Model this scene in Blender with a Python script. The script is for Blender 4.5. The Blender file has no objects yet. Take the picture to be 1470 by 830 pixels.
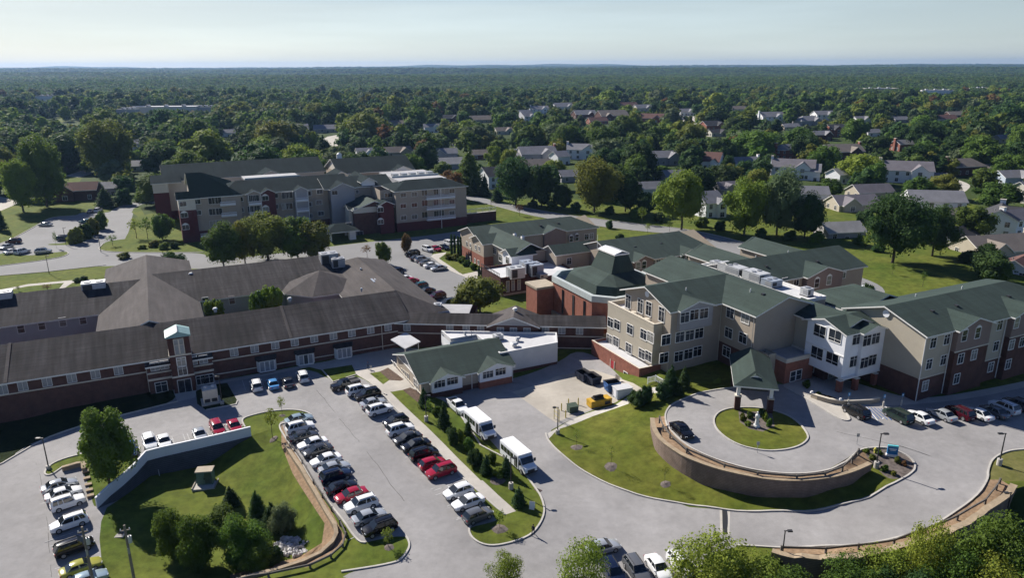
import bpy, bmesh, math, random
import numpy as np
from mathutils import Vector, Matrix
from mathutils.geometry import delaunay_2d_cdt
random.seed(7); RNG = np.random.default_rng(7)
SC = bpy.context.scene; COL = SC.collection
# ------------------------------------------------------------------ camera
F_PX, CX, CY, CAM_H = 1050.0, 735.0, 415.0, 50.0
PITCH = math.atan((415 - 94) / F_PX); CP, SP = math.cos(PITCH), math.sin(PITCH)
ROLL = math.radians(-0.25); CR, SR = math.cos(ROLL), math.sin(ROLL)
cam_d = bpy.data.cameras.new('camera'); cam = bpy.data.objects.new('camera', cam_d); COL.objects.link(cam)
SC.camera = cam
cam_d.sensor_width = 36.0; cam_d.lens = 36.0 * F_PX / 1470.0; cam_d.clip_start = 0.5; cam_d.clip_end = 60000
cam.matrix_world = Matrix.Translation((0, 0, CAM_H)) @ Matrix.Rotation(math.pi / 2 - PITCH, 4, 'X') @ Matrix.Rotation(ROLL, 4, 'Z')
SC.render.resolution_x, SC.render.resolution_y = 1024, 579

def ray(u, v):
    a, b = u - CX, v - CY
    a, b = a * CR + b * SR, -a * SR + b * CR
    return (a, F_PX * CP - b * SP, -F_PX * SP - b * CP)
def at(u, v, z=0.0):
    d = ray(u, v); t = (z - CAM_H) / d[2]
    return (d[0] * t, d[1] * t, z)
def proj(x, y, z):
    z -= CAM_H
    d = y * CP - z * SP; up = y * SP + z * CP
    a, b = F_PX * x / d, -F_PX * up / d
    return (CX + a * CR - b * SR, CY + a * SR + b * CR)
SITE = math.radians(26.0); CS, SS = math.cos(SITE), math.sin(SITE)
def W(p, q): return (p * CS - q * SS, p * SS + q * CS)          # site grid -> world
def Lc(x, y): return (x * CS + y * SS, -x * SS + y * CS)         # world -> site grid
def on_plane(u, v, axis, val):
    """where the view ray meets the vertical wall plane axis=val of the site grid: (along, z)"""
    d = ray(u, v); p, q = Lc(d[0], d[1])
    t = val / (p if axis == 'p' else q)
    return ((q if axis == 'p' else p) * t, CAM_H + d[2] * t)

# ------------------------------------------------------------------ materials
M = {}
def mat(name, col, rough=0.8, var=0.0, scale=1.0, spec=0.3, metal=0.0, col2=None, bump=0.0, detail=4, objvar=0.0, coord='Object', thr=(0.3, 0.7), scale2=None, var2=0.0, emis=None, trans=0.0):
    m = bpy.data.materials.new(name); m.use_nodes = True; nt = m.node_tree; N = nt.nodes; Lk = nt.links
    b = N['Principled BSDF']; b.inputs['Roughness'].default_value = rough; b.inputs['Metallic'].default_value = metal
    b.inputs['Specular IOR Level'].default_value = spec
    c = tuple(col) + (1,)
    b.inputs['Base Color'].default_value = c
    out = None
    if var or col2 or bump:
        tc = N.new('ShaderNodeTexCoord'); nz = N.new('ShaderNodeTexNoise'); nz.inputs['Scale'].default_value = scale; nz.inputs['Detail'].default_value = detail
        nz.inputs['Roughness'].default_value = 0.6
        Lk.new(tc.outputs[coord], nz.inputs['Vector'])
        rp = N.new('ShaderNodeValToRGB'); Lk.new(nz.outputs['Fac'], rp.inputs['Fac'])
        if col2 is None:
            lo = tuple(max(0, x * (1 - var)) for x in col) + (1,); hi = tuple(min(1, x * (1 + var)) for x in col) + (1,)
        else: lo, hi = c, tuple(col2) + (1,)
        rp.color_ramp.elements[0].position = thr[0]; rp.color_ramp.elements[1].position = thr[1]
        rp.color_ramp.elements[0].color = lo; rp.color_ramp.elements[1].color = hi
        out = rp.outputs['Color']
        if var2:
            n2 = N.new('ShaderNodeTexNoise'); n2.inputs['Scale'].default_value = scale2; n2.inputs['Detail'].default_value = 6; n2.inputs['Roughness'].default_value = 0.7
            Lk.new(tc.outputs[coord], n2.inputs['Vector'])
            mr = N.new('ShaderNodeMapRange'); mr.inputs['From Min'].default_value = 0.3; mr.inputs['From Max'].default_value = 0.7
            mr.inputs['To Min'].default_value = 1 - var2; mr.inputs['To Max'].default_value = 1 + var2
            Lk.new(n2.outputs['Fac'], mr.inputs['Value'])
            vm = N.new('ShaderNodeVectorMath'); vm.operation = 'SCALE'; Lk.new(out, vm.inputs[0]); Lk.new(mr.outputs[0], vm.inputs['Scale']); out = vm.outputs['Vector']
        if bump:
            bp = N.new('ShaderNodeBump'); bp.inputs['Strength'].default_value = bump; Lk.new(nz.outputs['Fac'], bp.inputs['Height']); Lk.new(bp.outputs[0], b.inputs['Normal'])
    if objvar:
        oi = N.new('ShaderNodeObjectInfo'); hs = N.new('ShaderNodeHueSaturation')
        mr = N.new('ShaderNodeMapRange'); mr.inputs['To Min'].default_value = 1 - objvar; mr.inputs['To Max'].default_value = 1 + objvar
        Lk.new(oi.outputs['Random'], mr.inputs['Value']); Lk.new(mr.outputs[0], hs.inputs['Value'])
        m2 = N.new('ShaderNodeMath'); m2.operation = 'MULTIPLY'; m2.inputs[1].default_value = 7.13; Lk.new(oi.outputs['Random'], m2.inputs[0])
        fr = N.new('ShaderNodeMath'); fr.operation = 'FRACT'; Lk.new(m2.outputs[0], fr.inputs[0])
        mh = N.new('ShaderNodeMapRange'); mh.inputs['To Min'].default_value = 0.5 - objvar * 0.09; mh.inputs['To Max'].default_value = 0.5 + objvar * 0.05
        Lk.new(fr.outputs[0], mh.inputs['Value']); Lk.new(mh.outputs[0], hs.inputs['Hue'])
        if out is None: hs.inputs['Color'].default_value = c
        else: Lk.new(out, hs.inputs['Color'])
        out = hs.outputs['Color']
    if out is not None: Lk.new(out, b.inputs['Base Color'])
    if trans:
        tr = N.new('ShaderNodeBsdfTranslucent'); mx = N.new('ShaderNodeMixShader'); mx.inputs[0].default_value = trans
        if out is not None: Lk.new(out, tr.inputs['Color'])
        else: tr.inputs['Color'].default_value = c
        Lk.new(b.outputs[0], mx.inputs[1]); Lk.new(tr.outputs[0], mx.inputs[2]); Lk.new(mx.outputs[0], N['Material Output'].inputs['Surface'])
    if emis:
        b.inputs['Emission Color'].default_value = tuple(emis[0]) + (1,); b.inputs['Emission Strength'].default_value = emis[1]
    M[name] = m; return m

# ------------------------------------------------------------------ mesh builder
class MB:
    def __init__(s): s.v = []; s.f = []; s.m = []; s.mats = []
    def mi(s, m):
        m = M[m] if isinstance(m, str) else m
        if m not in s.mats: s.mats.append(m)
        return s.mats.index(m)
    def poly(s, pts, m):
        n = len(s.v); s.v += [tuple(p) for p in pts]; s.f.append(list(range(n, n + len(pts)))); s.m.append(s.mi(m)); return s
    def box(s, a, b, m, top=None, skip=()):
        (x0, y0, z0), (x1, y1, z1) = a, b
        x0, x1 = min(x0, x1), max(x0, x1); y0, y1 = min(y0, y1), max(y0, y1); z0, z1 = min(z0, z1), max(z0, z1)
        P = [(x0, y0, z0), (x1, y0, z0), (x1, y1, z0), (x0, y1, z0), (x0, y0, z1), (x1, y0, z1), (x1, y1, z1), (x0, y1, z1)]
        n = len(s.v); s.v += P
        for k, q in enumerate([(0, 3, 2, 1), (4, 5, 6, 7), (0, 1, 5, 4), (1, 2, 6, 5), (2, 3, 7, 6), (3, 0, 4, 7)]):
            if k in skip: continue
            s.f.append([n + i for i in q]); s.m.append(s.mi(top if (k == 1 and top) else m))
        return s
    def prism(s, pts, z0, z1, m, top=None, bottom=True):
        """vertical prism over a plan polygon; z0/z1 numbers or lists"""
        k = len(pts); Z0 = z0 if isinstance(z0, (list, tuple)) else [z0] * k; Z1 = z1 if isinstance(z1, (list, tuple)) else [z1] * k
        ar = sum(pts[i][0] * pts[(i + 1) % k][1] - pts[(i + 1) % k][0] * pts[i][1] for i in range(k))
        if ar < 0: pts = pts[::-1]; Z0 = Z0[::-1]; Z1 = Z1[::-1]
        n = len(s.v)
        s.v += [(p[0], p[1], z) for p, z in zip(pts, Z0)] + [(p[0], p[1], z) for p, z in zip(pts, Z1)]
        for i in range(k):
            j = (i + 1) % k; s.f.append([n + i, n + j, n + k + j, n + k + i]); s.m.append(s.mi(m))
        s.f.append([n + k + i for i in range(k)]); s.m.append(s.mi(top or m))
        if bottom: s.f.append([n + i for i in reversed(range(k))]); s.m.append(s.mi(m))
        return s
    def slab(s, pts, th, mtop, mside):
        """a roof plane with thickness (pts counter-clockwise from above)"""
        k = len(pts); n = len(s.v)
        s.v += [tuple(p) for p in pts] + [(p[0], p[1], p[2] - th) for p in pts]
        s.f.append([n + i for i in range(k)]); s.m.append(s.mi(mtop))
        s.f.append([n + k + i for i in reversed(range(k))]); s.m.append(s.mi(mside))
        for i in range(k):
            j = (i + 1) % k; s.f.append([n + j, n + i, n + k + i, n + k + j]); s.m.append(s.mi(mside))
        return s
    def cyl(s, a, b, r0, r1, m, k=8, caps=True):
        a, b = Vector(a), Vector(b); d = (b - a).normalized()
        u = d.orthogonal().normalized(); w = d.cross(u); n = len(s.v)
        for c, r in ((a, r0), (b, r1)):
            for i in range(k):
                t = 2 * math.pi * i / k; s.v.append(tuple(c + u * math.cos(t) * r + w * math.sin(t) * r))
        for i in range(k):
            j = (i + 1) % k; s.f.append([n + i, n + j, n + k + j, n + k + i]); s.m.append(s.mi(m))
        if caps:
            s.f.append([n + i for i in reversed(range(k))]); s.m.append(s.mi(m)); s.f.append([n + k + i for i in range(k)]); s.m.append(s.mi(m))
        return s
    def mesh(s, name, smooth=False):
        me = bpy.data.meshes.new(name); me.from_pydata(s.v, [], s.f)
        for m in s.mats: me.materials.append(m)
        me.polygons.foreach_set('material_index', s.m)
        if smooth: me.polygons.foreach_set('use_smooth', [True] * len(s.f))
        me.update(); return me
    def build(s, name, parent=None, loc=(0, 0, 0), rz=0.0, smooth=False):
        return link(name, s.mesh(name, smooth), parent, loc, rz)
def link(name, me, parent=None, loc=(0, 0, 0), rz=0.0, sc=None):
    o = bpy.data.objects.new(name, me); COL.objects.link(o)
    if parent is not None: o.parent = parent
    o.location = loc; o.rotation_euler = (0, 0, rz)
    if sc is not None: o.scale = sc if isinstance(sc, (tuple, list)) else (sc,) * 3
    return o
def tag(o, label=None, cat=None, group=None, kind=None):
    if label: o['label'] = label
    if cat: o['category'] = cat
    if group: o['group'] = group
    if kind: o['kind'] = kind
    return o
def thing(name, label, cat, loc=(0, 0, 0), rz=0.0, group=None):
    return tag(link(name, None, None, loc, rz), label, cat, group)
def dup(root, loc, rz, label=None, group=None, sc=None, mats=None):
    r = root.copy(); COL.objects.link(r); r.location = loc; r.rotation_euler = (0, 0, rz)
    if sc is not None: r.scale = (sc,) * 3 if not isinstance(sc, (tuple, list)) else sc
    if label: r['label'] = label
    if group: r['group'] = group
    for ch in root.children:
        c = ch.copy(); COL.objects.link(c); c.parent = r
        for g in ch.children:
            d = g.copy(); COL.objects.link(d); d.parent = c
    return r
mat('asphalt', (0.238, 0.231, 0.230), 0.9, var=0.17, scale=0.07, spec=0.2, scale2=0.9, var2=0.11, detail=9)
def _worn(name):
    m = M[name]; nt = m.node_tree; b = nt.nodes['Principled BSDF']; src = b.inputs['Base Color'].links[0].from_socket; tc = nt.nodes.new('ShaderNodeTexCoord')
    for sc, lo, hi, f in ((.45, .60, .72, .84), (1.7, .66, .74, .72), (.16, .35, .6, 1.12)):
        nz = nt.nodes.new('ShaderNodeTexNoise'); nz.inputs['Scale'].default_value = sc; nz.inputs['Detail'].default_value = 7; nz.inputs['Roughness'].default_value = .65; nt.links.new(tc.outputs['Object'], nz.inputs['Vector'])
        mr = nt.nodes.new('ShaderNodeMapRange'); mr.inputs['From Min'].default_value = lo; mr.inputs['From Max'].default_value = hi; mr.inputs['To Min'].default_value = 1; mr.inputs['To Max'].default_value = f; nt.links.new(nz.outputs['Fac'], mr.inputs['Value'])
        vm = nt.nodes.new('ShaderNodeVectorMath'); vm.operation = 'SCALE'; nt.links.new(src, vm.inputs[0]); nt.links.new(mr.outputs[0], vm.inputs['Scale']); src = vm.outputs['Vector']
    nt.links.new(src, b.inputs['Base Color'])
_worn('asphalt')
mat('asphalt_patch', (0.185, 0.18, 0.18), 0.9, var=0.1, scale=0.4, spec=0.2, scale2=1.5, var2=0.08)
mat('asphalt_new', (0.2, 0.2, 0.203), 0.9, var=0.1, scale=0.09, spec=0.2, scale2=1.1, var2=0.05, detail=8)
mat('concrete', (0.4, 0.375, 0.34), 0.9, var=0.12, scale=0.3, spec=0.2, scale2=2.0, var2=0.06)
mat('concrete_yard', (0.36, 0.33, 0.285), 0.9, var=0.2, scale=0.12, spec=0.2, scale2=1.2, var2=0.08)
mat('kerb_concrete', (0.42, 0.4, 0.37), 0.9, var=0.12, scale=0.8, spec=0.2)
mat('lawn_warm', (0.068, 0.090, 0.011), 0.95, col2=(0.126, 0.126, 0.024), scale=0.13, spec=0.1, scale2=0.7, var2=0.36, detail=9)
mat('lawn', (0.052, 0.084, 0.010), 0.95, col2=(0.112, 0.124, 0.022), scale=0.10, spec=0.1, scale2=0.7, var2=0.36, detail=9)
mat('lawn_dry', (0.10, 0.105, 0.028), 0.95, col2=(0.14, 0.13, 0.05), scale=0.2, spec=0.1, scale2=1.5, var2=0.25)
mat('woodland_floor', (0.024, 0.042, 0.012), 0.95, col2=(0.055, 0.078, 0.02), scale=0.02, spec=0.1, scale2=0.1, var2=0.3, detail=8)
mat('mulch', (0.10, 0.07, 0.055), 0.95, var=0.35, scale=2.5, spec=0.1)
mat('mulch_tan', (0.24, 0.165, 0.105), 0.95, var=0.3, scale=2.2, spec=0.1)
mat('mulch_grey', (0.13, 0.11, 0.10), 0.95, var=0.4, scale=1.8, spec=0.1)
mat('paint_white', (0.7, 0.7, 0.7), 0.7, var=0.15, scale=2)
mat('paint_line', (0.36, 0.36, 0.36), 0.8, var=0.3, scale=1.5)
mat('crack_seal', (0.06, 0.06, 0.06), 0.8)
mat('paint_blue', (0.12, 0.22, 0.45), 0.7, var=0.2, scale=2)
mat('brick_red', (0.26, 0.105, 0.075), 0.9, var=0.18, scale=1.2, spec=0.2, scale2=9, var2=0.18)
mat('brick_brown', (0.098, 0.051, 0.043), 0.9, var=0.2, scale=0.9, spec=0.2, scale2=8, var2=0.2)
mat('brick_dark', (0.08, 0.038, 0.033), 0.9, var=0.2, scale=0.9, spec=0.2, scale2=8, var2=0.2)
mat('brick_maroon', (0.10, 0.03, 0.032), 0.9, var=0.15, scale=0.9, spec=0.2, scale2=8, var2=0.15)
mat('brick_tan', (0.25, 0.19, 0.15), 0.9, var=0.2, scale=1, spec=0.2, scale2=8, var2=0.12)
mat('stone_tan', (0.36, 0.31, 0.24), 0.9, var=0.15, scale=1, spec=0.2)
mat('siding_beige', (0.40, 0.36, 0.29), 0.85, var=0.05, scale=0.5, spec=0.25, scale2=5, var2=0.03)
mat('siding_tan', (0.345, 0.295, 0.24), 0.85, var=0.05, scale=0.5, spec=0.25, scale2=5, var2=0.04)
mat('siding_mauve', (0.235, 0.175, 0.155), 0.85, var=0.06, scale=0.5, spec=0.25, scale2=5, var2=0.05)
mat('siding_grey', (0.34, 0.33, 0.34), 0.85, var=0.05, scale=0.5, spec=0.25, scale2=5, var2=0.04)
mat('siding_white', (0.74, 0.75, 0.78), 0.75, var=0.04, scale=0.6, spec=0.3)
mat('annex_white', (0.56, 0.56, 0.56), 0.8, var=0.07, scale=0.4, spec=0.3, scale2=3, var2=0.04)
mat('siding_cream', (0.55, 0.52, 0.45), 0.8, var=0.05, scale=0.6, spec=0.3)
mat('siding_blue', (0.42, 0.48, 0.55), 0.8, var=0.05, scale=0.6, spec=0.3)
mat('trim_white', (0.72, 0.71, 0.69), 0.6, var=0.05, scale=1.5)
mat('trim_cream', (0.55, 0.5, 0.42), 0.7, var=0.06, scale=1.5)
mat('roof_green', (0.036, 0.054, 0.047), 0.9, var=0.12, scale=0.25, spec=0.2, scale2=6, var2=0.12)
mat('roof_slate', (0.021, 0.030, 0.032), 1.0, var=0.14, scale=0.2, spec=0.04, scale2=5, var2=0.1)
mat('roof_slate_dark', (0.006, 0.011, 0.013), 1.0, var=0.1, scale=0.2, spec=0.0, scale2=5, var2=0.1)
mat('roof_brown', (0.037, 0.034, 0.036), 0.95, var=0.28, scale=0.12, spec=0.15, scale2=1.8, var2=0.12, detail=8)
mat('roof_brown_light', (0.072, 0.064, 0.063), 0.92, var=0.16, scale=0.15, spec=0.15, scale2=2.5, var2=0.1, detail=8)
mat('roof_teal', (0.23, 0.36, 0.36), 0.5, var=0.1, scale=1)
mat('parapet_grey', (0.40, 0.44, 0.44), 0.6, var=0.1, scale=1)
mat('painted_shade_ground', (0.010, 0.017, 0.006), 0.95, col2=(0.022, 0.032, 0.010), scale=0.6, spec=0.05, scale2=2.5, var2=0.3)  # grass and bed darkened in colour to deepen the building's shadow
mat('membrane_white', (0.50, 0.50, 0.51), 0.8, var=0.12, scale=0.2, scale2=1.2, var2=0.06, detail=7)
mat('membrane_grey', (0.33, 0.33, 0.34), 0.85, var=0.15, scale=0.3)
mat('skylight', (0.85, 0.87, 0.9), 0.12, spec=0.8)
mat('glass_dark', (0.018, 0.024, 0.034), 0.12, spec=0.6)
mat('glass_soft', (0.05, 0.06, 0.075), 0.25, spec=0.5, var=0.5, scale=0.7)
mat('glass_curtain', (0.24, 0.25, 0.27), 0.35, spec=0.5, var=0.3, scale=0.8)
mat('door_red', (0.35, 0.03, 0.04), 0.5); mat('door_white', (0.65, 0.66, 0.7), 0.5)
mat('metal_grey', (0.32, 0.33, 0.35), 0.5, metal=0.4, var=0.1, scale=2); mat('metal_light', (0.47, 0.48, 0.49), 0.5, metal=0.2, var=0.1, scale=2)
mat('metal_dark', (0.03, 0.03, 0.032), 0.5); mat('metal_blue_grey', (0.30, 0.34, 0.40), 0.5, metal=0.2, var=0.08, scale=2)
mat('wood_grey', (0.25, 0.22, 0.18), 0.9, var=0.25, scale=1.5); mat('wood_rail', (0.12, 0.11, 0.10), 0.9, var=0.25, scale=1.5)
mat('wood_pole', (0.2, 0.17, 0.14), 0.9, var=0.25, scale=2)
mat('block_tan', (0.30, 0.235, 0.16), 0.9, var=0.2, scale=1.2, scale2=5, var2=0.15); mat('block_brown', (0.16, 0.105, 0.085), 0.9, var=0.2, scale=0.8, scale2=4, var2=0.15)
mat('block_dark', (0.055, 0.055, 0.062), 0.9, var=0.25, scale=0.8, scale2=4, var2=0.15)
mat('rock', (0.52, 0.51, 0.50), 0.9, var=0.25, scale=1.5)
mat('cabinet_green', (0.09, 0.16, 0.13), 0.6, var=0.12, scale=1); mat('cabinet_dark_green', (0.06, 0.085, 0.06), 0.6, var=0.1, scale=1)
mat('machine_yellow', (0.5, 0.3, 0.03), 0.6, var=0.2, scale=1.5); mat('bollard_yellow', (0.45, 0.37, 0.08), 0.6)
mat('skip_blue', (0.03, 0.09, 0.25), 0.6, var=0.2, scale=1.5); mat('skip_navy', (0.015, 0.022, 0.045), 0.6, var=0.2, scale=1.5)
mat('black', (0.012, 0.012, 0.012), 0.6); mat('sign_blue', (0.02, 0.16, 0.36), 0.5); mat('sign_teal', (0.1, 0.45, 0.5), 0.5)
mat('hydrant_yellow', (0.55, 0.5, 0.1), 0.5); mat('stone_white', (0.62, 0.62, 0.62), 0.7, var=0.08, scale=3)
mat('fence_vinyl', (0.62, 0.64, 0.68), 0.6, var=0.04, scale=0.8)
mat('tyre', (0.015, 0.015, 0.015), 0.8); mat('rim', (0.45, 0.45, 0.47), 0.35, metal=0.7)
mat('car_glass', (0.012, 0.016, 0.02), 0.06, spec=0.7); mat('head_lamp', (0.75, 0.77, 0.8), 0.15, spec=0.7); mat('tail_lamp', (0.3, 0.01, 0.01), 0.2, spec=0.6)
mat('bark', (0.09, 0.07, 0.055), 0.95, var=0.3, scale=2)
mat('cloth_dark', (0.02, 0.022, 0.03), 0.9); mat('cloth_blue', (0.05, 0.08, 0.16), 0.9); mat('skin', (0.45, 0.28, 0.2), 0.6); mat('hair_dark', (0.03, 0.02, 0.015), 0.8)
def leaf(name, c1, c2, ov=0.25, sc=0.35):
    mat(name, c1, 0.75, col2=c2, scale=sc, spec=0.15, objvar=ov, trans=0.4, detail=3)
leaf('leaf_mid', (0.066, 0.122, 0.019), (0.130, 0.200, 0.032)); leaf('leaf_dark', (0.034, 0.075, 0.020), (0.068, 0.122, 0.030))
leaf('leaf_light', (0.135, 0.190, 0.025), (0.22, 0.28, 0.040)); leaf('leaf_olive', (0.110, 0.130, 0.022), (0.170, 0.185, 0.035))
leaf('leaf_grey', (0.090, 0.128, 0.056), (0.135, 0.175, 0.082)); leaf('leaf_rust', (0.14, 0.080, 0.030), (0.18, 0.12, 0.036)); leaf('leaf_conifer', (0.028, 0.064, 0.022), (0.056, 0.102, 0.030))
leaf('leaf_far', (0.042, 0.090, 0.024), (0.125, 0.185, 0.042), ov=0.35, sc=0.03)
def _panes():
    m = M['glass_dark']; nt = m.node_tree; oi = nt.nodes.new('ShaderNodeObjectInfo'); rp = nt.nodes.new('ShaderNodeValToRGB'); rp.color_ramp.interpolation = 'CONSTANT'; nt.links.new(oi.outputs['Random'], rp.inputs['Fac'])
    e = rp.color_ramp.elements; e[0].position = 0; e[0].color = (.012, .016, .024, 1); e[1].position = .4; e[1].color = (.028, .034, .045, 1)
    for p, c in ((.66, (.06, .065, .075, 1)), (.8, (.13, .13, .13, 1)), (.9, (.24, .235, .22, 1))): q = e.new(p); q.color = c
    nt.links.new(rp.outputs[0], nt.nodes['Principled BSDF'].inputs['Base Color'])
_panes()
def _streaks(name, f, sx=1.6, sy=.12):
    m = M[name]; nt = m.node_tree; b = nt.nodes['Principled BSDF']; src = b.inputs['Base Color'].links[0].from_socket; tc = nt.nodes.new('ShaderNodeTexCoord')
    for sc, (a, c) in ((1.0, (sx, sy)), (.35, (sx, sy * 2)), (2.2, (.05, 2.4))):
        mp = nt.nodes.new('ShaderNodeMapping'); mp.inputs['Scale'].default_value = (a, c, c); nt.links.new(tc.outputs['Object'], mp.inputs[0]); nz = nt.nodes.new('ShaderNodeTexNoise'); nz.inputs['Scale'].default_value = sc; nz.inputs['Detail'].default_value = 5; nt.links.new(mp.outputs[0], nz.inputs['Vector'])
        mr = nt.nodes.new('ShaderNodeMapRange'); mr.inputs['From Min'].default_value = .35; mr.inputs['From Max'].default_value = .68; mr.inputs['To Min'].default_value = 1 - f; mr.inputs['To Max'].default_value = 1 + f; nt.links.new(nz.outputs['Fac'], mr.inputs['Value'])
        vm = nt.nodes.new('ShaderNodeVectorMath'); vm.operation = 'SCALE'; nt.links.new(src, vm.inputs[0]); nt.links.new(mr.outputs[0], vm.inputs['Scale']); src = vm.outputs['Vector']
    nt.links.new(src, b.inputs['Base Color'])
_streaks('roof_brown', .26); _streaks('roof_brown_light', .12); _streaks('roof_green', .10); _streaks('roof_slate', .10)
# ------------------------------------------------------------------ terrain heights
def shep(ctrl):
    P = np.array([at(u, v, z)[:2] + (z,) for u, v, z in ctrl])
    def f(x, y, z0=-3.0, R=38.0):
        x = np.asarray(x, float)[..., None]; y = np.asarray(y, float)[..., None]
        d2 = (x - P[:, 0]) ** 2 + (y - P[:, 1]) ** 2 + 1.5
        w = d2 ** -1.6; w0 = R ** -3.2
        return (w @ P[:, 2] + w0 * z0) / (w.sum(-1) + w0)
    return f
BASE = shep([(20, 660, -4.5), (100, 740, -5), (60, 820, -5.2), (-60, 720, -5), (105, 835, -5.2), (160, 820, -5.3), (-100, 640, -4.5),
    (180, 640, -3.4), (150, 700, -4.4), (230, 640, -3.3), (300, 622, -3.3), (350, 600, -3), (250, 560, -3), (400, 545, -3), (30, 600, -4), (100, 580, -3.4), (180, 570, -3.2), (350, 545, -3),
    (440, 530, -2.8), (480, 555, -2.6), (520, 525, -2.7), (560, 555, -2.3), (590, 548, -2.4), (600, 570, -2.5), (610, 600, -2.7), (450, 615, -3), (480, 640, -3), (520, 660, -3.1), (560, 620, -2.9), (600, 700, -3.3), (560, 760, -3.6), (500, 740, -3.5), (470, 790, -4.2), (520, 810, -4),
    (640, 780, -3.7), (740, 790, -3.8), (680, 680, -3.1), (740, 740, -3.6),
    (660, 570, -3), (700, 580, -3), (780, 555, -3), (850, 545, -3), (740, 650, -3.4), (820, 690, -3.7), (820, 630, -3.2), (900, 740, -3.8), (870, 580, -2.7), (800, 590, -3), (850, 820, -4.2), (980, 830, -4.2), (930, 790, -4),
    (1000, 760, -3.8), (1100, 770, -3.3), (1200, 760, -2.6), (1290, 735, -1.7), (1350, 690, -0.8), (1400, 650, -0.1), (1420, 700, -0.6),
    (1040, 735, -3.2), (1150, 735, -2.7), (1230, 712, -2.0), (1300, 683, -1), (980, 723, -3.6), (930, 713, -3.6), (870, 692, -3.6), (1290, 670, -0.5), (1278, 690, -1.1),
    (980, 676, -2.3), (1050, 699, -2.4), (1132, 708, -2.0), (1200, 696, -1.4), (1250, 677, -.7), (950, 650, -2.1), (925, 620, -0.9), (900, 640, -2.2), (860, 640, -2.9), (840, 620, -2.8), (890, 600, -1.9), (925, 590, -0.6),
    (960, 575, 0), (1000, 558, 0), (1060, 550, 0), (1150, 560, 0), (1250, 590, 0), (1300, 640, 0), (1270, 640, 0), (1350, 610, 0), (1420, 600, 0), (1450, 620, 0), (1470, 660, 0), (1550, 650, 0), (1560, 560, 0), (1400, 570, 0), (1200, 575, 0), (980, 535, -0.2), (950, 548, -0.6), (1030, 520, 0), (1300, 560, 0),
    (1300, 400, -1), (1400, 400, -1), (1230, 430, -1.5)])
BAS = shep([(280, 680, -6.2), (215, 715, -6), (165, 745, -5.3), (300, 720, -6.2), (300, 780, -6.5), (400, 760, -6.3), (435, 720, -5.6), (420, 670, -4.9), (385, 645, -4.3), (360, 640, -4.2), (240, 800, -6), (170, 800, -5.4), (350, 815, -6)])
def zline(pts, dz=0.0):
    """pixel list -> plan points on the base terrain (optionally for things dz above it)"""
    out = []
    for u, v in pts:
        z = -3.0
        for _ in range(12):
            x, y, _z = at(u, v, z + dz); z = float(BASE(x, y))
        out.append((x, y))
    return out
def _chaikin(pts, n=2):
    for _ in range(n):
        q = []
        for a, b in zip(pts, pts[1:]): q += [(a[0] * .75 + b[0] * .25, a[1] * .75 + b[1] * .25), (a[0] * .25 + b[0] * .75, a[1] * .25 + b[1] * .75)]
        pts = [pts[0]] + q + [pts[-1]]
    return pts
CLIFF_P = [at(u, v, 0.25)[:2] for u, v in [(936.4, 600.7), (938, 614), (948, 631), (968.4, 646), (988.7, 658), (1030, 673), (1078.6, 683.7), (1117, 689.4), (1155.7, 689.4), (1194.3, 684.6), (1223, 677), (1249, 665.3)]]
CLIFF_P = _chaikin(CLIFF_P)
PLAT = CLIFF_P + [at(u, v, 0)[:2] for u, v in [(1275, 655), (1290, 630), (1300, 590), (1180, 545), (1010, 548), (950, 578)]]
CLIFF_B = zline([(136.7, 715.4), (209, 648), (359.4, 613)], 1.5)
BASIN = CLIFF_B + zline([(399, 613), (410, 632), (431, 662), (449, 694), (470, 735), (488, 765), (478, 790), (440, 812), (330, 845), (150, 850), (148, 790), (145, 748)])
CLIFF_O = zline([(1108, 794), (1132, 800), (1182, 804), (1236, 801), (1284, 789), (1341, 774), (1385, 755), (1419, 732), (1446, 712), (1455, 700)], 0.3)
CLIFF_O = _chaikin(CLIFF_O)
OUTER = CLIFF_O + [(CLIFF_O[-1][0] + 5, CLIFF_O[-1][1] + 1.5), (CLIFF_O[-1][0] + 60, CLIFF_O[-1][1] + 5), (90, 20), (20, 20), (CLIFF_O[0][0] - 14, CLIFF_O[0][1] - 6)]
def inpoly(x, y, poly):
    x = np.asarray(x, float); y = np.asarray(y, float); r = np.zeros(x.shape, bool); n = len(poly)
    for i in range(n):
        (x1, y1), (x2, y2) = poly[i], poly[(i + 1) % n]
        if y1 == y2: continue
        c = ((y1 > y) != (y2 > y)) & (x < (x2 - x1) * (y - y1) / (y2 - y1) + x1)
        r ^= c
    return r
def segdist(x, y, pts, closed=False):
    x = np.asarray(x, float); y = np.asarray(y, float); d = np.full(x.shape, 1e9); n = len(pts)
    for i in range(n if closed else n - 1):
        (x1, y1), (x2, y2) = pts[i], pts[(i + 1) % n]; L2 = (x2 - x1) ** 2 + (y2 - y1) ** 2 + 1e-9
        t = np.clip(((x - x1) * (x2 - x1) + (y - y1) * (y2 - y1)) / L2, 0, 1)
        d = np.minimum(d, np.hypot(x - x1 - t * (x2 - x1), y - y1 - t * (y2 - y1)))
    return d
def _sm(t): t = np.clip(t, 0, 1); return t * t * (3 - 2 * t)
ZONES = [('plat', PLAT, CLIFF_P, lambda x, y: np.zeros(np.shape(x)), 4.0), ('basin', BASIN, CLIFF_B, lambda x, y: BAS(x, y, -6.0), 3.5), ('outer', OUTER, CLIFF_O, lambda x, y: np.full(np.shape(x), -6.6), 6.0)]
def zone_of(x, y):
    r = np.zeros(np.shape(x), int)
    for k, z in enumerate(ZONES): r = np.where(inpoly(x, y, z[1]), k + 1, r)
    return r
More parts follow.
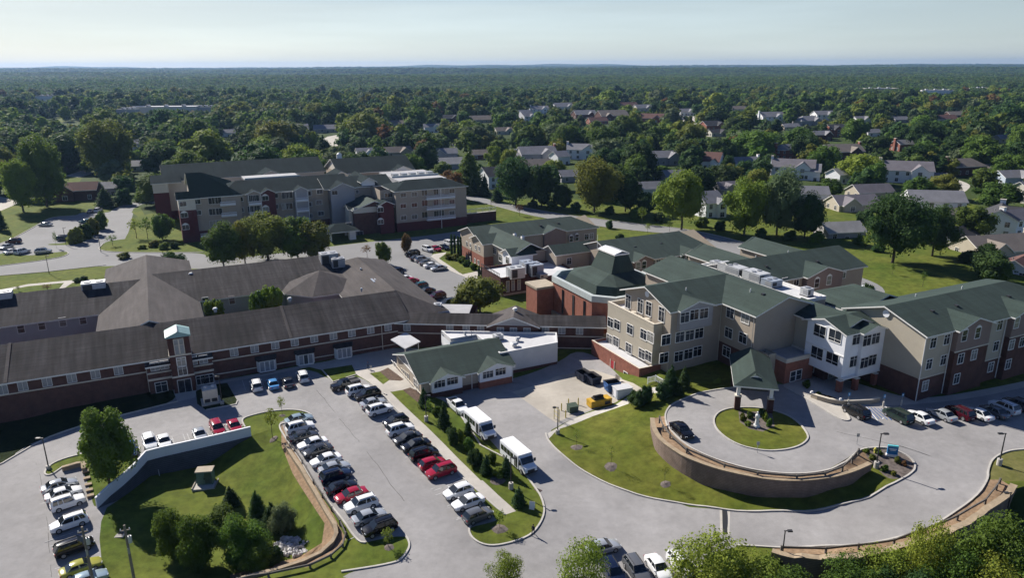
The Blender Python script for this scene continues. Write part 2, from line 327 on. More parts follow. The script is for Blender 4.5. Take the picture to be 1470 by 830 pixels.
def height(x, y, zone=None):
    x = np.asarray(x, float); y = np.asarray(y, float)
    zone = zone_of(x, y) if zone is None else zone
    b = BASE(x, y); r = b.copy()
    for k, (nm, poly, cl, f, w) in enumerate(ZONES):
        sel = zone == k + 1
        if not np.any(sel): continue
        rest = poly[len(cl) - 1:] + [poly[0]]
        t = _sm(segdist(x, y, rest) / w)
        r = np.where(sel, b * (1 - t) + f(x, y) * t, r)
    return r
def hz(x, y): return float(height(np.array([x]), np.array([y]))[0])
def gpt(u, v):
    """first meeting of the view ray with the near terrain"""
    d = ray(u, v)
    lo, hi = (1.0 - CAM_H) / d[2], (-8.0 - CAM_H) / d[2]
    ts = np.linspace(lo, hi, 400); zs = CAM_H + d[2] * ts; g = height(d[0] * ts, d[1] * ts)
    k = int(np.argmax(zs <= g + 0.02)) if np.any(zs <= g + 0.02) else len(ts) - 1
    t = ts[k]; return (d[0] * t, d[1] * t, float(g[k]))
def G(*pts): return [gpt(u, v)[:2] for u, v in pts]
# ------------------------------------------------------------------ surfaces (later ones lie over earlier ones)
SURF = []
def surf(name, m, px, world=False): SURF.append((name, m, px if world else G(*px)))
far = [(-9000, 520), (9000, 520), (9000, 16000), (-9000, 16000)]
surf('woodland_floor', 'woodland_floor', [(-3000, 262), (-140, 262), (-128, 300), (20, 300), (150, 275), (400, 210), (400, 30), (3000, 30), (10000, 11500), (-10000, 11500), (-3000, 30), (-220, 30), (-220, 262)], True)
surf('parking_road', 'asphalt', [(-260, 770), (-40, 690), (0, 668), (11, 661), (55, 634), (100, 617), (165, 599), (255, 577), (248, 558), (300, 548), (350, 540), (445, 527), (478, 549), (512, 537), (548, 563), (555, 560), (612, 566), (645, 572), (660, 560), (735, 545), (800, 522), (830, 500), (880, 525), (905, 560), (800, 612), (785, 622), (960, 723),
    (1040, 734), (1170, 736), (1290, 700), (1240, 640), (1225, 652), (1185, 678), (1140, 682), (1085, 677), (1040, 665), (985, 640), (962, 619), (954, 600), (957, 589), (968, 579), (994, 567), (1030, 559.5), (1060, 556), (1130, 548), (1200, 588), (1230, 580), (1310, 577), (1400, 569), (1470, 552), (1560, 534), (1600, 640), (1470, 645.5), (1446, 648), (1425.5, 658), (1418, 675), (1418.7, 688), (1402, 715), (1351, 749), (1317.5, 766), (1277, 776), (1216, 784.6), (1149, 787), (1108, 787), (1057, 784), (1010, 800), (1000, 860), (600, 900), (490, 822), (490, 840), (160, 850), (150, 900), (-300, 930)])
# left and front lawns
surf('painted_shade_lawn', 'painted_shade_ground', [(-120, 690), (0, 668), (11, 661), (55, 634), (100, 617), (165, 599), (255, 577), (248, 556), (240, 540), (0, 590), (-150, 610)])  # lawn strip before the brick wing, the wing's shadow painted into its colour
surf('lawn', 'lawn', [(62, 681), (72, 667), (100, 656), (150, 648), (178, 640), (200, 655), (205, 668), (139, 735), (150, 850), (160, 880), (420, 900), (490, 821.7), (565, 809), (575, 805), (587, 790), (588, 779), (581, 768.5), (525, 780), (514, 779), (487, 741), (449, 692.5), (431, 660), (410, 630), (399, 611), (405, 603), (447, 598), (442, 592), (418, 588), (385, 591), (353, 599), (346.6, 604), (352, 614), (300, 627), (205, 655), (196, 662), (147, 706), (136, 735), (128, 700), (118, 673), (116, 668), (90, 671), (72, 684)])
surf('lawn', 'lawn', [(548, 563), (560, 562), (645, 572), (730, 660), (752, 678), (769, 702), (778, 715), (783, 738), (768, 765), (745, 777), (710, 785), (690, 782), (676, 772), (672, 758), (700, 752), (720, 745)])
surf('lawn', 'lawn', [(462, 531), (505, 524), (513, 537), (478, 548)])
# left lot stairs bed
surf('mulch_bed', 'mulch_tan', [(404, 606), (412, 630), (432, 662), (450, 694), (476, 735), (497, 775), (470, 800), (440, 815), (330, 838), (330, 826), (430, 800), (462, 780), (466, 752), (440, 712), (420, 680), (404, 640)])
surf('entry_walk', 'concrete', [(244, 552), (255, 577), (280, 571), (283, 560), (310, 552), (310, 545), (262, 552)])
surf('dark_bed', 'painted_shade_ground', [(281, 562), (300, 553), (326, 550), (341, 576), (339, 581), (296, 589), (283, 580)])  # bed by the generator in the same painted shade colour
# pavilion walks and lawns
surf('sidewalk', 'concrete', [(300, 552), (350, 540), (380, 535), (462, 520), (560, 500), (600, 500), (600, 552), (612, 566), (560, 562.5), (640, 640), (693, 690), (741, 734), (724.6, 739.5), (668, 690), (547, 564), (529, 548), (512, 538), (505, 524), (460, 531), (444, 527), (350, 545)])
surf('pavilion_lawn', 'lawn', [(530.5, 536), (545, 533.5), (559, 546), (550, 552)])
surf('pavilion_bed', 'mulch', [(545, 533.5), (557, 528), (580, 545), (575, 547), (559, 546)])
surf('pavilion_lawn', 'lawn', [(561, 563), (578, 560), (606, 583), (640, 615), (720, 690), (690, 690), (640, 640)])
surf('pavilion_bed', 'mulch', [(578, 560), (589, 556.5), (610, 566), (613, 585), (606, 583)])
surf('yard_concrete', 'concrete_yard', [(735, 563), (752, 574), (798, 607), (815, 600), (905, 565), (925, 560), (880, 540), (850, 530), (800, 540), (760, 556)])
# lower lawn
surf('sloping_lawn', 'lawn_warm', [(783.6, 622.6), (787, 634), (807, 654.6), (844, 681.6), (895, 705), (945.6, 718.7), (980, 723.5), (1034, 732), (1098, 735.6), (1165.6, 735), (1216, 724), (1267, 703.6), (1310.7, 680), (1314.8, 668), (1307.4, 658), (1288.8, 648), (1266.9, 642), (1236.5, 644.5)] + [(1225, 654), (1185, 678), (1140, 682), (1085, 677), (1040, 665), (985, 640), (962, 619), (954, 600), (957, 589), (968, 579), (994, 567), (1030, 559.5), (1060, 556), (1062, 520), (960, 530), (930, 560), (870, 588)])
surf('yard_walk', 'kerb_concrete', [(783.6, 624), (820, 603), (905, 568), (960, 553), (960, 561), (925, 567), (800, 617), (788, 630)])
surf('wall_bed', 'mulch_tan', [(937, 601), (954, 597), (957, 608), (965, 621), (985, 640), (1040, 665), (1085, 677), (1140, 682), (1185, 678), (1225, 653), (1237, 644), (1249, 663), (1223, 675), (1194, 683), (1155, 687.5), (1117, 687.5), (1078, 682), (1030, 671), (990, 657), (968, 644), (948, 629), (938, 612)])
surf('shrub_bed', 'mulch_grey', [(1236.5, 644.5), (1266.9, 642), (1288.8, 648), (1307.4, 658), (1314.8, 668), (1310.7, 680), (1278.7, 691.7), (1253, 668)])
circ = [(1023, 604), (1030.6, 592), (1047.5, 586.4), (1070, 585), (1090, 586), (1111.6, 590), (1132, 597), (1148.7, 609), (1158.9, 622.6), (1160.5, 631), (1148.7, 641), (1125, 647), (1094.7, 648), (1057.6, 639.4), (1030.6, 621)]
surf('circle_lawn', 'lawn_warm', circ)
surf('circle_bed', 'mulch_grey', [(1060, 591), (1108, 591), (1112, 612), (1095, 620), (1076, 616), (1062, 606)])
surf('front_walk', 'concrete', [(1122, 556), (1140, 562), (1170, 579), (1205, 601), (1216, 604.5), (1221, 602), (1213, 591), (1222, 584), (1310, 581), (1400, 572), (1470, 556), (1560, 538), (1560, 530), (1470, 547), (1380, 566), (1310, 573), (1260, 560), (1200, 540), (1150, 525), (1130, 540)])
surf('entry_bed', 'mulch', [(1164, 566), (1172, 563), (1205, 573), (1212, 578), (1195, 580)])
surf('right_lawn', 'lawn_dry', [(1700, 640), (1470, 645.5), (1446, 648), (1425.5, 658), (1418, 675), (1421, 690), (1440, 692), (1700, 720)])
surf('roadside_bed', 'mulch_tan', [(1108, 787), (1149, 788), (1216, 785.5), (1277, 777), (1317.5, 767), (1351, 750), (1402, 716), (1419, 689), (1436, 689), (1453, 699), (1444, 711), (1417, 731), (1383, 754), (1340, 773), (1284, 788), (1236, 799), (1182, 803), (1132, 799)])
surf('drain_strip', 'concrete', [(1033, 732.5), (1048, 733), (1047, 770), (1034, 768)])
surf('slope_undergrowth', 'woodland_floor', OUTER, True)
# back roads and lots
surf('back_road', 'asphalt_new', [(-160, 406), (0, 396), (67.5, 390), (152, 380.6), (230, 384), (262, 386), (340, 386), (480, 372), (535, 385), (600, 425), (640, 447), (672, 434), (690, 412), (674, 401), (644, 388), (619, 368), (622, 360), (660, 350), (700, 336), (690, 326), (640, 335), (560, 344), (480, 353), (345, 371), (300, 371), (290, 362), (172, 362), (180, 341), (186, 331), (191, 304), (199, 293.7), (219, 292), (235, 290), (235, 286), (217.6, 287), (185.5, 291), (162, 300), (157, 306), (118, 304), (108, 310), (72.5, 312), (55.7, 322), (18.5, 342.6), (-60, 372)])
surf('back_walk', 'concrete', [(641, 362), (622, 365), (619, 368), (644, 388), (674, 401), (700, 400), (690, 385), (660, 392), (634, 372)])
surf('lawn', 'lawn', [(-40, 376), (0, 362), (38, 368), (80, 362), (94.5, 361), (101, 364), (84, 371.5), (0, 382), (-60, 384)])
surf('lawn', 'lawn', [(68, 352), (95, 352), (118, 350), (150, 325), (158, 317), (150, 310), (140, 318), (112, 340), (95, 349), (70, 350)])
surf('lawn', 'lawn', [(138, 361), (148, 350), (155, 346), (180, 343), (235, 335), (262, 356), (292, 362), (200, 363)])
surf('lawn', 'lawn', [(189, 305), (192, 299), (201, 297), (208, 309), (200, 312)])
surf('lawn', 'lawn', [(630, 371), (640, 364), (680, 380), (690, 388), (664, 394)])
surf('lawn', 'lawn', [(-160, 400), (0, 396), (67.5, 390.5), (152, 381), (200, 384), (200, 470), (-200, 520)])
surf('garden_path', 'concrete', [(-20, 422), (0, 416), (40, 408), (100, 402.5), (136, 401), (136, 404), (104, 406), (92, 414), (90, 420), (80, 420), (92, 406), (40, 411), (0, 419)])
surf('street', 'asphalt_new', [(640, 278), (669, 286), (713, 296), (760, 309), (830, 321), (929, 333), (980, 336), (1024, 362), (1060, 382), (1140, 395), (1200, 410), (1245, 440), (1275, 425), (1262, 406), (1185, 384), (1105, 360), (1040, 340), (980, 328), (929, 323), (861, 315), (794, 306), (723, 292), (690, 283), (660, 274)])
surf('lawn', 'lawn', [(980, 327.5), (1040, 339), (1105, 359), (1185, 383), (1262, 405), (1275, 424), (1420, 400), (1460, 380), (1300, 335), (1180, 330), (1060, 310), (980, 308), (760, 285), (760, 298), (861, 314)])
surf('lawn', 'lawn', [(700, 312), (726, 304), (762, 311), (830, 322), (929, 334), (980, 338), (1020, 365), (980, 372), (800, 330)])
surf('lawn', 'lawn', [(-20, 350), (18, 342), (55, 322.5), (72, 311), (108, 309), (118, 304), (157, 306), (160, 296), (110, 270), (0, 300), (-60, 330)])
surf('street', 'concrete', [(-80, 312), (0, 303), (28, 291), (30, 288), (0, 282), (-80, 290)])
for px in ([(95, 252), (120, 244), (132, 236), (130, 250), (110, 256)], [(447, 210), (470, 196), (492, 192), (500, 200), (478, 214), (460, 222)], [(648, 208), (655, 197), (662, 195), (660, 205), (652, 211)],
           [(965, 178), (985, 160), (1003, 160), (1000, 180), (975, 186)], [(1335, 262), (1358, 253), (1388, 262), (1395, 268), (1378, 280), (1375, 295), (1366, 300), (1372, 275), (1345, 275)], [(985, 185), (1010, 182), (1012, 190), (990, 192)], [(1238, 132), (1240, 128), (1300, 128), (1290, 134)]):
    surf('street', 'concrete', px)
for px in ([(0, 262), (60, 250), (118, 255), (110, 268), (0, 275)], [(1400, 300), (1375, 305), (1380, 290), (1410, 282)], [(990, 195), (1012, 190), (1015, 197), (995, 201)], [(1200, 225), (1230, 215), (1248, 222), (1220, 232)], [(60, 175), (95, 164), (130, 163), (90, 175)], [(195, 235), (210, 225), (212, 240)]):
    surf('lawn', 'lawn', px)
def _round(pts):
    for _ in range(2):
        q = []
        for i in range(len(pts)): a, b = pts[i], pts[(i + 1) % len(pts)]; q += [(a[0] * .75 + b[0] * .25, a[1] * .75 + b[1] * .25), (a[0] * .25 + b[0] * .75, a[1] * .25 + b[1] * .75)]
        pts = q
    return pts
SURF = [(n, m, _round(p) if n in ('lawn', 'sloping_lawn', 'circle_lawn', 'shrub_bed', 'right_lawn', 'parking_road', 'painted_shade_lawn', 'front_walk', 'back_road', 'street') and len(p) > 6 else p) for n, m, p in SURF]
# ------------------------------------------------------------------ triangulate everything together
verts, edges = [], []
def addline(pts, closed=True, step=3.0):
    n = len(pts); idx = []
    for i in range(n if closed else n - 1):
        a, b = pts[i], pts[(i + 1) % n]; L = math.dist(a, b)
        st = step if max(abs(a[0]), abs(a[1])) < 400 else max(step, L / 3)
        k = max(1, int(L / st))
        for j in range(k): idx.append(len(verts)); verts.append(Vector((a[0] + (b[0] - a[0]) * j / k, a[1] + (b[1] - a[1]) * j / k)))
    if closed: idx.append(idx[0])
    else: idx.append(len(verts)); verts.append(Vector(pts[-1]))
    for i, j in zip(idx, idx[1:]): edges.append((i, j))
addline([(-10000, 11500), (10000, 11500), (3000, 30), (-3000, 30)], step=1e9)
for nm, m, pts in SURF:
    if nm != 'woodland_floor': addline(pts)
    else: addline([(-3000, 262), (-140, 262), (-128, 300), (20, 300), (150, 275), (400, 210), (400, 30)], False, 8)
for z in ZONES: addline(z[1], step=2.0)
for y in np.arange(52, 200, 3.2):
    for x in np.arange(-120, 125, 3.2): verts.append(Vector((x + 0.31 * math.sin(y), y + 0.37 * math.sin(x))))
for y in np.arange(205, 520, 14):
    for x in np.arange(-400, 400, 14): verts.append(Vector((x + math.sin(y), y + math.sin(x))))
ov, oe, of, _a, _b, _c = delaunay_2d_cdt(verts, edges, [], 0, 0.02)
VX = np.array([(p.x, p.y) for p in ov]); T = np.array([f for f in of])
C = VX[T].mean(1); cls = np.full(len(T), -1)
for k, (nm, m, pts) in enumerate(SURF): cls[inpoly(C[:, 0], C[:, 1], pts)] = k   # later polygons win
zn = zone_of(C[:, 0], C[:, 1])
a_, b_, c_ = VX[T[:, 0]], VX[T[:, 1]], VX[T[:, 2]]
flip = ((b_[:, 0] - a_[:, 0]) * (c_[:, 1] - a_[:, 1]) - (b_[:, 1] - a_[:, 1]) * (c_[:, 0] - a_[:, 0])) < 0
T[flip] = T[flip][:, ::-1]
HZ = [height(VX[:, 0], VX[:, 1], np.full(len(VX), k)) for k in range(len(ZONES) + 1)]
groups = {}
for k in range(-1, len(SURF)):
    nm, m = ('ground', 'lawn') if k < 0 else SURF[k][:2]
    sel = np.where(cls == k)[0]
    if len(sel): groups.setdefault((nm, m), []).append(sel)
for (nm, m), sels in groups.items():
    sel = np.concatenate(sels); key = {}; vv = []; ff = []
    for t in sel:
        fc = []
        for i in T[t]:
            q = (i, zn[t])
            if q not in key: key[q] = len(vv); vv.append((VX[i, 0], VX[i, 1], HZ[zn[t]][i]))
            fc.append(key[q])
        ff.append(fc)
    me = bpy.data.meshes.new(nm); me.from_pydata(vv, [], ff); me.materials.append(M[m]); me.polygons.foreach_set('use_smooth', [True] * len(ff)); me.update()
    tag(link(nm, me), kind='structure')
# ------------------------------------------------------------------ kerbs, lines, walls along polylines
def subdiv(pts, step=1.5, closed=False):
    out = []; n = len(pts)
    for i in range(n if closed else n - 1):
        a, b = pts[i], pts[(i + 1) % n]; k = max(1, int(math.dist(a, b) / step))
        out += [(a[0] + (b[0] - a[0]) * j / k, a[1] + (b[1] - a[1]) * j / k) for j in range(k)]
    if not closed: out.append(pts[-1])
    return out
def smooth(pts, n=2, closed=False):
    for _ in range(n):
        q = []; L = len(pts)
        for i in range(L if closed else L - 1):
            a, b = pts[i], pts[(i + 1) % L]
            q += [(a[0] * .75 + b[0] * .25, a[1] * .75 + b[1] * .25), (a[0] * .25 + b[0] * .75, a[1] * .25 + b[1] * .75)]
        pts = q if closed else [pts[0]] + q + [pts[-1]]
    return pts
def strip(mb, pts, w, zlo, zhi, m, closed=False, zf=None, mtop=None):
    """a bar of width w following a plan polyline, from zlo to zhi over the ground (numbers or callables of (x,y))"""
    n = len(pts); L, R_ = [], []
    for i in range(n):
        a = pts[(i - 1) % n] if (closed or i > 0) else pts[0]; b = pts[(i + 1) % n] if (closed or i < n - 1) else pts[-1]
        dx, dy = b[0] - a[0], b[1] - a[1]; l = math.hypot(dx, dy) or 1
        nx, ny = -dy / l * w / 2, dx / l * w / 2
        L.append((pts[i][0] + nx, pts[i][1] + ny)); R_.append((pts[i][0] - nx, pts[i][1] - ny))
    zf = zf or hz; zs = [zf(*p) for p in pts]
    lo = [zlo(*p) if callable(zlo) else z + zlo for p, z in zip(pts, zs)]; hi = [zhi(*p) if callable(zhi) else z + zhi for p, z in zip(pts, zs)]
    for i in range(n if closed else n - 1):
        j = (i + 1) % n
        A = lambda P, k, z: (P[k][0], P[k][1], z[k])
        mb.poly([A(R_, i, hi), A(R_, j, hi), A(L, j, hi), A(L, i, hi)], mtop or m)
        mb.poly([A(R_, i, lo), A(R_, j, lo), A(R_, j, hi), A(R_, i, hi)], m); mb.poly([A(L, j, lo), A(L, i, lo), A(L, i, hi), A(L, j, hi)], m)
    if not closed:
        for i, s in ((0, 1), (n - 1, -1)):
            q = [(R_[i][0], R_[i][1], lo[i]), (R_[i][0], R_[i][1], hi[i]), (L[i][0], L[i][1], hi[i]), (L[i][0], L[i][1], lo[i])]
            mb.poly(q if s < 0 else q[::-1], m)
def basez(x, y): return float(BASE(np.array([x]), np.array([y]))[0])
KERBS = [([(783.6, 622.6), (787, 634), (807, 654.6), (844, 681.6), (895, 705), (945.6, 718.7), (980, 723.5), (1034, 732), (1098, 735.6), (1165.6, 735), (1216, 724), (1267, 703.6), (1310.7, 680), (1314.8, 668), (1307.4, 658), (1288.8, 648), (1266.9, 642), (1236.5, 644.5), (1225, 654), (1207, 668), (1185, 677.5), (1140, 682), (1085, 676.5), (1040, 664.5), (1010, 653), (985, 640), (962, 619), (954, 600), (957, 589), (968, 579), (994, 567), (1030, 559.5), (1056, 556.5)], False),
    (circ, True), ([(555, 567), (547, 563.5)], False), ([(690, 640), (730, 660), (752, 678), (769, 702), (778, 715), (783, 738), (768, 765), (745, 777), (710, 785), (690, 782), (676, 772), (672, 758), (682, 751)], False), ([(645, 575), (690, 640)], False),
    ([(490, 821.7), (565, 809), (575, 805), (587, 790), (588, 779), (581, 768.5)], False), ([(525, 780), (514, 779), (487, 741), (449, 692.5), (431, 660), (410, 630), (399, 611), (408, 608)], False), ([(447, 598), (442, 592), (418, 588), (385, 591), (353, 599), (346.6, 604), (352, 614)], False),
    ([(-80, 700), (0, 668), (11, 661), (55, 634), (100, 617), (165, 599), (255, 577)], False), ([(178, 640), (150, 648), (100, 656), (72, 667), (62, 681), (72, 684), (90, 671)], False),
    ([(1550, 641), (1470, 645.5), (1446, 648), (1425.5, 658), (1418, 675), (1418.7, 688), (1402, 715), (1351, 749), (1317.5, 766), (1277, 776), (1216, 784.6), (1149, 787), (1108, 786.5), (1057, 784)], False),
    ([(296, 589), (339, 581), (341, 576)], False), ([(1130, 558), (1170, 580), (1205, 602), (1216, 605), (1221, 602), (1213, 591)], False), ([(547, 564), (668, 690), (724.6, 739.5)], False), ([(462, 531), (478, 549), (512, 538)], False),
    ([(0, 396), (67.5, 390.3), (152, 380.8)], False), ([(0, 382), (84, 371), (100, 364.5), (94.5, 361)], False), ([(292, 362.5), (200, 363), (138, 361), (148, 350)], False), ([(669, 286), (713, 296), (760, 309.3), (830, 321.3), (929, 333.3), (980, 336.3)], False), ([(723, 292), (794, 306), (861, 315), (929, 323), (980, 328), (1040, 340), (1105, 360), (1185, 384)], False), ([(619, 368), (644, 388), (674, 401)], False), ([(18.5, 342.6), (55.7, 322.3), (72.5, 311.6), (108, 309.6)], False)]
for pts, cl in KERBS:
    w = subdiv(smooth(G(*pts), 2, cl) if len(pts) > 3 else G(*pts), 1.5, cl); mb = MB()
    strip(mb, w, 0.22, -0.25, 0.14, 'kerb_concrete', cl)
    tag(mb.build('kerb'), kind='structure')
# ------------------------------------------------------------------ window kit (local: x along the wall, y outwards is -y, z up, origin at bottom centre)
WIN = {}
def window_kind(key, w, h, nx=2, rows=(0.72,), frame='trim_white', glass='glass_dark', arch=False, fw=0.10, mw=0.05):
    f = MB(); d = 0.07
    f.box((-w / 2 - fw, -d, -fw), (-w / 2, 0.02, h + fw), frame); f.box((w / 2, -d, -fw), (w / 2 + fw, 0.02, h + fw), frame)
    f.box((-w / 2, -d - 0.04, -fw), (w / 2, 0.02, 0), frame)
    if arch:
        pts = [(-w / 2 + w * t / 8, h + 0.30 * w * math.sin(math.pi * t / 8)) for t in range(9)]
        for (x0, z0), (x1, z1) in zip(pts, pts[1:]):
            f.poly([(x0, -d, h), (x1, -d, h), (x1, -d, z1 + fw), (x0, -d, z0 + fw)], frame); f.poly([(x0, -d, z0 + fw), (x1, -d, z1 + fw), (x1, 0.02, z1 + fw), (x0, 0.02, z0 + fw)], frame)
    else: f.box((-w / 2, -d, h), (w / 2, 0.02, h + fw), frame)
    for i in range(1, nx): x = -w / 2 + w * i / nx; f.box((x - mw / 2, -d + 0.015, 0), (x + mw / 2, 0.02, h), frame)
    for r in rows: f.box((-w / 2, -d + 0.02, h * r - mw / 2), (w / 2, 0.015, h * r + mw / 2), frame)
    p = MB(); p.poly([(-w / 2, -0.025, 0), (w / 2, -0.025, 0), (w / 2, -0.025, h), (-w / 2, -0.025, h)], glass)
    WIN[key] = (f.mesh('window'), p.mesh('pane'))
window_kind('pair', 1.75, 1.75); window_kind('tall', 1.5, 2.5, rows=(0.75,)); window_kind('big', 2.3, 1.9, nx=2, rows=(0.25,), fw=0.07)
window_kind('single', 1.3, 1.6, nx=2, rows=(0.7,)); window_kind('apt', 1.9, 1.35, nx=2, rows=()); window_kind('apt_wide', 2.9, 1.35, nx=3, rows=()); window_kind('arch', 1.2, 1.75, nx=1, rows=(0.5,), arch=True); window_kind('apt_arch', 1.9, 1.4, nx=2, rows=(), arch=True)
window_kind('sash', 1.1, 1.7, nx=1, rows=(0.5,)); window_kind('strip', 1.25, 1.45, nx=2, rows=(), glass='glass_curtain', fw=0.06); window_kind('slit', 0.55, 5.2, nx=1, rows=(0.3,), frame='metal_dark', fw=0.04)
window_kind('narrow', 0.7, 2.6, nx=1, rows=(0.6,), frame='trim_cream', glass='glass_curtain'); window_kind('doors', 2.0, 2.3, nx=2, rows=(), frame='metal_light'); window_kind('patio', 2.0, 2.0, nx=2, rows=(), frame='trim_white', fw=0.06)
window_kind('pav', 1.9, 1.2, nx=3, rows=(0.7,)); window_kind('small', 0.95, 1.1, nx=1, rows=(0.5,)); window_kind('louvre', 1.2, 0.9, nx=1, rows=(.3, .5, .7), frame='trim_white', glass='metal_grey')
FACE = {'-q': 0.0, '+p': math.pi / 2, '+q': math.pi, '-p': -math.pi / 2}

class Bld:
    """a building standing in the site grid: Empty at (p0,q0,z0); parts are given in grid coordinates"""
    def __init__(s, name, label, cat, p0, q0, z0, rot=SITE, group=None, world=False):
        s.o = (p0, q0, z0); x, y = (p0, q0) if world else W(p0, q0)
        s.root = thing(name, label, cat, (x, y, z0), rot, group)
        s.parts = 0
    def l(s, p, q, z): return (p - s.o[0], q - s.o[1], z - s.o[2])
    def add(s, name, mb, label=None, smooth=False):
        mb.v = [(a - s.o[0], b - s.o[1], c - s.o[2]) for a, b, c in mb.v]
        o = mb.build(name, s.root, smooth=smooth)
        if label: o['label'] = label
        return o
    def win(s, kind, p, q, z, face, name='window', rz=None):
        f, g = WIN[kind]; o = link(name, f, s.root, s.l(p, q, z), FACE[face] if rz is None else rz); link('pane', g, o); return o
    def winpx(s, kind, face, val, pts, dz=0.0, name='window'):
        """windows whose centre is seen at the given photo points on the wall plane face=val"""
        ax = face[1]; h = WIN[kind][1].vertices[2].co.z
        for u, v in pts:
            a, z = on_plane(u, v, ax, val); z -= h / 2
            eps = 0.0
            if ax == 'q': s.win(kind, a, val, z + dz, face, name)
            else: s.win(kind, val, a, z + dz, face, name)
    def walls(s, p0, p1, q0, q1, z0, ze, m, m2=None, zb=None, axis=None, zr=None, gables=(True, True), gm=None, name='wall', sides='lrfb', ridge=None):
        """box walls; below zb in m2; triangular gables at both ends of the axis"""
        mb = MB(); lv = [(z0, ze, m)] if m2 is None else [(z0, zb, m2), (zb, ze, m)]
        for a, b, mm in lv:
            if 'f' in sides: mb.poly([(p0, q0, a), (p1, q0, a), (p1, q0, b), (p0, q0, b)], mm)
            if 'r' in sides: mb.poly([(p1, q0, a), (p1, q1, a), (p1, q1, b), (p1, q0, b)], mm)
            if 'b' in sides: mb.poly([(p1, q1, a), (p0, q1, a), (p0, q1, b), (p1, q1, b)], mm)
            if 'l' in sides: mb.poly([(p0, q1, a), (p0, q0, a), (p0, q0, b), (p0, q1, b)], mm)
        if axis:
            g = gm or m
            if axis == 'p':
                c = (q0 + q1) / 2 if ridge is None else ridge
                if gables[0]: mb.poly([(p0, q1, ze), (p0, q0, ze), (p0, c, zr)], g)
                if gables[1]: mb.poly([(p1, q0, ze), (p1, q1, ze), (p1, c, zr)], g)
            else:
                c = (p0 + p1) / 2 if ridge is None else ridge
                if gables[0]: mb.poly([(p0, q0, ze), (p1, q0, ze), (c, q0, zr)], g)
                if gables[1]: mb.poly([(p1, q1, ze), (p0, q1, ze), (c, q1, zr)], g)
        return s.add(name, mb)
    def roof(s, p0, p1, q0, q1, ze, zr, axis, m, hips=(0, 0), ov=0.5, th=0.22, fascia='trim_white', name='roof', ends=(None, None), ridge_cap=None):
        """pitched roof over a rectangle: hips = inset of the ridge at either end; ov = eaves overhang; ends overrides the gable overhang"""
        mb = MB(); T = (lambda a, c: (a, c)) if axis == 'p' else (lambda a, c: (c, a))
        a0, a1, c0, c1 = (p0, p1, q0, q1) if axis == 'p' else (q0, q1, p0, p1)
        c = (c0 + c1) / 2; sl = (zr - ze) / (c - c0); t0 = 0.06
        e0 = ov if ends[0] is None else ends[0]; e1 = ov if ends[1] is None else ends[1]
        zo = ze - sl * ov + t0
        A0, A1 = a0 - e0, a1 + e1; C0, C1 = c0 - ov, c1 + ov; R0, R1 = (a0 + hips[0] if hips[0] else A0), (a1 - hips[1] if hips[1] else A1); zt = zr + t0
        P = lambda a, cc, z: T(a, cc) + (z,)
        planes = [[P(A0, C0, zo), P(A1, C0, zo), P(R1, c, zt), P(R0, c, zt)], [P(A1, C1, zo), P(A0, C1, zo), P(R0, c, zt), P(R1, c, zt)]]
        if hips[0]: planes.append([P(A0, C1, zo), P(A0, C0, zo), P(R0, c, zt)])
        if hips[1]: planes.append([P(A1, C0, zo), P(A1, C1, zo), P(R1, c, zt)])
        for pl in planes: mb.slab(pl if axis == 'p' else pl[::-1], th, m, fascia)
        o = s.add(name, mb); return o
    def flat(s, p0, p1, q0, q1, z, m, rim='trim_white', rh=0.35, rw=0.3, name='roof'):
        mb = MB(); mb.box((p0 + 0.02, q0 + 0.02, z - 0.2), (p1 - 0.02, q1 - 0.02, z), m)
        for a, b in (((p0, q0), (p1, q0 + rw)), ((p0, q1 - rw), (p1, q1)), ((p0, q0 + rw), (p0 + rw, q1 - rw)), ((p1 - rw, q0 + rw), (p1, q1 - rw))):
            mb.box((a[0] - 0.04 if a[0] == p0 else a[0], a[1] - 0.04 if a[1] == q0 else a[1], z - 0.3), (b[0] + 0.04 if b[0] == p1 else b[0], b[1] + 0.04 if b[1] == q1 else b[1], z + rh), rim)
        return s.add(name, mb)
    def box(s, name, a, b, m, top=None, label=None):
        mb = MB(); mb.box(a, b, m, top); return s.add(name, mb, label)
    def dormer(s, p0, p1, q0, q1, z0, ze, zr, m, rm, gm=None, m2=None, zb=None, face='-q', ov=0.45):
        """a projecting bay with a cross gable (axis across the main ridge)"""
        ax = 'q' if face[1] == 'q' else 'p'
        s.walls(p0, p1, q0, q1, z0, ze, m, m2, zb, ax, zr, gables=(True, False) if face[0] == '-' else (False, True), gm=gm, name='bay_wall', sides='lrf' if face == '-q' else 'lfb')
        s.roof(p0, p1, q0, q1, ze, zr, ax, rm, ov=ov, name='bay_roof', ends=(ov, 0) if face[0] == '-' else (0, ov))
    def pipe(s, p, q, z0, z1, face='-q'):
        pass
def hvac(mb, a, b, m='metal_light', fans=2):
    """a rooftop unit: casing, base rail, louvred panels and fan rings"""
    (x0, y0, z0), (x1, y1, z1) = a, b
    mb.box((x0 - .05, y0 - .05, z0), (x1 + .05, y1 + .05, z0 + .15), 'metal_dark'); mb.box((x0, y0, z0 + .15), (x1, y1, z1), m)
    mb.box((x0 + .2, y0 - .03, z0 + .4), (x0 + (x1 - x0) * .45, y0 - .001, z1 - .25), 'metal_dark'); mb.box((x0 - .03, y0 + .2, z0 + .4), (x0 - .001, y0 + (y1 - y0) * .6, z1 - .25), 'metal_grey')
    mb.box((x0 - .04, y0 - .04, z1), (x1 + .04, y1 + .04, z1 + .06), m)
    for i in range(fans):
        c = (x0 + (x1 - x0) * (i + .5) / fans, (y0 + y1) / 2); r = min((x1 - x0) / fans, y1 - y0) * .33
        mb.cyl((c[0], c[1], z1 + .06), (c[0], c[1], z1 + .22), r, r, 'metal_grey', 12)
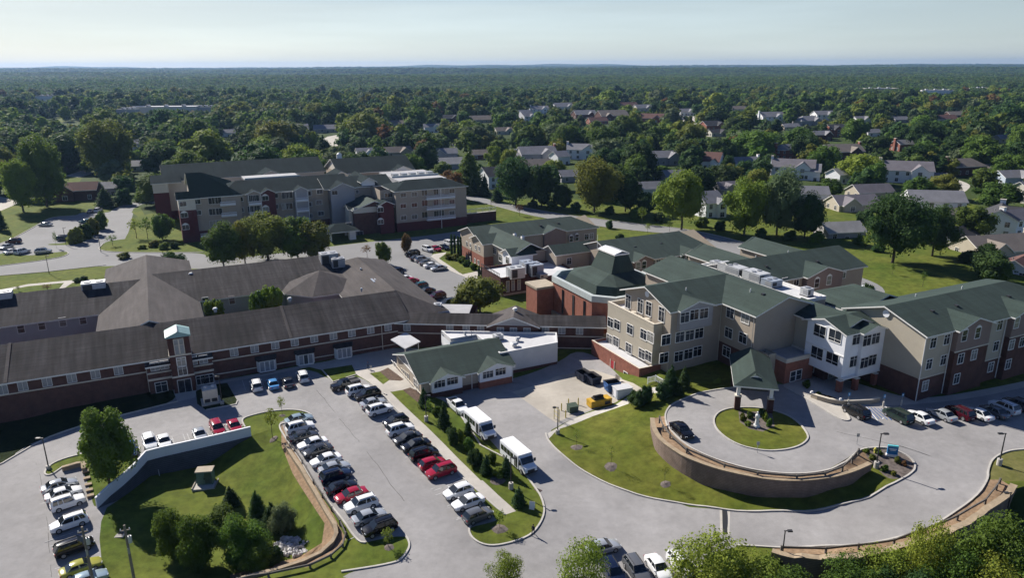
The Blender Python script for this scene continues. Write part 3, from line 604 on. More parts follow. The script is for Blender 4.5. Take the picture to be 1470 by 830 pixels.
def vent_pipe(b, p, q, z, h=0.7, r=0.12, m='trim_white', cap=True):
    mb = MB(); mb.cyl((p, q, z - .3), (p, q, z + h), r, r, m, 8)
    if cap: mb.cyl((p, q, z + h), (p, q, z + h + .25), r * 1.8, r * 1.2, m, 8)
    return b.add('vent_pipe', mb, smooth=False)
def vent_box(b, p, q, z, s=0.35):
    mb = MB(); mb.box((p - s, q - s, z - .3), (p + s, q + s, z + .2), 'metal_dark'); return b.add('roof_vent', mb)
# ------------------------------------------------------------------ the three-storey care building with green roofs
RG = 'roof_green'
g = Bld('care_building', 'three-storey beige care building with green gabled roofs and a white bay tower', 'building', 90, 84, 0)
# left wing with the terrace
g.walls(74.4, 85.2, 92, 105.4, -0.4, 11, 'siding_tan', None, None, 'p', 13.3, (True, False), 'siding_tan')
g.roof(74.4, 92, 92, 105.4, 11, 13.3, 'p', RG, ov=0.7, ends=(0.8, 0))
g.walls(85.2, 98, 83.9, 114, -0.4, 11, 'siding_tan', 'brick_brown', 3.7, 'q', 13.2, (True, True))
g.roof(85.2, 98, 83.9, 114, 11, 13.2, 'q', RG, ov=0.6)
mb = MB(); mb.box((72.6, 94.2, 0.4), (76.2, 108.2, 7.2), 'siding_beige', 'membrane_white')
for a, b in (((72.6, 94.2), (72.9, 108.2)), ((72.9, 94.2), (76.2, 94.5)), ((72.9, 107.9), (76.2, 108.2))): mb.box((a[0] - .03, a[1] - .03, 7.2), (b[0] + .03, b[1] + .03, 8.0), 'siding_beige', 'trim_cream')
mb.box((72.52, 94.12, 7.96), (72.98, 108.28, 8.06), 'trim_cream')
g.add('terrace_block', mb)
mb = MB(); mb.box((69.9, 94.0, -4), (76.0, 109.2, 0.05), 'brick_red', 'membrane_white')
for a, b in (((69.9, 94), (70.2, 109.2)), ((70.2, 94), (75.6, 94.3)), ((70.2, 108.9), (73, 109.2))): mb.box((a[0] - .02, a[1] - .02, 0.05), (b[0] + .02, b[1] + .02, 0.5), 'brick_red', 'trim_cream')
g.add('brick_podium', mb)
d = MB(); d.box((69.83, -0.55, 0), (69.95, 0.55, 2.2), 'door_red'); d.box((69.80, -0.7, 0), (69.90, -0.55, 2.35), 'trim_cream'); d.box((69.80, .55, 0), (69.90, .7, 2.35), 'trim_cream')
a, z = on_plane(879, 533, 'p', 69.9); d.v = [(x, y + a, zz - 3.3) for x, y, zz in d.v]; g.add('door', d, 'red service door in the brick base')
g.winpx('sash', '-p', 69.9, [(898, 541)])
for rows in ([(876.5, 463.5), (886, 466.5), (904.5, 473), (924, 480.5), (934, 484.5)], [(875, 487.5), (884.5, 491), (902.5, 500), (921.5, 508.5), (931, 512)]): g.winpx('pair', '-p', 72.6, rows)
g.winpx('tall', '-p', 74.4, [(902, 432), (919.5, 438), (931.5, 442), (950, 450)], dz=-0.2)
gv = MB(); gv.cyl((74.33, 98.7, 11.9), (74.2, 98.7, 11.9), 0.55, 0.55, 'siding_white', 16); g.add('gable_vent', gv)
for zz in (0.9, 4.5): g.winpx('pair', '-q', 92, [(956 - (zz < 1) * 3, 488 if zz > 2 else 514)])
g.dormer(75.7, 82.6, 91.2, 97, 7.2, 11, 12.1, 'siding_grey', RG, 'siding_grey')
for i, (u, v) in enumerate([(983, 456), (996.5, 452), (1010.5, 450)]): g.winpx('pair', '-q', 91.2, [(u, v)])
for rows in ([(976, 484), (990, 481.5), (1003.5, 478.5)], [(974, 512), (988, 508.5), (1001, 504.5)]): g.winpx('pair', '-q', 92, rows)
for rows in ([(1048.5, 449.5), (1070, 456.5)], [(1046, 478), (1066.5, 485.5)], [(1043, 505)]): g.winpx('pair', '-p', 85.2, rows)
for p, q in ((85.1, 91.9), (84.9, 84.0)): mb = MB(); mb.cyl((p, q, 0), (p, q, 10.8), .06, .06, 'trim_cream', 6); g.add('downpipe', mb)
# terrace furniture belongs to the terrace: small tables and chairs are things of their own (built later)
# link and entrance block
g.walls(94.3, 101.5, 73, 84.0, 2.6, 9.9, 'siding_beige', sides='lrb')
g.roof(94.3, 101.7, 74, 86.5, 9.9, 11.3, 'q', RG, ov=0.6, ends=(0, 0))
g.roof(93.4, 104.5, 73, 81, 9.9, 11.2, 'p', RG, hips=(0, 0), ov=0.5)
g.walls(93.2, 99.8, 72.8, 80.4, 2.6, 9.9, 'siding_white', name='bay_wall')
g.walls(93.25, 93.6, 73, 80.3, 9.9, 9.95, 'siding_white', None, None, 'p', 11.1, (True, False))
g.dormer(96.3, 101.3, 72.2, 77, 2.6, 9.9, 10.7, 'siding_white', RG, 'siding_white')
mb = MB(); mb.box((93.15, 72.1, 2.45), (101.4, 80.4, 2.62), 'trim_white'); mb.box((93.1, 72.7, 6.05), (93.25, 80.3, 6.25), 'trim_white'); g.add('soffit', mb)
for rows in ([(1177, 475.5), (1199, 482.5)], [(1173, 507), (1195, 514.5)]): g.winpx('big', '-p', 93.2, rows)
for rows in ([(1229.5, 487)], [(1225.5, 519)]): g.winpx('pair', '-q', 72.8, rows)
for rows in ([(1244.5, 489), (1257, 486)], [(1240.5, 521), (1252, 517)]): g.winpx('pair', '-q', 72.2, rows)
for p, q in ((93.6, 73.2), (96.6, 72.7), (101, 72.7), (93.6, 80)):
    mb = MB(); mb.box((p - .38, q - .38, -.2), (p + .38, q + .38, 1.9), 'brick_red'); mb.box((p - .46, q - .46, 1.9), (p + .46, q + .46, 2.05), 'trim_white'); mb.box((p - .22, q - .22, 2.05), (p + .22, q + .22, 2.5), 'trim_white'); g.add('column', mb)
g.walls(95.2, 101.5, 77.6, 84, -0.4, 2.6, 'brick_dark', sides='lf')
g.win('doors', 97.2, 77.55, 0.02, '-q', 'door'); g.win('doors', 99.8, 77.55, 0.02, '-q', 'door'); g.win('pair', 95.15, 80.6, .5, '-p')
g.walls(88, 94.3, 79.2, 86, -0.4, 3.9, 'brick_red', name='wall'); g.flat(88, 94.3, 79.2, 86, 3.9, 'membrane_grey', 'trim_cream', 0.4)
g.winpx('sash', '-q', 79.2, [(1138, 540.5), (1146.5, 538)])
g.walls(86.5, 88, 81.5, 86, -0.4, 4.6, 'siding_beige', name='parapet_wall')
# right wing
g.walls(101.3, 139, 65.4, 79.8, -0.3, 11, 'siding_beige', 'brick_brown', 3.7, 'p', 13.4, (True, False))
g.roof(101.3, 139, 65.4, 79.8, 11, 13.4, 'p', RG, hips=(0, 7), ov=0.6)
gv = MB(); gv.cyl((101.25, 72.4, 12.2), (101.1, 72.4, 12.2), 0.6, 0.6, 'siding_white', 16); g.add('gable_vent', gv)
g.dormer(107.6, 115.8, 64.5, 72, -.3, 11, 12.4, 'siding_mauve', RG, 'siding_mauve', 'brick_brown', 7.3)
g.dormer(121.5, 130, 64.5, 72, -.3, 11, 12.4, 'siding_mauve', RG, 'siding_mauve', 'brick_brown', 7.3)
mb = MB(); mb.box((107.5, 64.42, 7.2), (115.9, 64.6, 7.4), 'trim_cream'); mb.box((121.4, 64.42, 7.2), (130.1, 64.6, 7.4), 'trim_cream'); mb.box((101.2, 65.32, 3.6), (107.6, 65.5, 3.8), 'trim_cream'); mb.box((115.8, 65.32, 3.6), (121.5, 65.5, 3.8), 'trim_cream'); g.add('band', mb)
for rows in ([(1339.5, 492.5), (1359, 487.5)], [(1333.5, 523), (1354, 517)], [(1328, 554)]): g.winpx('single', '-q', 65.4, rows)
g.winpx('arch', '-q', 64.5, [(1384.5, 482), (1403.5, 478)]); g.winpx('arch', '-q', 64.5, [(1459.5, 463.5)])
for rows in ([(1379, 515), (1398, 509.5)], [(1373, 544)], [(1452, 495), (1467, 491)], [(1447, 523)]): g.winpx('single', '-q', 64.5, rows)
for rows in ([(1435, 467), (1416.5, 473)], [(1429.5, 497), (1412.5, 501.5)], [(1406, 531), (1422, 527)]): g.winpx('single', '-q', 65.4, rows)
g.winpx('sash', '+p', 101.25, [])
for p, q in ((101.15, 65.25), (120.9, 65.25), (107.3, 65.25)): mb = MB(); mb.cyl((p, q, .1), (p, q, 10.8), .07, .07, 'trim_white', 6); g.add('downpipe', mb)
g.walls(104, 118, 79.8, 92, -1, 9.5, 'siding_beige', 'brick_brown', 3.5); g.roof(104, 118, 79.8, 92, 9.6, 12, 'q', RG, hips=(0, 6), ov=.5)
# mechanical strip and back wing
g.walls(98, 103.4, 86, 113, -.4, 10.6, 'siding_beige'); g.flat(98, 103.4, 86, 113, 10.7, 'membrane_white', 'trim_white', 0.3)
for i, (q0, q1, p0, p1, h, m) in enumerate([(103, 109, 98.9, 101.4, 1.5, 'metal_light'), (97.5, 102, 98.9, 101.6, 1.7, 'metal_light'), (94.2, 97, 98.8, 101.4, 1.3, 'metal_blue_grey'), (110, 112, 99.5, 101.5, 1, 'metal_light'), (87.5, 89.2, 100.5, 102, 1.4, 'metal_light')]):
    mb = MB(); hvac(mb, (p0, q0, 10.7), (p1, q1, 10.7 + h), m, 2 if i < 3 else 1); g.add('rooftop_unit', mb)
g.walls(103, 130.2, 99.9, 114.4, -3, 10, 'siding_tan', None, None, 'p', 12.6, (False, True)); g.roof(99, 130.2, 99.9, 114.4, 10, 12.6, 'p', RG, ov=.6, ends=(0, .6))
g.dormer(112.8, 122.6, 98.6, 107, -3, 10, 11.5, 'siding_mauve', RG, 'siding_mauve')
g.winpx('arch', '-q', 98.6, [(1172.5, 406.5), (1190, 402.5), (1187, 427.5), (1170, 430)]); g.winpx('single', '-q', 99.9, [(1210.5, 394), (1208.5, 418), (1206, 439), (1143, 404.5), (1126, 405)])
g.walls(104, 112, 114.4, 124, -3, 10, 'siding_tan', None, None, 'q', 12, (False, True)); g.roof(104, 112, 108, 124, 10, 11.8, 'q', RG, ov=.5)
g.walls(119, 127, 114.4, 124, -3, 10, 'siding_tan', None, None, 'q', 12, (False, True)); g.roof(119, 127, 108, 124, 10, 11.8, 'q', RG, ov=.5)
for p, q, z in ((80.5, 96, 12.4), (89.5, 90, 12.6), (87, 97, 11.6), (113, 76, 12.2), (122, 74, 12.9), (109, 109, 11.9), (118, 109, 11.9)): vent_pipe(g, p, q, z, .55, .09, 'trim_white', False)
for p, q, z in ((90, 87.5, 12.7), (108, 69.5, 12.4), (114, 69.5, 12.4), (127, 69, 12.3), (107, 104, 11.5), (120, 103, 11.2)): vent_box(g, p, q, z, .28)
# ------------------------------------------------------------------ drive-through canopy at the entrance
def make_canopy():
    ang = math.radians(77); px, py = W(79.3, 77.5)
    b = Bld('entrance_canopy', 'drive-through canopy with green hipped roof on brick and white pillars', 'canopy', px, py, 0, ang - math.pi / 2, world=True)
    b.o = (0, 0, 0)
    # local: y runs towards the building
    hw, y0, y1 = 2.35, -4.6, 6.5
    for x in (-hw, hw):
        for y in (y0 + .3, y1 - 2):
            mb = MB(); mb.box((x - .42, y - .42, -.2), (x + .42, y + .42, 2.2), 'brick_dark'); mb.box((x - .5, y - .5, 2.2), (x + .5, y + .5, 2.35), 'trim_cream'); mb.box((x - .25, y - .25, 2.35), (x + .25, y + .25, 3.9), 'trim_white'); b.add('pillar', mb)
    mb = MB(); mb.box((-hw - .3, y0, 3.75), (hw + .3, y0 + .5, 4.3), 'trim_white'); mb.box((-hw - .3, y0 + .5, 3.75), (-hw + .3, y1, 4.3), 'trim_white'); mb.box((hw - .3, y0 + .5, 3.75), (hw + .3, y1, 4.3), 'trim_white'); b.add('beam', mb); mb = MB(); mb.box((-hw - .28, y0 + .1, 4.1), (hw + .28, y1, 4.28), 'trim_cream'); b.add('ceiling', mb); mb = MB(); mb.box((-hw + .4, y0 + .6, 3.1), (hw - .4, y0 + .7, 3.75), 'metal_dark'); b.add('clearance_board', mb)
    b.roof(-hw - .3, hw + .3, y0, y1 + .4, 4.35, 5.65, 'q', RG, hips=(2.1, 0), ov=.55)
    mb = MB(); zt = 5.35
    mb.poly([(-.95, y0 + 1.05, 4.95), (.95, y0 + 1.05, 4.95), (0, y0 + 1.05, 5.42)], 'siding_white'); mb.slab([(-1.05, y0 + .95, 4.93), (0, y0 + .95, 5.48), (0, y0 + 2.3, 5.48), (-1.05, y0 + 1.6, 4.93)][::-1], .08, RG, 'trim_white'); mb.slab([(1.05, y0 + .95, 4.93), (0, y0 + .95, 5.48), (0, y0 + 2.3, 5.48), (1.05, y0 + 1.6, 4.93)], .08, RG, 'trim_white')
    b.add('roof_dormer', mb)
make_canopy()
# ------------------------------------------------------------------ the long low brick building with brown shingle roofs
RB, RL = 'roof_brown', 'roof_brown_light'
b = Bld('nursing_home', 'long low brick building with brown shingle roofs, hipped centre and a small square brick tower', 'building', -1, 129, -3)
b.walls(-70, 38.6, 129.9, 147.6, -4, 2.9, 'brick_brown', sides='lfrb'); b.roof(-70, 41.3, 129.9, 147.6, 2.9, 6.1, 'p', RB, ov=.6, ends=(0, 0))
mb = MB(); mb.box((-70, 129.8, .55), (-5.4, 129.93, .75), 'trim_cream'); mb.box((4.8, 129.8, .55), (38.6, 129.93, .75), 'trim_cream'); mb.box((4.8, 129.8, -2.0), (38.6, 129.93, -1.85), 'trim_cream'); b.add('band', mb)
for px in ([(4, 560), (32.7, 554.5), (67.5, 548.5), (103, 543), (137, 537.5), (170, 532)], [(336, 505.5), (365.5, 500.5), (395, 495.5), (423, 491), (451, 486), (478.6, 482), (505, 478), (532, 473.5), (557, 469.5)]): b.winpx('strip', '-q', 129.85, px)
b.winpx('strip', '-q', 129.85, [(-20, 564), (-44, 568)])
mb = MB()
for p in (-25.2, 18.5): mb.slab([(p - .25, 129.3, 2.82), (p + .25, 129.3, 2.82), (p + .25, 138.7, 6.3), (p - .25, 138.7, 6.3)], .1, RL, RL)
for p in (-5.5, 35.4): mb.cyl((p, 129.75, -3), (p, 129.75, 2.6), .07, .07, 'trim_cream', 6)
b.add('roof_seam', mb)
# entrance recess with the tower
b.walls(-5.4, 4.8, 128.9, 130.5, -4, 1.9, 'brick_brown', sides='lfr'); 
mb = MB(); mb.slab([(-5.6, 128.3, 2.0), (5, 128.3, 2.0), (5, 130.8, 3.0), (-5.6, 130.8, 3.0)], .25, RB, 'trim_white'); mb.box((-5.5, 128.75, -.75), (-1.7, 128.95, -.4), 'trim_cream'); mb.box((1.7, 128.75, -.75), (4.9, 128.95, -.4), 'trim_cream'); mb.box((-5.5, 128.6, .55), (4.9, 128.9, .75), 'trim_cream'); b.add('entrance_trim', mb)
b.winpx('strip', '-q', 128.9, [(222, 526.5), (236, 524)]); b.winpx('strip', '-q', 128.9, [(277, 518), (292, 516)])
b.win('pair', -3.6, 128.9, -3, '-q', 'door'); b.win('single', 2.6, 128.9, -2.9, '-q'); b.win('single', 4, 128.9, -2.9, '-q')
mb = MB(); mb.box((-1.7, 127.0, -4), (1.7, 130.6, 7.2), 'brick_dark'); mb.box((-1.76, 126.94, 3.6), (1.76, 130.6, 3.85), 'trim_cream'); mb.box((-1.76, 126.94, -.2), (1.76, 130.6, .1), 'trim_cream'); b.add('tower', mb)
mb = MB(); zt = 8.45
for pts in ([(-1.95, 126.75, 7.2), (1.95, 126.75, 7.2), (0, 126.75, 7.95)],): mb.poly(pts, 'roof_teal')
for pts in ([(-1.95, 126.7, 7.2), (0, 126.7, 8.0), (0, 128.8, zt), (-1.95, 128.8, 7.7)], [(1.95, 126.7, 7.2), (0, 126.7, 8.0), (0, 128.8, zt), (1.95, 128.8, 7.7)], [(-1.95, 130.9, 7.2), (0, 130.9, 8.0), (0, 128.8, zt), (-1.95, 128.8, 7.7)], [(1.95, 130.9, 7.2), (0, 130.9, 8.0), (0, 128.8, zt), (1.95, 128.8, 7.7)]):
    mb.poly(pts, 'roof_teal')
mb.box((-1.95, 126.7, 7.0), (1.95, 130.9, 7.2), 'roof_teal'); mb.cyl((0, 126.72, 8.06), (0, 128.8, zt + .05), .12, .12, 'trim_white', 6); mb.poly([(-1.95, 126.7, 7.2), (-1.95, 130.9, 7.2), (-1.95, 128.8, 7.7)], 'roof_teal'); mb.poly([(1.95, 126.7, 7.2), (1.95, 130.9, 7.2), (1.95, 128.8, 7.7)], 'roof_teal'); b.add('tower_roof', mb)
b.win('narrow', -.35, 127, 4.0, '-q'); b.win('narrow', .35, 127, 4.0, '-q'); b.win('single', 0, 127, 1.7, '-q'); b.win('single', 0, 127, .15, '-q'); b.win('doors', 0, 126.95, -3, '-q', 'door')
# three bay windows
for i, (u, v) in enumerate([(383, 527), (438.5, 520), (493, 508)]):
    a, z = on_plane(u, v, 'q', 129.9); mb = MB(); z0, z1 = -2.75, -.55
    pts = [(a - 1.7, 129.9), (a - 1.3, 129), (a + 1.3, 129), (a + 1.7, 129.9)]
    mb.prism(pts, z0, z1, 'trim_white'); mb.prism([(a - 1.9, 129.9), (a - 1.45, 128.8), (a + 1.45, 128.8), (a + 1.9, 129.9)], z1, [z1 + .7, z1 + .12, z1 + .12, z1 + .7], 'roof_brown'); mb.prism([(a - 1.6, 129.9), (a - 1.25, 129.1), (a + 1.25, 129.1), (a + 1.6, 129.9)], -4, z0, 'brick_brown')
    o = b.add('bay_window', mb, None if i != 1 else 'bay with white double doors')
    for k in range(3):
        x = a + (k - 1) * .85; w = MB(); w.box((x - .34, 128.97, z0 + .25), (x + .34, 128.99, z1 - .2), 'glass_dark' if i == 1 and k == 1 else 'glass_curtain'); w.v = [(p - b.o[0], q - b.o[1], zz - b.o[2]) for p, q, zz in w.v]; w.build('pane', o)
# fabric porch roof near the pavilion
mb = MB(); mb.slab([(37.2, 121.3, .3), (41, 123.5, .3), (39.6, 128, .9), (35.8, 125.5, .9)][::1], .15, 'membrane_white', 'trim_white')
for p, q in ((37.4, 121.8), (40.6, 123.7)): mb.cyl((p, q, -3), (p, q, .3), .07, .07, 'trim_white', 6)
b.add('porch_awning', mb)
# hipped centre
b.walls(-13, 4.6, 149, 197.6, -4, 3, 'brick_brown'); b.roof(-13, 4.6, 139, 198, 3, 6.75, 'q', RL, hips=(0, 6), ov=.6, ends=(0, .5))
mb = MB(); mb.poly([(-13.2, 139.03, 2.8), (4.8, 139.03, 2.8), (-4.2, 139.03, 6.6)], RL); b.add('hip_front', mb)
b.walls(-70, -12, 160.6, 182, -4, 3, 'siding_grey', sides='lfb'); b.roof(-70, -5, 160.6, 182, 3, 6.2, 'p', RB, ov=.6, ends=(0, 0))
b.walls(4, 34, 160.6, 187, -4, 3, 'siding_grey', sides='frb'); b.roof(-4, 38, 160.6, 187, 3, 6.4, 'p', RB, ov=.6, ends=(0, 0))
b.winpx('sash', '-q', 160.6, [(60, 467.5), (90, 462.5), (119, 459.5), (30, 472), (295, 433), (333, 431), (370, 424)])
b.walls(33.2, 49.2, 131.6, 176, -4, 3, 'brick_brown', sides='lrb'); b.roof(33.2, 49.2, 131.6, 176, 3, 6.15, 'q', RL, hips=(7.5, 7), ov=.6)
mb = MB(); n = 8; c = (30.5, 160.8); ring = [(c[0] + 9.3 * math.cos(math.pi * (2 * k + 1) / n), c[1] + 9.3 * math.sin(math.pi * (2 * k + 1) / n)) for k in range(n)]
for k in range(n):
    a1, a2 = ring[k], ring[(k + 1) % n]; mb.slab([(a1[0], a1[1], 2.9), (a2[0], a2[1], 2.9), (c[0], c[1], 6.3)], .2, RL, 'trim_white')
b.add('octagon_roof', mb); mb = MB(); mb.prism([(c[0] + (x - c[0]) * .93, c[1] + (y - c[1]) * .93) for x, y in ring], -4, 2.8, 'siding_grey'); b.add('octagon_wall', mb)
# rooftop machines
for (u, v, z, w, dp, h) in ((136, 418, 5.0, 4.4, 2.4, 2.0), (2, 433, 5.0, 4.2, 2.4, 2.0), (472, 376, 5.4, 4, 3, 2.2), (485, 380, 5.2, 3, 2.2, 1.6)):
    if u < 200:
        for _ in range(20): x, y, _z = at(u, v + 6, z); p, q = Lc(x, y); z = .7 * z + .3 * (3 + (q - 160.6) * .298)
    x, y, _ = at(u, v, z); p, q = Lc(x, y); mb = MB(); hvac(mb, (p - w / 2, q - dp / 2, z - .7), (p + w / 2, q + dp / 2, z + h), 'metal_light' if u < 200 else 'metal_grey', 2); b.add('rooftop_unit', mb)
x, y, _ = at(543, 408, 4.6); p, q = Lc(x, y); mb = MB(); hvac(mb, (p - 1.3, q - 1.3, 3.6), (p + 1.3, q + 1.3, 5.6), 'metal_blue_grey', 1); b.add('rooftop_unit', mb)
for u, v, z in ((274, 395, 5.7), (518, 388, 5.5), (309, 446, 6.1), (416, 431, 6), (519, 417, 5.6), (693, 440, 5)):
    x, y, _ = at(u, v, z); p, q = Lc(x, y)
    if u < 600: vent_pipe(b, p, q, z, .3, .28 if u < 450 else .15, 'metal_light')
# ------------------------------------------------------------------ brick link corridor (turned away from the grid)
ang = math.radians(-4.2); ex, ey = at(564, 463.4, 2.5)[:2]; rot = ang
c = Bld('link_building', 'narrow brick corridor building with a brown roof and a small central gable joining two buildings', 'building', ex, ey, -3, rot, world=True); c.o = (0, 0, -3)
Lk = 40.6
c.walls(-3, Lk, .5, 6.2, -4, 2.5, 'brick_brown', 'brick_brown', 0, 'p', 3.5, (False, False)); c.roof(-2, Lk + .5, .5, 6.2, 2.5, 3.5, 'p', RB, ov=.5, ends=(0, 0))
c.walls(18.8, 28, -.3, 6, -4, 2.5, 'brick_brown', None, None, 'q', 4.3, (True, False), 'siding_grey'); c.roof(18.8, 28, -.3, 6.5, 2.5, 4.3, 'q', RL, ov=.5, ends=(.6, 0))
mb = MB(); mb.box((-2, .4, .2), (18.8, .52, .38), 'trim_cream'); mb.box((28, .4, .2), (Lk, .52, .38), 'trim_cream'); mb.box((28, .4, -2.2), (Lk, .52, -2.05), 'trim_cream'); c.add('band', mb)
for x in (2.6, 11, 14.2, 17): c.win('strip', x, .5, .75, '-q')
for x in (20.9, 23.4, 26): c.win('strip', x, -.3, .6, '-q')
for x in (29.5, 32.6, 36): c.win('strip', x, .5, .75, '-q')
vent_pipe(c, 23.5, 3.2, 4.2, .5, .3, 'trim_white'); 
mb = MB(); hvac(mb, (6.5, 8, 2.4), (8, 9.5, 3.6), 'metal_light', 1); mb.box((-1, 6.2, 2.2), (14, 12, 2.5), 'membrane_grey'); c.add('rooftop_unit', mb)
c.walls(-2, 15, 6.2, 12.5, -4, 2.2, 'brick_brown')
# ------------------------------------------------------------------ pavilion with the green roof
d = Bld('pavilion_building', 'single-storey beige pavilion with a green gabled roof, two small front gables and white flat-roofed annex', 'building', 35, 106, -3)
d.walls(35, 51.6, 106.1, 119.3, -3.6, .4, 'siding_tan', 'brick_dark', -2, 'p', 2.75, (True, True), 'siding_grey'); d.roof(35, 51.6, 106.1, 119.3, .4, 2.75, 'p', RG, ov=.6)
d.dormer(36.6, 42, 105.3, 112, -3.6, .2, 1.2, 'siding_white', RG, 'siding_white', 'brick_dark', -1.9)
d.dormer(45.2, 51.3, 105.3, 112, -3.6, .3, 1.4, 'siding_white', RG, 'siding_white', 'brick_red', -1.7)
mb = MB(); mb.box((34.9, 106, .15), (34.98, 119.3, .35), 'trim_white'); mb.box((34.88, 106, -2.1), (34.99, 119.3, -1.95), 'trim_cream'); mb.cyl((44, 105.95, -3), (44, 105.95, .2), .06, .06, 'trim_white', 6); mb.cyl((51.7, 105.9, -3), (51.7, 105.9, .2), .06, .06, 'trim_white', 6); d.add('trim', mb)
for i, px in enumerate(([(631, 551.5), (649.5, 547)], [(700.5, 538), (718.5, 533.5)])): d.winpx('pav', '-q', 105.3, px)
d.winpx('sash', '-p', 35, [(563.5, 525), (567.5, 528)]); d.winpx('sash', '-p', 35, [(596, 551), (599.5, 554)])
d.winpx('narrow', '-p', 35, [(577.5, 538), (580.5, 540.5), (583.5, 543), (586.5, 545)], dz=-.2, name='door')
d.walls(45, 51.6, 118.5, 123, -3.6, 1.2, 'siding_white')
ann = [(50.5, 108.6), (62.2, 108.6), (64.6, 113.2), (45.4, 124), (45.4, 119), (50.5, 119)]
mb = MB(); mb.prism(ann, -2.2, 1.25, 'annex_white', 'membrane_white'); mb.prism([(50.55, 108.65), (62.15, 108.65), (64.5, 113.2), (45.5, 123.9), (45.5, 119), (50.55, 119)], -4, -2.2, 'brick_dark')
for i in range(len(ann)):
    a, b_ = ann[i], ann[(i + 1) % len(ann)]; dx, dy = b_[0] - a[0], b_[1] - a[1]; l = math.hypot(dx, dy); nx, ny = -dy / l * .3, dx / l * .3
    mb.prism([a, b_, (b_[0] + nx, b_[1] + ny), (a[0] + nx, a[1] + ny)], 1.25, 1.6 + .003 * i, 'annex_white')
d.add('annex', mb)
for u, v, z, h, r in ((668, 484, 1.3, .9, .2), (677, 484, 1.3, .9, .07), (738.5, 497, 1.3, .5, .45), (743, 489.5, 1.3, .5, .35)):
    x, y, _ = at(u, v, z); p, q = Lc(x, y); vent_pipe(d, p, q, z, h, r, 'metal_light')
x, y, _ = at(715, 487, 1.3); p, q = Lc(x, y); mb = MB(); hvac(mb, (p - .8, q - .7, 1.25), (p + .8, q + .7, 2.2), 'metal_light', 1); d.add('rooftop_unit', mb)
# ------------------------------------------------------------------ two-storey building behind
e = Bld('residence_building', 'two-storey tan residence with long green roofs and a white gabled bay behind the brick chapel', 'building', 95, 170, -3)
e.walls(77.3, 115, 178.6, 192.3, -4, 4.6, 'siding_tan', 'brick_red', .3, 'p', 6.9, (True, True)); e.roof(77.3, 115, 178.6, 192.3, 4.6, 6.9, 'p', RG, hips=(0, 5), ov=.6)
e.walls(76.6, 80, 174.2, 182.4, -4, 4.6, 'siding_tan', 'brick_red', .8, 'p', 6.1, (True, False)); e.roof(76.6, 84, 174.2, 182.4, 4.6, 6.1, 'p', RG, ov=.55, ends=(.6, 0))
e.walls(79.4, 88, 160.8, 179, -4, 4.6, 'siding_tan'); e.roof(79.4, 88, 161, 185, 4.6, 6.7, 'q', RG, ov=.55)
e.walls(78, 84, 160, 165.4, -4, 4.3, 'siding_white', None, None, 'p', 5.5, (True, False)); e.roof(78, 85, 160, 165.4, 4.3, 5.5, 'p', RG, ov=.5, ends=(.5, 0))
e.walls(88.2, 100, 155.2, 162, -4, 4.6, 'siding_tan', None, None, 'p', 6.2, (True, False)); e.roof(88.2, 100, 155.2, 162, 4.6, 6.2, 'p', RG, ov=.5, ends=(.6, 0))
e.walls(98, 128, 141.4, 161, -4, 4.6, 'siding_tan', 'brick_brown', 1, 'p', 7.8, (True, True)); e.roof(98, 127, 141.4, 161, 4.6, 7.8, 'p', RG, hips=(0, 4), ov=.6)
e.dormer(101.6, 107.2, 140.6, 150, -4, 4.6, 5.8, 'siding_mauve', RG, 'siding_mauve'); e.dormer(115.8, 121.6, 140.6, 150, -4, 4.6, 5.8, 'siding_mauve', RG, 'siding_mauve')
e.dormer(97, 104, 177.8, 186, -4, 4.6, 5.9, 'siding_mauve', RG, 'siding_mauve')
e.winpx('arch', '-q', 177.8, [(820, 343), (828, 341)]); e.winpx('single', '-q', 178.6, [(842, 340), (849, 339)])
e.winpx('arch', '-q', 140.6, [(916, 382), (924.5, 380.5)]); e.winpx('arch', '-q', 140.6, [(980, 372), (988, 371)]); e.winpx('single', '-q', 141.4, [(937, 378.5), (945, 377.5), (958, 376), (966, 375)]); e.winpx('single', '-q', 141.4, [(1000, 369.5), (1008, 368.5)])
e.winpx('small', '-p', 76.6, [(670.5, 350), (675.5, 352), (683, 355), (688, 357)]); e.winpx('small', '-p', 76.6, [(670, 369.5), (675, 371.5), (682, 374.5), (687, 377)])
e.winpx('pair', '-p', 78, [(718.5, 370), (728.5, 374)]); e.winpx('pair', '-p', 79.4, [(710, 360)])
e.winpx('single', '-q', 155.2, [(817, 375)])
for u, v in ((739, 338), (750, 342)):
    x, y, _ = at(u, v, 6); p, q = Lc(x, y); mb = MB(); mb.box((p - .35, q - .5, 5.2), (p + .35, q + .5, 6.4), 'trim_white'); mb.poly([(p - .4, q - .55, 6.4), (p + .4, q - .55, 6.4), (p, q, 6.9)], 'trim_white'); e.add('roof_vent', mb)
for p, q, z in ((98, 182, 5.9), (104, 182.5, 5.9), (108, 188, 6.2), (106, 147, 6.3), (114, 147, 6.3)): vent_box(e, p, q, z, .35)
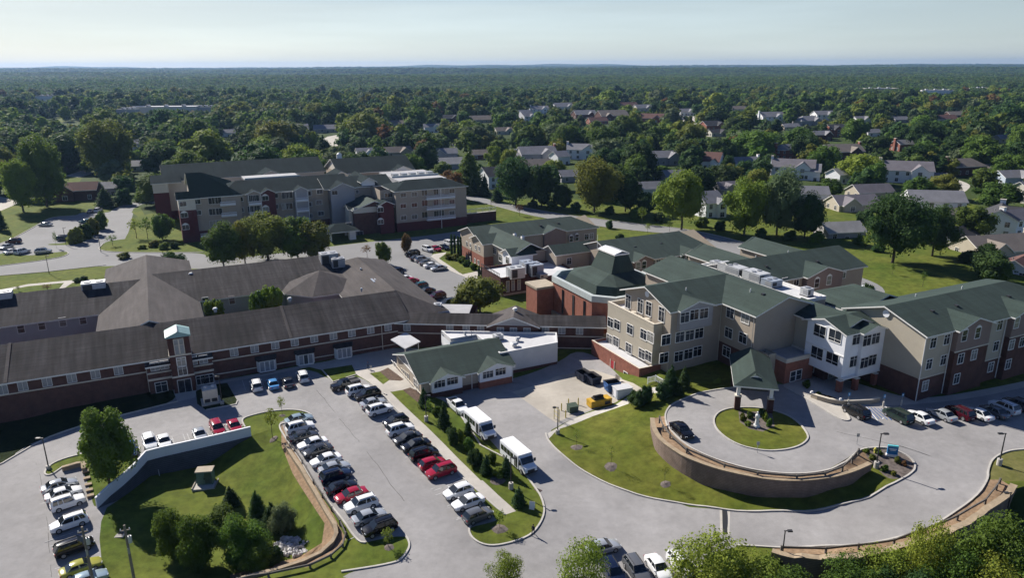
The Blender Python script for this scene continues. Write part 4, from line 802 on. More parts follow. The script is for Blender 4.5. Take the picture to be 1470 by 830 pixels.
# brick flat-roofed link with roof machines
l = Bld('brick_annex', 'low flat-roofed dark red brick block carrying large roof machines beside the chapel', 'building', 70, 150, -3)
l.walls(70, 80.5, 149.6, 160.5, -4.5, 1.6, 'brick_dark', 'stone_tan', -1.8); l.flat(70, 80.5, 149.6, 160.5, 1.7, 'membrane_white', 'brick_dark', .5)
l.walls(80.5, 90, 147, 160, -4.5, 1.4, 'brick_dark'); l.flat(80.5, 90, 147, 160, 1.5, 'membrane_white', 'brick_dark', .4)
l.winpx('narrow', '-q', 149.6, [(729, 413), (736.5, 411), (745, 410)], dz=.3)
for i, (u, v, w, dp, h, m) in enumerate([(740, 397, 3.6, 3, 2.6, 'metal_light'), (757, 391, 2.6, 3.6, 3, 'metal_blue_grey'), (767, 393, 3.2, 3.6, 2.8, 'metal_blue_grey'), (778, 397, 2, 2, 1, 'metal_grey')]):
    x, y, _ = at(u, v, 2); p, q = Lc(x, y); mb = MB(); hvac(mb, (p - w / 2, q - dp / 2, 1.7), (p + w / 2, q + dp / 2, 1.7 + h), m, 2); l.add('rooftop_unit', mb)
mb = MB()
for i in range(13): mb.box((69.8, 150 + i * .85, 2.2), (69.9, 150.06 + i * .85, 3.1), 'metal_dark')
mb.box((69.78, 149.9, 3.1), (69.92, 160.5, 3.2), 'metal_dark'); l.add('terrace_railing', mb)
# ------------------------------------------------------------------ chapel
k = Bld('chapel', 'brick chapel with slit windows and stepped green roof crowned by bright roof light', 'chapel', 82, 124, -3)
def octo(p0, p1, q0, q1, ch): return [(p0 + ch, q0), (p1 - ch, q0), (p1, q0 + ch), (p1, q1 - ch), (p1 - ch, q1), (p0 + ch, q1), (p0, q1 - ch), (p0, q0 + ch)]
o1 = octo(73.8, 92.4, 112.4, 134.5, 3.2); mb = MB(); mb.prism(o1, -4.5, 5.7, 'brick_red', 'membrane_grey'); k.add('wall', mb)
mb = MB(); mb.prism(octo(73.3, 92.8, 112.0, 135, 3.3), -4.5, -.7, 'stone_tan'); k.add('base_course', mb)
mb = MB(); ins = octo(74.4, 91.8, 113, 133.9, 3.0); out = octo(73.6, 92.6, 112.2, 134.7, 3.25)
for i in range(8):
    j = (i + 1) % 8; mb.prism([out[i], out[j], ins[j], ins[i]], 5.7, 6.9 + .003 * i, 'parapet_grey')
k.add('parapet', mb)
mb = MB(); r1 = octo(75.6, 90.8, 114.2, 132.8, 3); r2 = octo(76.4, 90, 115.2, 131.8, 2.9); r3 = octo(80.6, 86.8, 119.4, 127.6, .5)
t0 = [(79.7, 118.7), (87.1, 118.7), (87.1, 128.5), (79.7, 128.5)]
for i in range(8):
    j = (i + 1) % 8
    mb.poly([r1[i] + (5.75,), r1[j] + (5.75,), r2[j] + (7.9,), r2[i] + (7.9,)], RG); mb.poly([r2[i] + (7.9,), r2[j] + (7.9,), r3[j] + (9.3,), r3[i] + (9.3,)], RG)
mb.prism(r3, 9.0, 9.3, RG); k.add('roof', mb)
mb = MB(); tp = [(82.2, 120.6), (85.4, 120.6), (85.4, 126.6), (82.2, 126.6)]; bt = [(80.8, 119.6), (86.6, 119.6), (86.6, 127.4), (80.8, 127.4)]
for i in range(4):
    j = (i + 1) % 4; mb.poly([bt[i] + (9.25,), bt[j] + (9.25,), tp[j] + (12.8,), tp[i] + (12.8,)], RG)
k.add('roof_tower', mb)
mb = MB(); mb.box((82.0, 120.4, 12.8), (85.6, 126.8, 13.1), 'trim_white'); mb.slab([(82.1, 120.5, 13.15), (83.8, 120.5, 13.6), (83.8, 126.7, 13.6), (82.1, 126.7, 13.15)], .05, 'skylight', 'trim_white'); mb.slab([(83.8, 120.5, 13.6), (85.5, 120.5, 13.15), (85.5, 126.7, 13.15), (83.8, 126.7, 13.6)], .05, 'skylight', 'trim_white'); mb.cyl((82, 127, 12.4), (82, 127, 16), .05, .03, 'trim_white', 5); k.add('roof_light', mb)
for q in (118.3, 122.6, 126.9): k.win('slit', 73.75, q, -.2, '-p')
mb = MB(); mb.prism([(69.8, 131), (74.5, 131), (74.5, 136), (69.8, 136)], -4.5, 4.4, 'brick_red', 'membrane_grey'); mb.prism([(69.6, 130.8), (74.6, 130.8), (74.6, 136.2), (69.6, 136.2)], 4.4, 4.9, 'stone_tan'); k.add('side_block', mb)
# ------------------------------------------------------------------ four-storey apartment house
RS, RD = 'roof_slate', 'roof_slate_dark'
a = Bld('apartment_house', 'four-storey beige and maroon apartment house with slate green roofs and white balconies', 'apartment house', 45, 250, -3)
Z0, ZE, FH = -4.5, 11.0, 3.55
fl = lambda i: -2.9 + FH * i + .9          # sill heights of the four storeys
BM, SB = 'brick_maroon', 'siding_tan'
# left corner block (dark roof)
a.walls(9.8, 24, 247.2, 280, Z0, ZE, SB, BM, .3, 'p', 16.6, (True, False)); a.roof(9.8, 24, 247.2, 280, ZE, 16.6, 'p', RD, hips=(0, 10), ov=.6)
a.walls(5.6, 10.5, 246.4, 255, Z0, ZE, 'siding_cream', BM, 7.3, 'p', 12.6, (True, False)); a.roof(5.6, 12, 246.4, 255, ZE, 12.5, 'p', RD, ov=.5, ends=(.5, 0))
a.walls(24, 52.5, 248, 263, Z0, ZE, SB, BM, .3); a.roof(18, 60, 248, 266, ZE, 14.0, 'p', RS, hips=(6, 0), ov=.6, ends=(.6, 0))
mb = MB(); mb.box((27, 258, 13), (45, 258.4, 14.45), 'parapet_grey'); mb.box((27, 258.4, 13.4), (45, 268, 13.9), 'membrane_grey'); a.add('roof_parapet', mb)
# projecting bays on the left wing
for (p0, p1, mm, kind) in ((30.3, 34.6, BM, 'm'), (40.7, 45, 'siding_grey', 'b')):
    a.dormer(p0, p1, 246.6, 256, Z0, ZE, 12.1, mm, RS, mm)
a.dormer(26.0, 30.2, 246.9, 255, Z0, ZE, 11.9, SB, RS, SB)
# middle entrance parts
a.walls(52, 72, 245, 262, Z0, ZE, SB, BM, .3); a.roof(50, 74, 245, 262, ZE, 13.4, 'p', RS, ov=.6, ends=(0, 0))
a.dormer(52, 60, 243.5, 254, Z0, ZE, 12.8, 'siding_grey', RS, 'siding_grey')
a.walls(63, 67.5, 245, 262, ZE, 12.6, 'siding_white', None, None, 'q', 13.8, (True, False)); a.roof(63, 67.5, 244.5, 262, 12.6, 13.9, 'q', RS, ov=.6)
a.walls(56.5, 70, 232, 246, Z0, 5.6, 'brick_brown', None, None, 'q', 8, (True, False)); a.walls(56.4, 64, 231.8, 233, 4.4, 6.2, 'siding_cream'); a.roof(56.5, 70, 232, 248, 5.6, 8, 'q', 'roof_green', ov=.6)
a.dormer(64.4, 69, 229.6, 238, Z0, 7, 8.1, BM, RS, BM)
a.dormer(55.5, 59, 234.5, 240, Z0, 5.6, 6.8, 'siding_cream', RS, 'siding_cream', face='-p')
a.walls(53.2, 55.2, 226.2, 228.2, Z0, .2, 'trim_white'); a.walls(47, 47.6, 226.4, 227, Z0, .2, 'trim_white'); a.walls(53.4, 54, 233, 233.6, Z0, .2, 'trim_white'); a.roof(46, 56, 225.5, 236, .3, 2, 'p', RS, hips=(4, 4), ov=.3, name='porch_roof')
# right wing
a.walls(70, 95, 230, 262, Z0, ZE, SB, BM, .3); a.roof(70, 95, 230, 245, ZE, 13.2, 'p', RS, hips=(6, 6), ov=.6)
a.walls(66, 72, 234, 262, Z0, ZE, SB, BM, .3)
mb = MB(); mb.box((74, 238, 11), (91, 262, 12.9), 'membrane_grey'); mb.box((74, 246, 12.9), (91, 246.3, 13.5), 'parapet_grey')
for i in range(5): mb.box((75 + i * 3.2, 248, 12.9), (77 + i * 3.2, 250.5, 13.9), 'metal_grey')
a.add('roof_deck', mb)
# back wings
a.walls(3, 60, 290, 316, Z0, ZE, 'siding_cream', BM, 0, 'p', 15.2, (True, True)); a.roof(3, 60, 290, 316, ZE, 15.2, 'p', RS, ov=.6); a.walls(-1, 4, 285, 297, Z0, ZE, 'siding_cream', BM, 7.5, 'p', 13, (True, False)); a.roof(-1, 8, 285, 297, ZE, 13, 'p', RS, ov=.5)
a.dormer(34, 44, 284, 300, Z0, ZE, 13, SB, RS, 'siding_cream')
a.walls(63.5, 93, 279.5, 303, Z0, ZE, SB, BM, 0, 'p', 15.2, (True, True), 'siding_cream'); a.roof(63.5, 93, 279.5, 303, ZE, 15.2, 'p', RS, ov=.6, ends=(.6, .6))
a.dormer(84, 92, 277, 291, Z0, ZE, 12.6, 'siding_grey', RS, 'siding_white'); a.dormer(58, 66, 270, 280, Z0, ZE, 13, SB, RS, 'siding_cream')
mb = MB(); x, y, _ = at(487, 226, 15); p, q = Lc(x, y); mb.cyl((p, q, 14), (p, q, 16.4), 1.1, 1.0, 'trim_white', 12); mb.cyl((p, q, 16.4), (p, q, 17), 1.0, .2, 'trim_white', 12); a.add('cupola', mb)
# windows
cr1 = lambda X, Y: (200 + X / 5.188, 200 + Y / 5.188)
cr2 = lambda X, Y: (430 + X / 5.188, 200 + Y / 5.188)
a.winpx('apt', '-q', 246.4, [cr1(325, 482)]); a.winpx('apt_arch', '-q', 246.4, [cr1(335, 565), cr1(345, 655)])
a.winpx('apt_wide', '-q', 247.2, [cr1(418, 466), cr1(424, 548)])
a.winpx('apt', '-q', 248, [cr1(*q) for q in ((440, 640), (660, 453), (748, 446), (666, 535), (754, 527), (670, 625), (762, 618), (1010, 420), (1012, 502), (1182, 411), (1255, 404), (1185, 490), (1260, 484), (1185, 578), (1262, 570))])
a.winpx('apt_arch', '-q', 246.6, [cr1(938, 438), cr1(942, 520), cr1(948, 600)]); a.winpx('apt', '-q', 246.6, [cr1(1115, 584)])
a.winpx('patio', '-q', 247.2, [cr1(540, 458), cr1(585, 455), cr1(545, 540), cr1(592, 537), cr1(550, 630), cr1(595, 627)]); a.winpx('patio', '-q', 246.9, [cr1(830, 440), cr1(868, 438), cr1(832, 520), cr1(875, 517)]); a.winpx('patio', '-q', 246.6, [cr1(1085, 418), cr1(1118, 415), cr1(1085, 500), cr1(1118, 497)])
a.winpx('apt', '-q', 243.5, [cr2(262, 398)]); a.winpx('apt', '-q', 245, [cr2(150, 390), cr2(145, 470), cr2(160, 552)]); a.winpx('apt', '-q', 248, [cr2(68, 403), cr2(72, 484), cr2(76, 570)])
a.winpx('small', '-q', 245, [cr2(430, 390)]); a.winpx('apt_wide', '-q', 234, [cr2(665, 415)]); a.winpx('apt', '-q', 234, [cr2(685, 495), cr2(690, 580)])
a.winpx('apt_arch', '-q', 229.6, [cr2(602, 525), cr2(604, 615)]); a.winpx('apt', '-q', 231.8, [cr2(368, 637)]); a.winpx('doors', '-q', 232, [cr2(385, 715), cr2(450, 712)], name='door')
a.winpx('apt', '-q', 230, [cr2(*q) for q in ((772, 415), (855, 410), (772, 496), (855, 489), (775, 584), (857, 577), (1135, 384), (1135, 464), (1135, 548))])
a.winpx('patio', '-q', 230, [cr2(*q) for q in ((930, 395), (1018, 388), (1055, 385), (932, 475), (1018, 468), (1055, 466), (932, 562), (1022, 555), (1056, 550))])
a.winpx('small', '-q', 279.5, [cr2(600, 268), cr2(640, 267), cr2(670, 266), cr2(700, 264)]); a.winpx('pair', '-q', 277, [cr2(812, 248)])
a.winpx('apt_arch', '-p', 3, []); a.winpx('apt', '-p', -1, [(227, 263), (228, 276), (229, 291.5)])
# balconies: deck + white railing
def balcony(p0, p1, q, z, dep=1.5):
    mb = MB(); mb.box((p0, q - dep, z - .25), (p1, q, z), 'trim_white'); mb.box((p0, q - dep, z + .95), (p1, q - dep + .08, z + 1.08), 'siding_white')
    n = max(4, int((p1 - p0) / .35))
    for i in range(n + 1): x = p0 + (p1 - p0 - .06) * i / n; mb.box((x, q - dep + .01, z), (x + .06, q - dep + .07, z + .95), 'siding_white')
    mb.box((p0 + .06, q - dep + .03, z + .12), (p1, q - dep + .05, z + .5), 'siding_white')
    a.add('balcony', mb)
for p0, p1, q, zs in ((17.6, 22.2, 247.2, (2, 5.5)), (26.2, 30.0, 246.9, (.6, 4.1, 7.6)), (40.9, 44.8, 246.6, (.6, 4.1, 7.6)), (80.2, 90.3, 230, (.6, 4.1, 7.6)), (10.8, 22.2, 247.2, (-1.4,))):
    for z in zs: balcony(p0, p1, q, z if len(zs) > 2 or z < 0 else z - .4 + 3.0)
balcony(66.5, 70, 234, .6)
for p in (26.2, 30, 40.9, 44.8, 85.2): a.walls(p - .08, p + .08, (246.9 if p < 31 else 246.6 if p < 46 else 230) - 1.45, (246.9 if p < 31 else 246.6 if p < 46 else 230) - 1.3, -3, ZE - .3, 'trim_white', name='post')
# ------------------------------------------------------------------ cars
PAINT = {'white': (.72, .73, .74), 'silver': (.42, .44, .46), 'pale blue': (.33, .42, .47), 'grey': (.15, .155, .165), 'dark grey': (.05, .053, .06), 'black': (.006, .006, .008), 'navy': (.012, .02, .05), 'blue': (.03, .09, .28), 'bright blue': (.08, .24, .5),
         'red': (.28, .010, .028), 'maroon': (.055, .006, .012), 'dark green': (.018, .032, .026), 'yellow': (.30, .29, .05), 'teal': (.03, .12, .14)}
for k_, c_ in PAINT.items():
    m_ = mat('paint_' + k_.replace(' ', '_'), c_, 0.16, spec=0.35, metal=0.35 if k_ in ('silver', 'grey', 'dark grey', 'pale blue', 'navy') else 0.0)
    m_.node_tree.nodes['Principled BSDF'].inputs['Coat Weight'].default_value = 0.35; m_.node_tree.nodes['Principled BSDF'].inputs['Coat Roughness'].default_value = 0.03
# kind: L, W, H, belt, hood z, [windscreen base x, roof front x, roof rear x, rear base x] (x from -L/2 rear to L/2 front), boot z
CK = {'sedan': (4.55, 1.78, 1.42, .92, .86, (1.15, .35, -1.0, -1.62), .93), 'suv': (4.5, 1.84, 1.68, 1.08, 1.0, (1.15, .5, -1.75, -2.12), 1.02), 'hatchback': (4.15, 1.75, 1.5, .96, .9, (1.15, .35, -1.5, -1.95), .95), 'minivan': (4.8, 1.9, 1.72, 1.02, .98, (1.55, .6, -1.95, -2.3), 1.0),
      'jeep': (4.2, 1.78, 1.75, 1.1, 1.02, (.85, .5, -1.85, -2.02), 1.08), 'pickup': (5.3, 1.9, 1.76, 1.1, 1.04, (1.25, .6, -.55, -.8), 1.1)}
_cm = {}
def car_meshes(kind, colour):
    if (kind, colour) in _cm: return _cm[kind, colour]
    L, Wd, H, bz, hz_, gx, tz = CK[kind]; pm = M['paint_' + colour.replace(' ', '_')]
    hw = Wd / 2; b = MB(); xf, xr = L / 2, -L / 2; boxy = kind in ('jeep', 'pickup')
    st = [(xf, hw * .70, .36, .62), (xf - .12, hw * .84, .26, hz_ - .14 if not boxy else hz_ - .04), (xf - .5, hw * .95, .22, hz_ - .05 if not boxy else hz_), (gx[0], hw, .2, bz), (0, hw, .2, bz), (gx[3], hw, .2, bz), (xr + .35, hw * .97, .22, tz), (xr + .1, hw * .88, .28, tz - .06), (xr, hw * .76, .4, tz - .22)]
    rings = []
    for x, w, zb, zt in st:
        zm = zb + (zt - zb) * .62
        h = [(w * .86, zb), (w, zb + .1), (w * 1.0, zm), (w * .955, zt - .02), (w * .80, zt + .015)]
        rings.append([(x, y, z) for y, z in h] + [(x, -y, z) for y, z in reversed(h)])
    n = len(b.v)
    for r in rings: b.v += r
    K = 10
    for i in range(len(rings) - 1):
        for k in range(K):
            k2 = (k + 1) % K; b.f.append([n + i * K + k, n + (i + 1) * K + k, n + (i + 1) * K + k2, n + i * K + k2]); b.m.append(b.mi(pm))
    b.f.append([n + k for k in reversed(range(K))]); b.m.append(b.mi(pm)); b.f.append([n + (len(rings) - 1) * K + k for k in range(K)]); b.m.append(b.mi(pm))
    if kind == 'pickup':   # open load bed: side rails, dark floor
        b.box((xr + .12, -hw * .8, tz + .02), (gx[3] - .1, hw * .8, tz + .03), M['metal_dark']); 
        for s in (-1, 1): b.box((xr + .1, s * hw * .82, tz), (gx[3] - .05, s * hw * .96, tz + .16), pm)
        b.box((xr + .05, -hw * .9, tz - .05), (xr + .12, hw * .9, tz + .16), pm)
    # roof and pillars
    rw, zt = hw * .74, H; ed = .035
    nx = 5; top = []
    for i in range(nx):
        x = gx[1] + (gx[2] - gx[1]) * i / (nx - 1); cr = .035 * math.sin(math.pi * i / (nx - 1)); top.append((x, zt + cr - (.02 if i in (0, nx - 1) else 0)))
    n = len(b.v)
    for x, z in top: b.v += [(x, rw + .02, z - .06), (x, rw * .86, z), (x, 0, z + .015), (x, -rw * .86, z), (x, -rw - .02, z - .06)]
    for i in range(nx - 1):
        for k in range(4): a = n + i * 5 + k; b.f.append([a, a + 1, a + 6, a + 5]); b.m.append(b.mi(pm))
    def pillar(x0, x1, wdt):
        for s in (-1, 1):
            y0, y1 = hw * .955 * s, (rw + .03) * s
            q = [(x0 - wdt, y0, bz - .02), (x0 + wdt, y0, bz - .02), (x1 + wdt * .8, y1, zt - .06), (x1 - wdt * .8, y1, zt - .06)]
            b.poly(q if s < 0 else q[::-1], pm)
    pillar(gx[0] - .03, gx[1] + .02, .06); pillar(gx[3] + .06, gx[2] + .02, .09 if kind in ('sedan', 'pickup') else .14)
    if kind != 'pickup': pillar((gx[0] + gx[3]) / 2 + .05, (gx[1] + gx[2]) / 2 + .08, .045)
    if kind in ('suv', 'minivan', 'jeep'): pillar(gx[3] + .85, gx[2] + .72, .05)
    for s in (-1, 1):  # mirrors, bumpers, sills
        b.box((gx[0] - .35, s * hw, bz - .02), (gx[0] - .15, s * (hw + .16), bz + .12), pm); b.box((-L * .25, s * hw * .99, .2), (L * .25, s * hw * 1.012, .32), M['metal_dark'])
    b.box((xf - .05, -hw * .6, .4), (xf + .012, hw * .6, .56), M['metal_dark']); b.box((xr - .012, -hw * .3, .52), (xr + .05, hw * .3, .64), M['metal_light'])
    if kind in ('suv', 'jeep', 'minivan'):
        for s in (-1, 1): b.box((gx[2] + .15, s * rw * .8, zt + .02), (gx[1] - .1, s * rw * .8 + .05, zt + .08), M['metal_dark'])
    body = b.mesh('car_body', True)
    try: body.set_sharp_from_angle(angle=math.radians(38))
    except Exception: pass
    g = MB(); bw = hw * .94; z0 = bz - .03; z1 = zt - .05
    A = [(gx[0], bw * .92, z0), (gx[0], -bw * .92, z0), (gx[3], -bw * .92, z0), (gx[3], bw * .92, z0)]; mid = [(gx[0] - .1, bw, z0), (gx[3] + .1, bw, z0)]
    Tp = [(gx[1], rw, z1), (gx[1], -rw, z1), (gx[2], -rw, z1), (gx[2], rw, z1)]
    g.poly([A[1], A[0], Tp[0], Tp[1]], 'car_glass'); g.poly([A[3], A[2], Tp[2], Tp[3]], 'car_glass'); g.poly([A[0], A[3], Tp[3], Tp[0]], 'car_glass'); g.poly([A[2], A[1], Tp[1], Tp[2]], 'car_glass')
    glass = g.mesh('car_windows')
    _cm[kind, colour] = (body, glass); return _cm[kind, colour]
t_ = MB(); t_.cyl((0, -.11, 0), (0, .11, 0), .33, .33, 'tyre', 14); TYRE = t_.mesh('tyre')
r_ = MB(); r_.cyl((0, .1, 0), (0, .125, 0), .21, .2, 'rim', 10); RIM = r_.mesh('rim')
h_ = MB(); h_.box((-.12, -.16, -.07), (.03, .16, .07), 'head_lamp'); HEADL = h_.mesh('headlight')
h_ = MB(); h_.box((-.03, -.14, -.1), (.06, .14, .1), 'tail_lamp'); TAILL = h_.mesh('taillight')
CARS = []
def car(kind, colour, x, y, z, head, label, group, sc=0.95, lamps=True):
    nm = {'sedan': 'parked_car', 'hatchback': 'parked_car', 'suv': 'parked_suv', 'jeep': 'parked_suv', 'minivan': 'minivan', 'pickup': 'pickup_truck'}[kind]
    t = thing(nm, label, {'pickup': 'pickup truck', 'minivan': 'minivan'}.get(kind, 'car'), (x, y, z), math.radians(head), group); t.scale = (sc,) * 3
    L, Wd, H, bz, hz_, gx, tz = CK[kind]; b, gl = car_meshes(kind, colour); wr = 1.0 if kind in ('sedan', 'hatchback', 'minivan') else 1.12
    link('body', b, t); link('window_glass', gl, t)
    wb = L * (.295 if kind != 'pickup' else .31)
    for sx in (1, -1):
        for sy in (1, -1):
            w = link('wheel', TYRE, t, (sx * wb, sy * (Wd / 2 - .09), .33 * wr), 0 if sy > 0 else math.pi, wr); link('rim', RIM, w)
    for sy in (1, -1): link('headlight', HEADL, t, (L / 2 - .1, sy * Wd * .34, hz_ - .22), sy * .35); link('taillight', TAILL, t, (-L / 2 + .05, sy * Wd * .37, tz - .2), 0)
    return t
def _pos(u, v, dz=.55):
    x, y, z = gpt(u, v + 3)
    for _ in range(6): x, y, _z = at(u, v, z + dz); z = hz(x, y)
    return x, y, z
NICE = {'suv': 'SUV', 'jeep': 'boxy SUV', 'sedan': 'sedan', 'hatchback': 'hatchback', 'minivan': 'minivan', 'pickup': 'pickup truck'}
ROWS = [
 ('left row of the central car park', 'cars in the left row of the central car park', 32.5, [(429, 602, 'sedan', 'pale blue', 0), (430.7, 614, 'suv', 'white', 0), (436, 626.7, 'sedan', 'dark grey', 0), (448.7, 637, 'sedan', 'white', 1), (456, 647, 'sedan', 'dark grey', 1), (467.7, 660.5, 'sedan', 'white', 1), (480, 672, 'sedan', 'silver', 0), (482, 684, 'suv', 'navy', 0), (490, 700, 'sedan', 'black', 0), (504, 711, 'sedan', 'red', 1), (518.5, 725, 'suv', 'white', 1), (530, 742, 'sedan', 'silver', 0), (544.7, 758, 'suv', 'black', 1)]),
 ('right row of the central car park', 'cars in the right row of the central car park', 32.5, [(495.7, 553, 'pickup', 'black', 1), (514.7, 560.5, 'suv', 'white', 0), (528, 567, 'suv', 'black', 1), (535.5, 578.5, 'sedan', 'silver', 0), (545, 588.5, 'suv', 'white', 0), (568, 604.5, 'hatchback', 'black', 1), (574.5, 617, 'suv', 'white', 0), (585, 629, 'sedan', 'dark grey', 1), (596.7, 639, 'sedan', 'black', 1), (608.4, 652, 'suv', 'black', 0), (621, 666, 'hatchback', 'red', 0), (633, 677, 'suv', 'red', 1), (657.7, 706, 'hatchback', 'white', 1), (672, 721, 'sedan', 'white', 1), (686, 740, 'hatchback', 'grey', 0)]),
 ('lower left car park', 'cars in the lower left car park', 39, [(85, 697, 'sedan', 'silver', 0), (91, 709, 'sedan', 'white', 0), (97.4, 722.5, 'jeep', 'white', 0), (99.4, 751.5, 'suv', 'white', 1), (106.6, 786, 'suv', 'black', 0), (116, 815, 'sedan', 'yellow', 0), (124, 833, 'sedan', 'pale blue', 0)]),
 ('row behind the white wall', 'cars behind the white wall', -58, [(186.5, 645, 'hatchback', 'blue', 0), (215, 636, 'suv', 'white', 0), (235.5, 634, 'sedan', 'white', 0), (286.5, 624, 'sedan', 'silver', 0), (312, 615.5, 'suv', 'red', 0), (336.5, 612, 'sedan', 'red', 0)]),
 ('row along the long brick building', 'cars along the long brick building', 116, [(368, 553.5, 'suv', 'white', 0), (391.6, 551, 'sedan', 'bright blue', 0), (413, 549, 'sedan', 'dark grey', 0), (434.5, 541, 'suv', 'white', 0)]),
 ('row before the right wing', 'cars parked before the right wing', 112, [(1229, 591.5, 'suv', 'black', 0), (1289, 597, 'minivan', 'dark green', 0), (1319.5, 599, 'sedan', 'white', 0), (1352, 595, 'sedan', 'silver', 0), (1377.6, 593, 'suv', 'maroon', 0), (1404, 594, 'sedan', 'white', 0), (1427, 591, 'sedan', 'grey', 0), (1441.5, 585, 'suv', 'white', 0), (1460, 581, 'suv', 'grey', 0)]),
 ('right row of the middle car park', 'cars in the right row of the middle car park', 30, [(592, 364.7, 'suv', 'black', 1), (599, 370.5, 'sedan', 'dark grey', 0), (606.6, 373, 'suv', 'silver', 0), (612.4, 377, 'sedan', 'grey', 0), (619.6, 381, 'sedan', 'white', 0), (629.7, 385, 'sedan', 'silver', 1)]),
 ('top row of the middle car park', 'cars in the top row of the middle car park', -52, [(613.8, 358, 'suv', 'white', 0), (625.4, 357, 'sedan', 'red', 0), (637.7, 355.3, 'sedan', 'black', 0), (645.6, 350, 'suv', 'white', 0), (656, 348.5, 'sedan', 'white', 0)]),
 ('left row of the middle car park', 'cars in the left row of the middle car park', 34, [(552, 383, 'sedan', 'silver', 1), (560, 386, 'sedan', 'dark grey', 1), (568, 391, 'suv', 'navy', 1), (572, 396.5, 'sedan', 'black', 1), (580, 400.5, 'sedan', 'white', 1), (589, 404, 'sedan', 'red', 1), (602, 412, 'suv', 'teal', 1), (612, 418, 'sedan', 'black', 1), (627, 426, 'suv', 'maroon', 1), (642.7, 436, 'suv', 'dark grey', 1)]),
 ('far left car park', 'cars in the far left car park', 5, [(19.4, 347, 'suv', 'maroon', 1), (9, 354.5, 'sedan', 'silver', 0), (17, 361, 'sedan', 'white', 0), (32, 361.3, 'suv', 'white', 0), (62, 361, 'suv', 'silver', 0), (93, 342.8, 'minivan', 'navy', 0), (65, 322.4, 'sedan', 'silver', 1), (130.7, 303.3, 'sedan', 'grey', 0), (141, 302, 'suv', 'white', 0), (123, 318, 'sedan', 'teal', 1)])]
FL_HEAD = {9: -100, 17: 65, 32: 68, 62: 25, 130.7: 100, 141: 95}
used_labels = {}
for rown, grp, axis, cs in ROWS:
    desc = [f'{c} {NICE[k]}' for _, _, k, c, _ in cs]
    for i, (u, v, k, c, fl_) in enumerate(cs):
        x, y, z = _pos(u, v); h = axis + (180 if fl_ else 0) + random.uniform(-1.2, 1.2)
        if rown.startswith('far left'): h = FL_HEAD.get(u, axis) + (180 if fl_ else 0)
        if desc.count(desc[i]) == 1: lab = f'{desc[i]}, the only one in the {rown}'
        elif i == 0: lab = f'{desc[i]} at the far end of the {rown}' if i == 0 else ''
        elif i == len(cs) - 1: lab = f'{desc[i]} at the near end of the {rown}'
        else: lab = f'{desc[i]} between {desc[i - 1]} and {desc[i + 1]}, {rown}'
        if rown.startswith('far left') and desc.count(desc[i]) > 1: lab = f'{desc[i]} ' + ('beside the maroon SUV in the ' if u < 20 else 'by the far kerb of the ') + rown
        if len(lab.split()) > 16: lab = lab.replace(', ' + rown, ', ' + rown.replace('central ', '').replace('the middle', 'middle').replace('long ', ''))
        if len(lab.split()) > 16: lab = lab.replace('dark grey', 'dark')
        if lab in used_labels: lab = lab.replace(', ', ', nearer one, ', 1) if ', ' in lab else lab + ', nearer one'
        used_labels[lab] = 1
        car(k, c, x, y, z, h, lab, grp, sc=0.95 if y < 140 else 1.0)
def px_head(u0, v0, u1, v1):
    a, b = gpt(u0, v0), gpt(u1, v1); return math.degrees(math.atan2(b[1] - a[1], b[0] - a[0]))
for u, v, k, c, h, lab, sc in [(979, 618, 'sedan', 'black', -72, 'black sedan driving round the raised circle by its retaining wall', 1.0), (865, 786, 'sedan', 'silver', 20, 'silver sedan driving along the lower road', .95), (880, 823, 'suv', 'navy', -74, 'navy SUV at the bottom edge beside the grey SUV', .95), (914, 819, 'suv', 'grey', -74, 'grey SUV at the bottom edge between navy SUV and white sedan', .95), (945, 815, 'sedan', 'white', -74, 'white sedan at the bottom edge beside the grey SUV', .95), (978, 812, 'suv', 'white', -74, 'white SUV half hidden by the tree at the bottom edge', .95),
        (1003, 342, 'hatchback', 'red', -30, 'red car on the street behind the long green roofs', 1.0), (1244, 416, 'minivan', 'white', 30, 'white van beside the dark bush behind the right wing', 1.0), (1258, 425, 'sedan', 'black', 20, 'black car beside the white van behind the right wing', .95), (1362, 264, 'sedan', 'silver', 20, 'silver car in the turning circle among the houses', 1.1), (1381, 290.5, 'sedan', 'dark grey', -60, 'dark car on a driveway beside a small lawn', 1.1), (657, 584, 'pickup', 'white', -60, 'white pickup truck parked behind the two shuttle buses', .95)]:
    x, y, z = _pos(u, v); car(k, c, x, y, z, h, lab, None, sc)
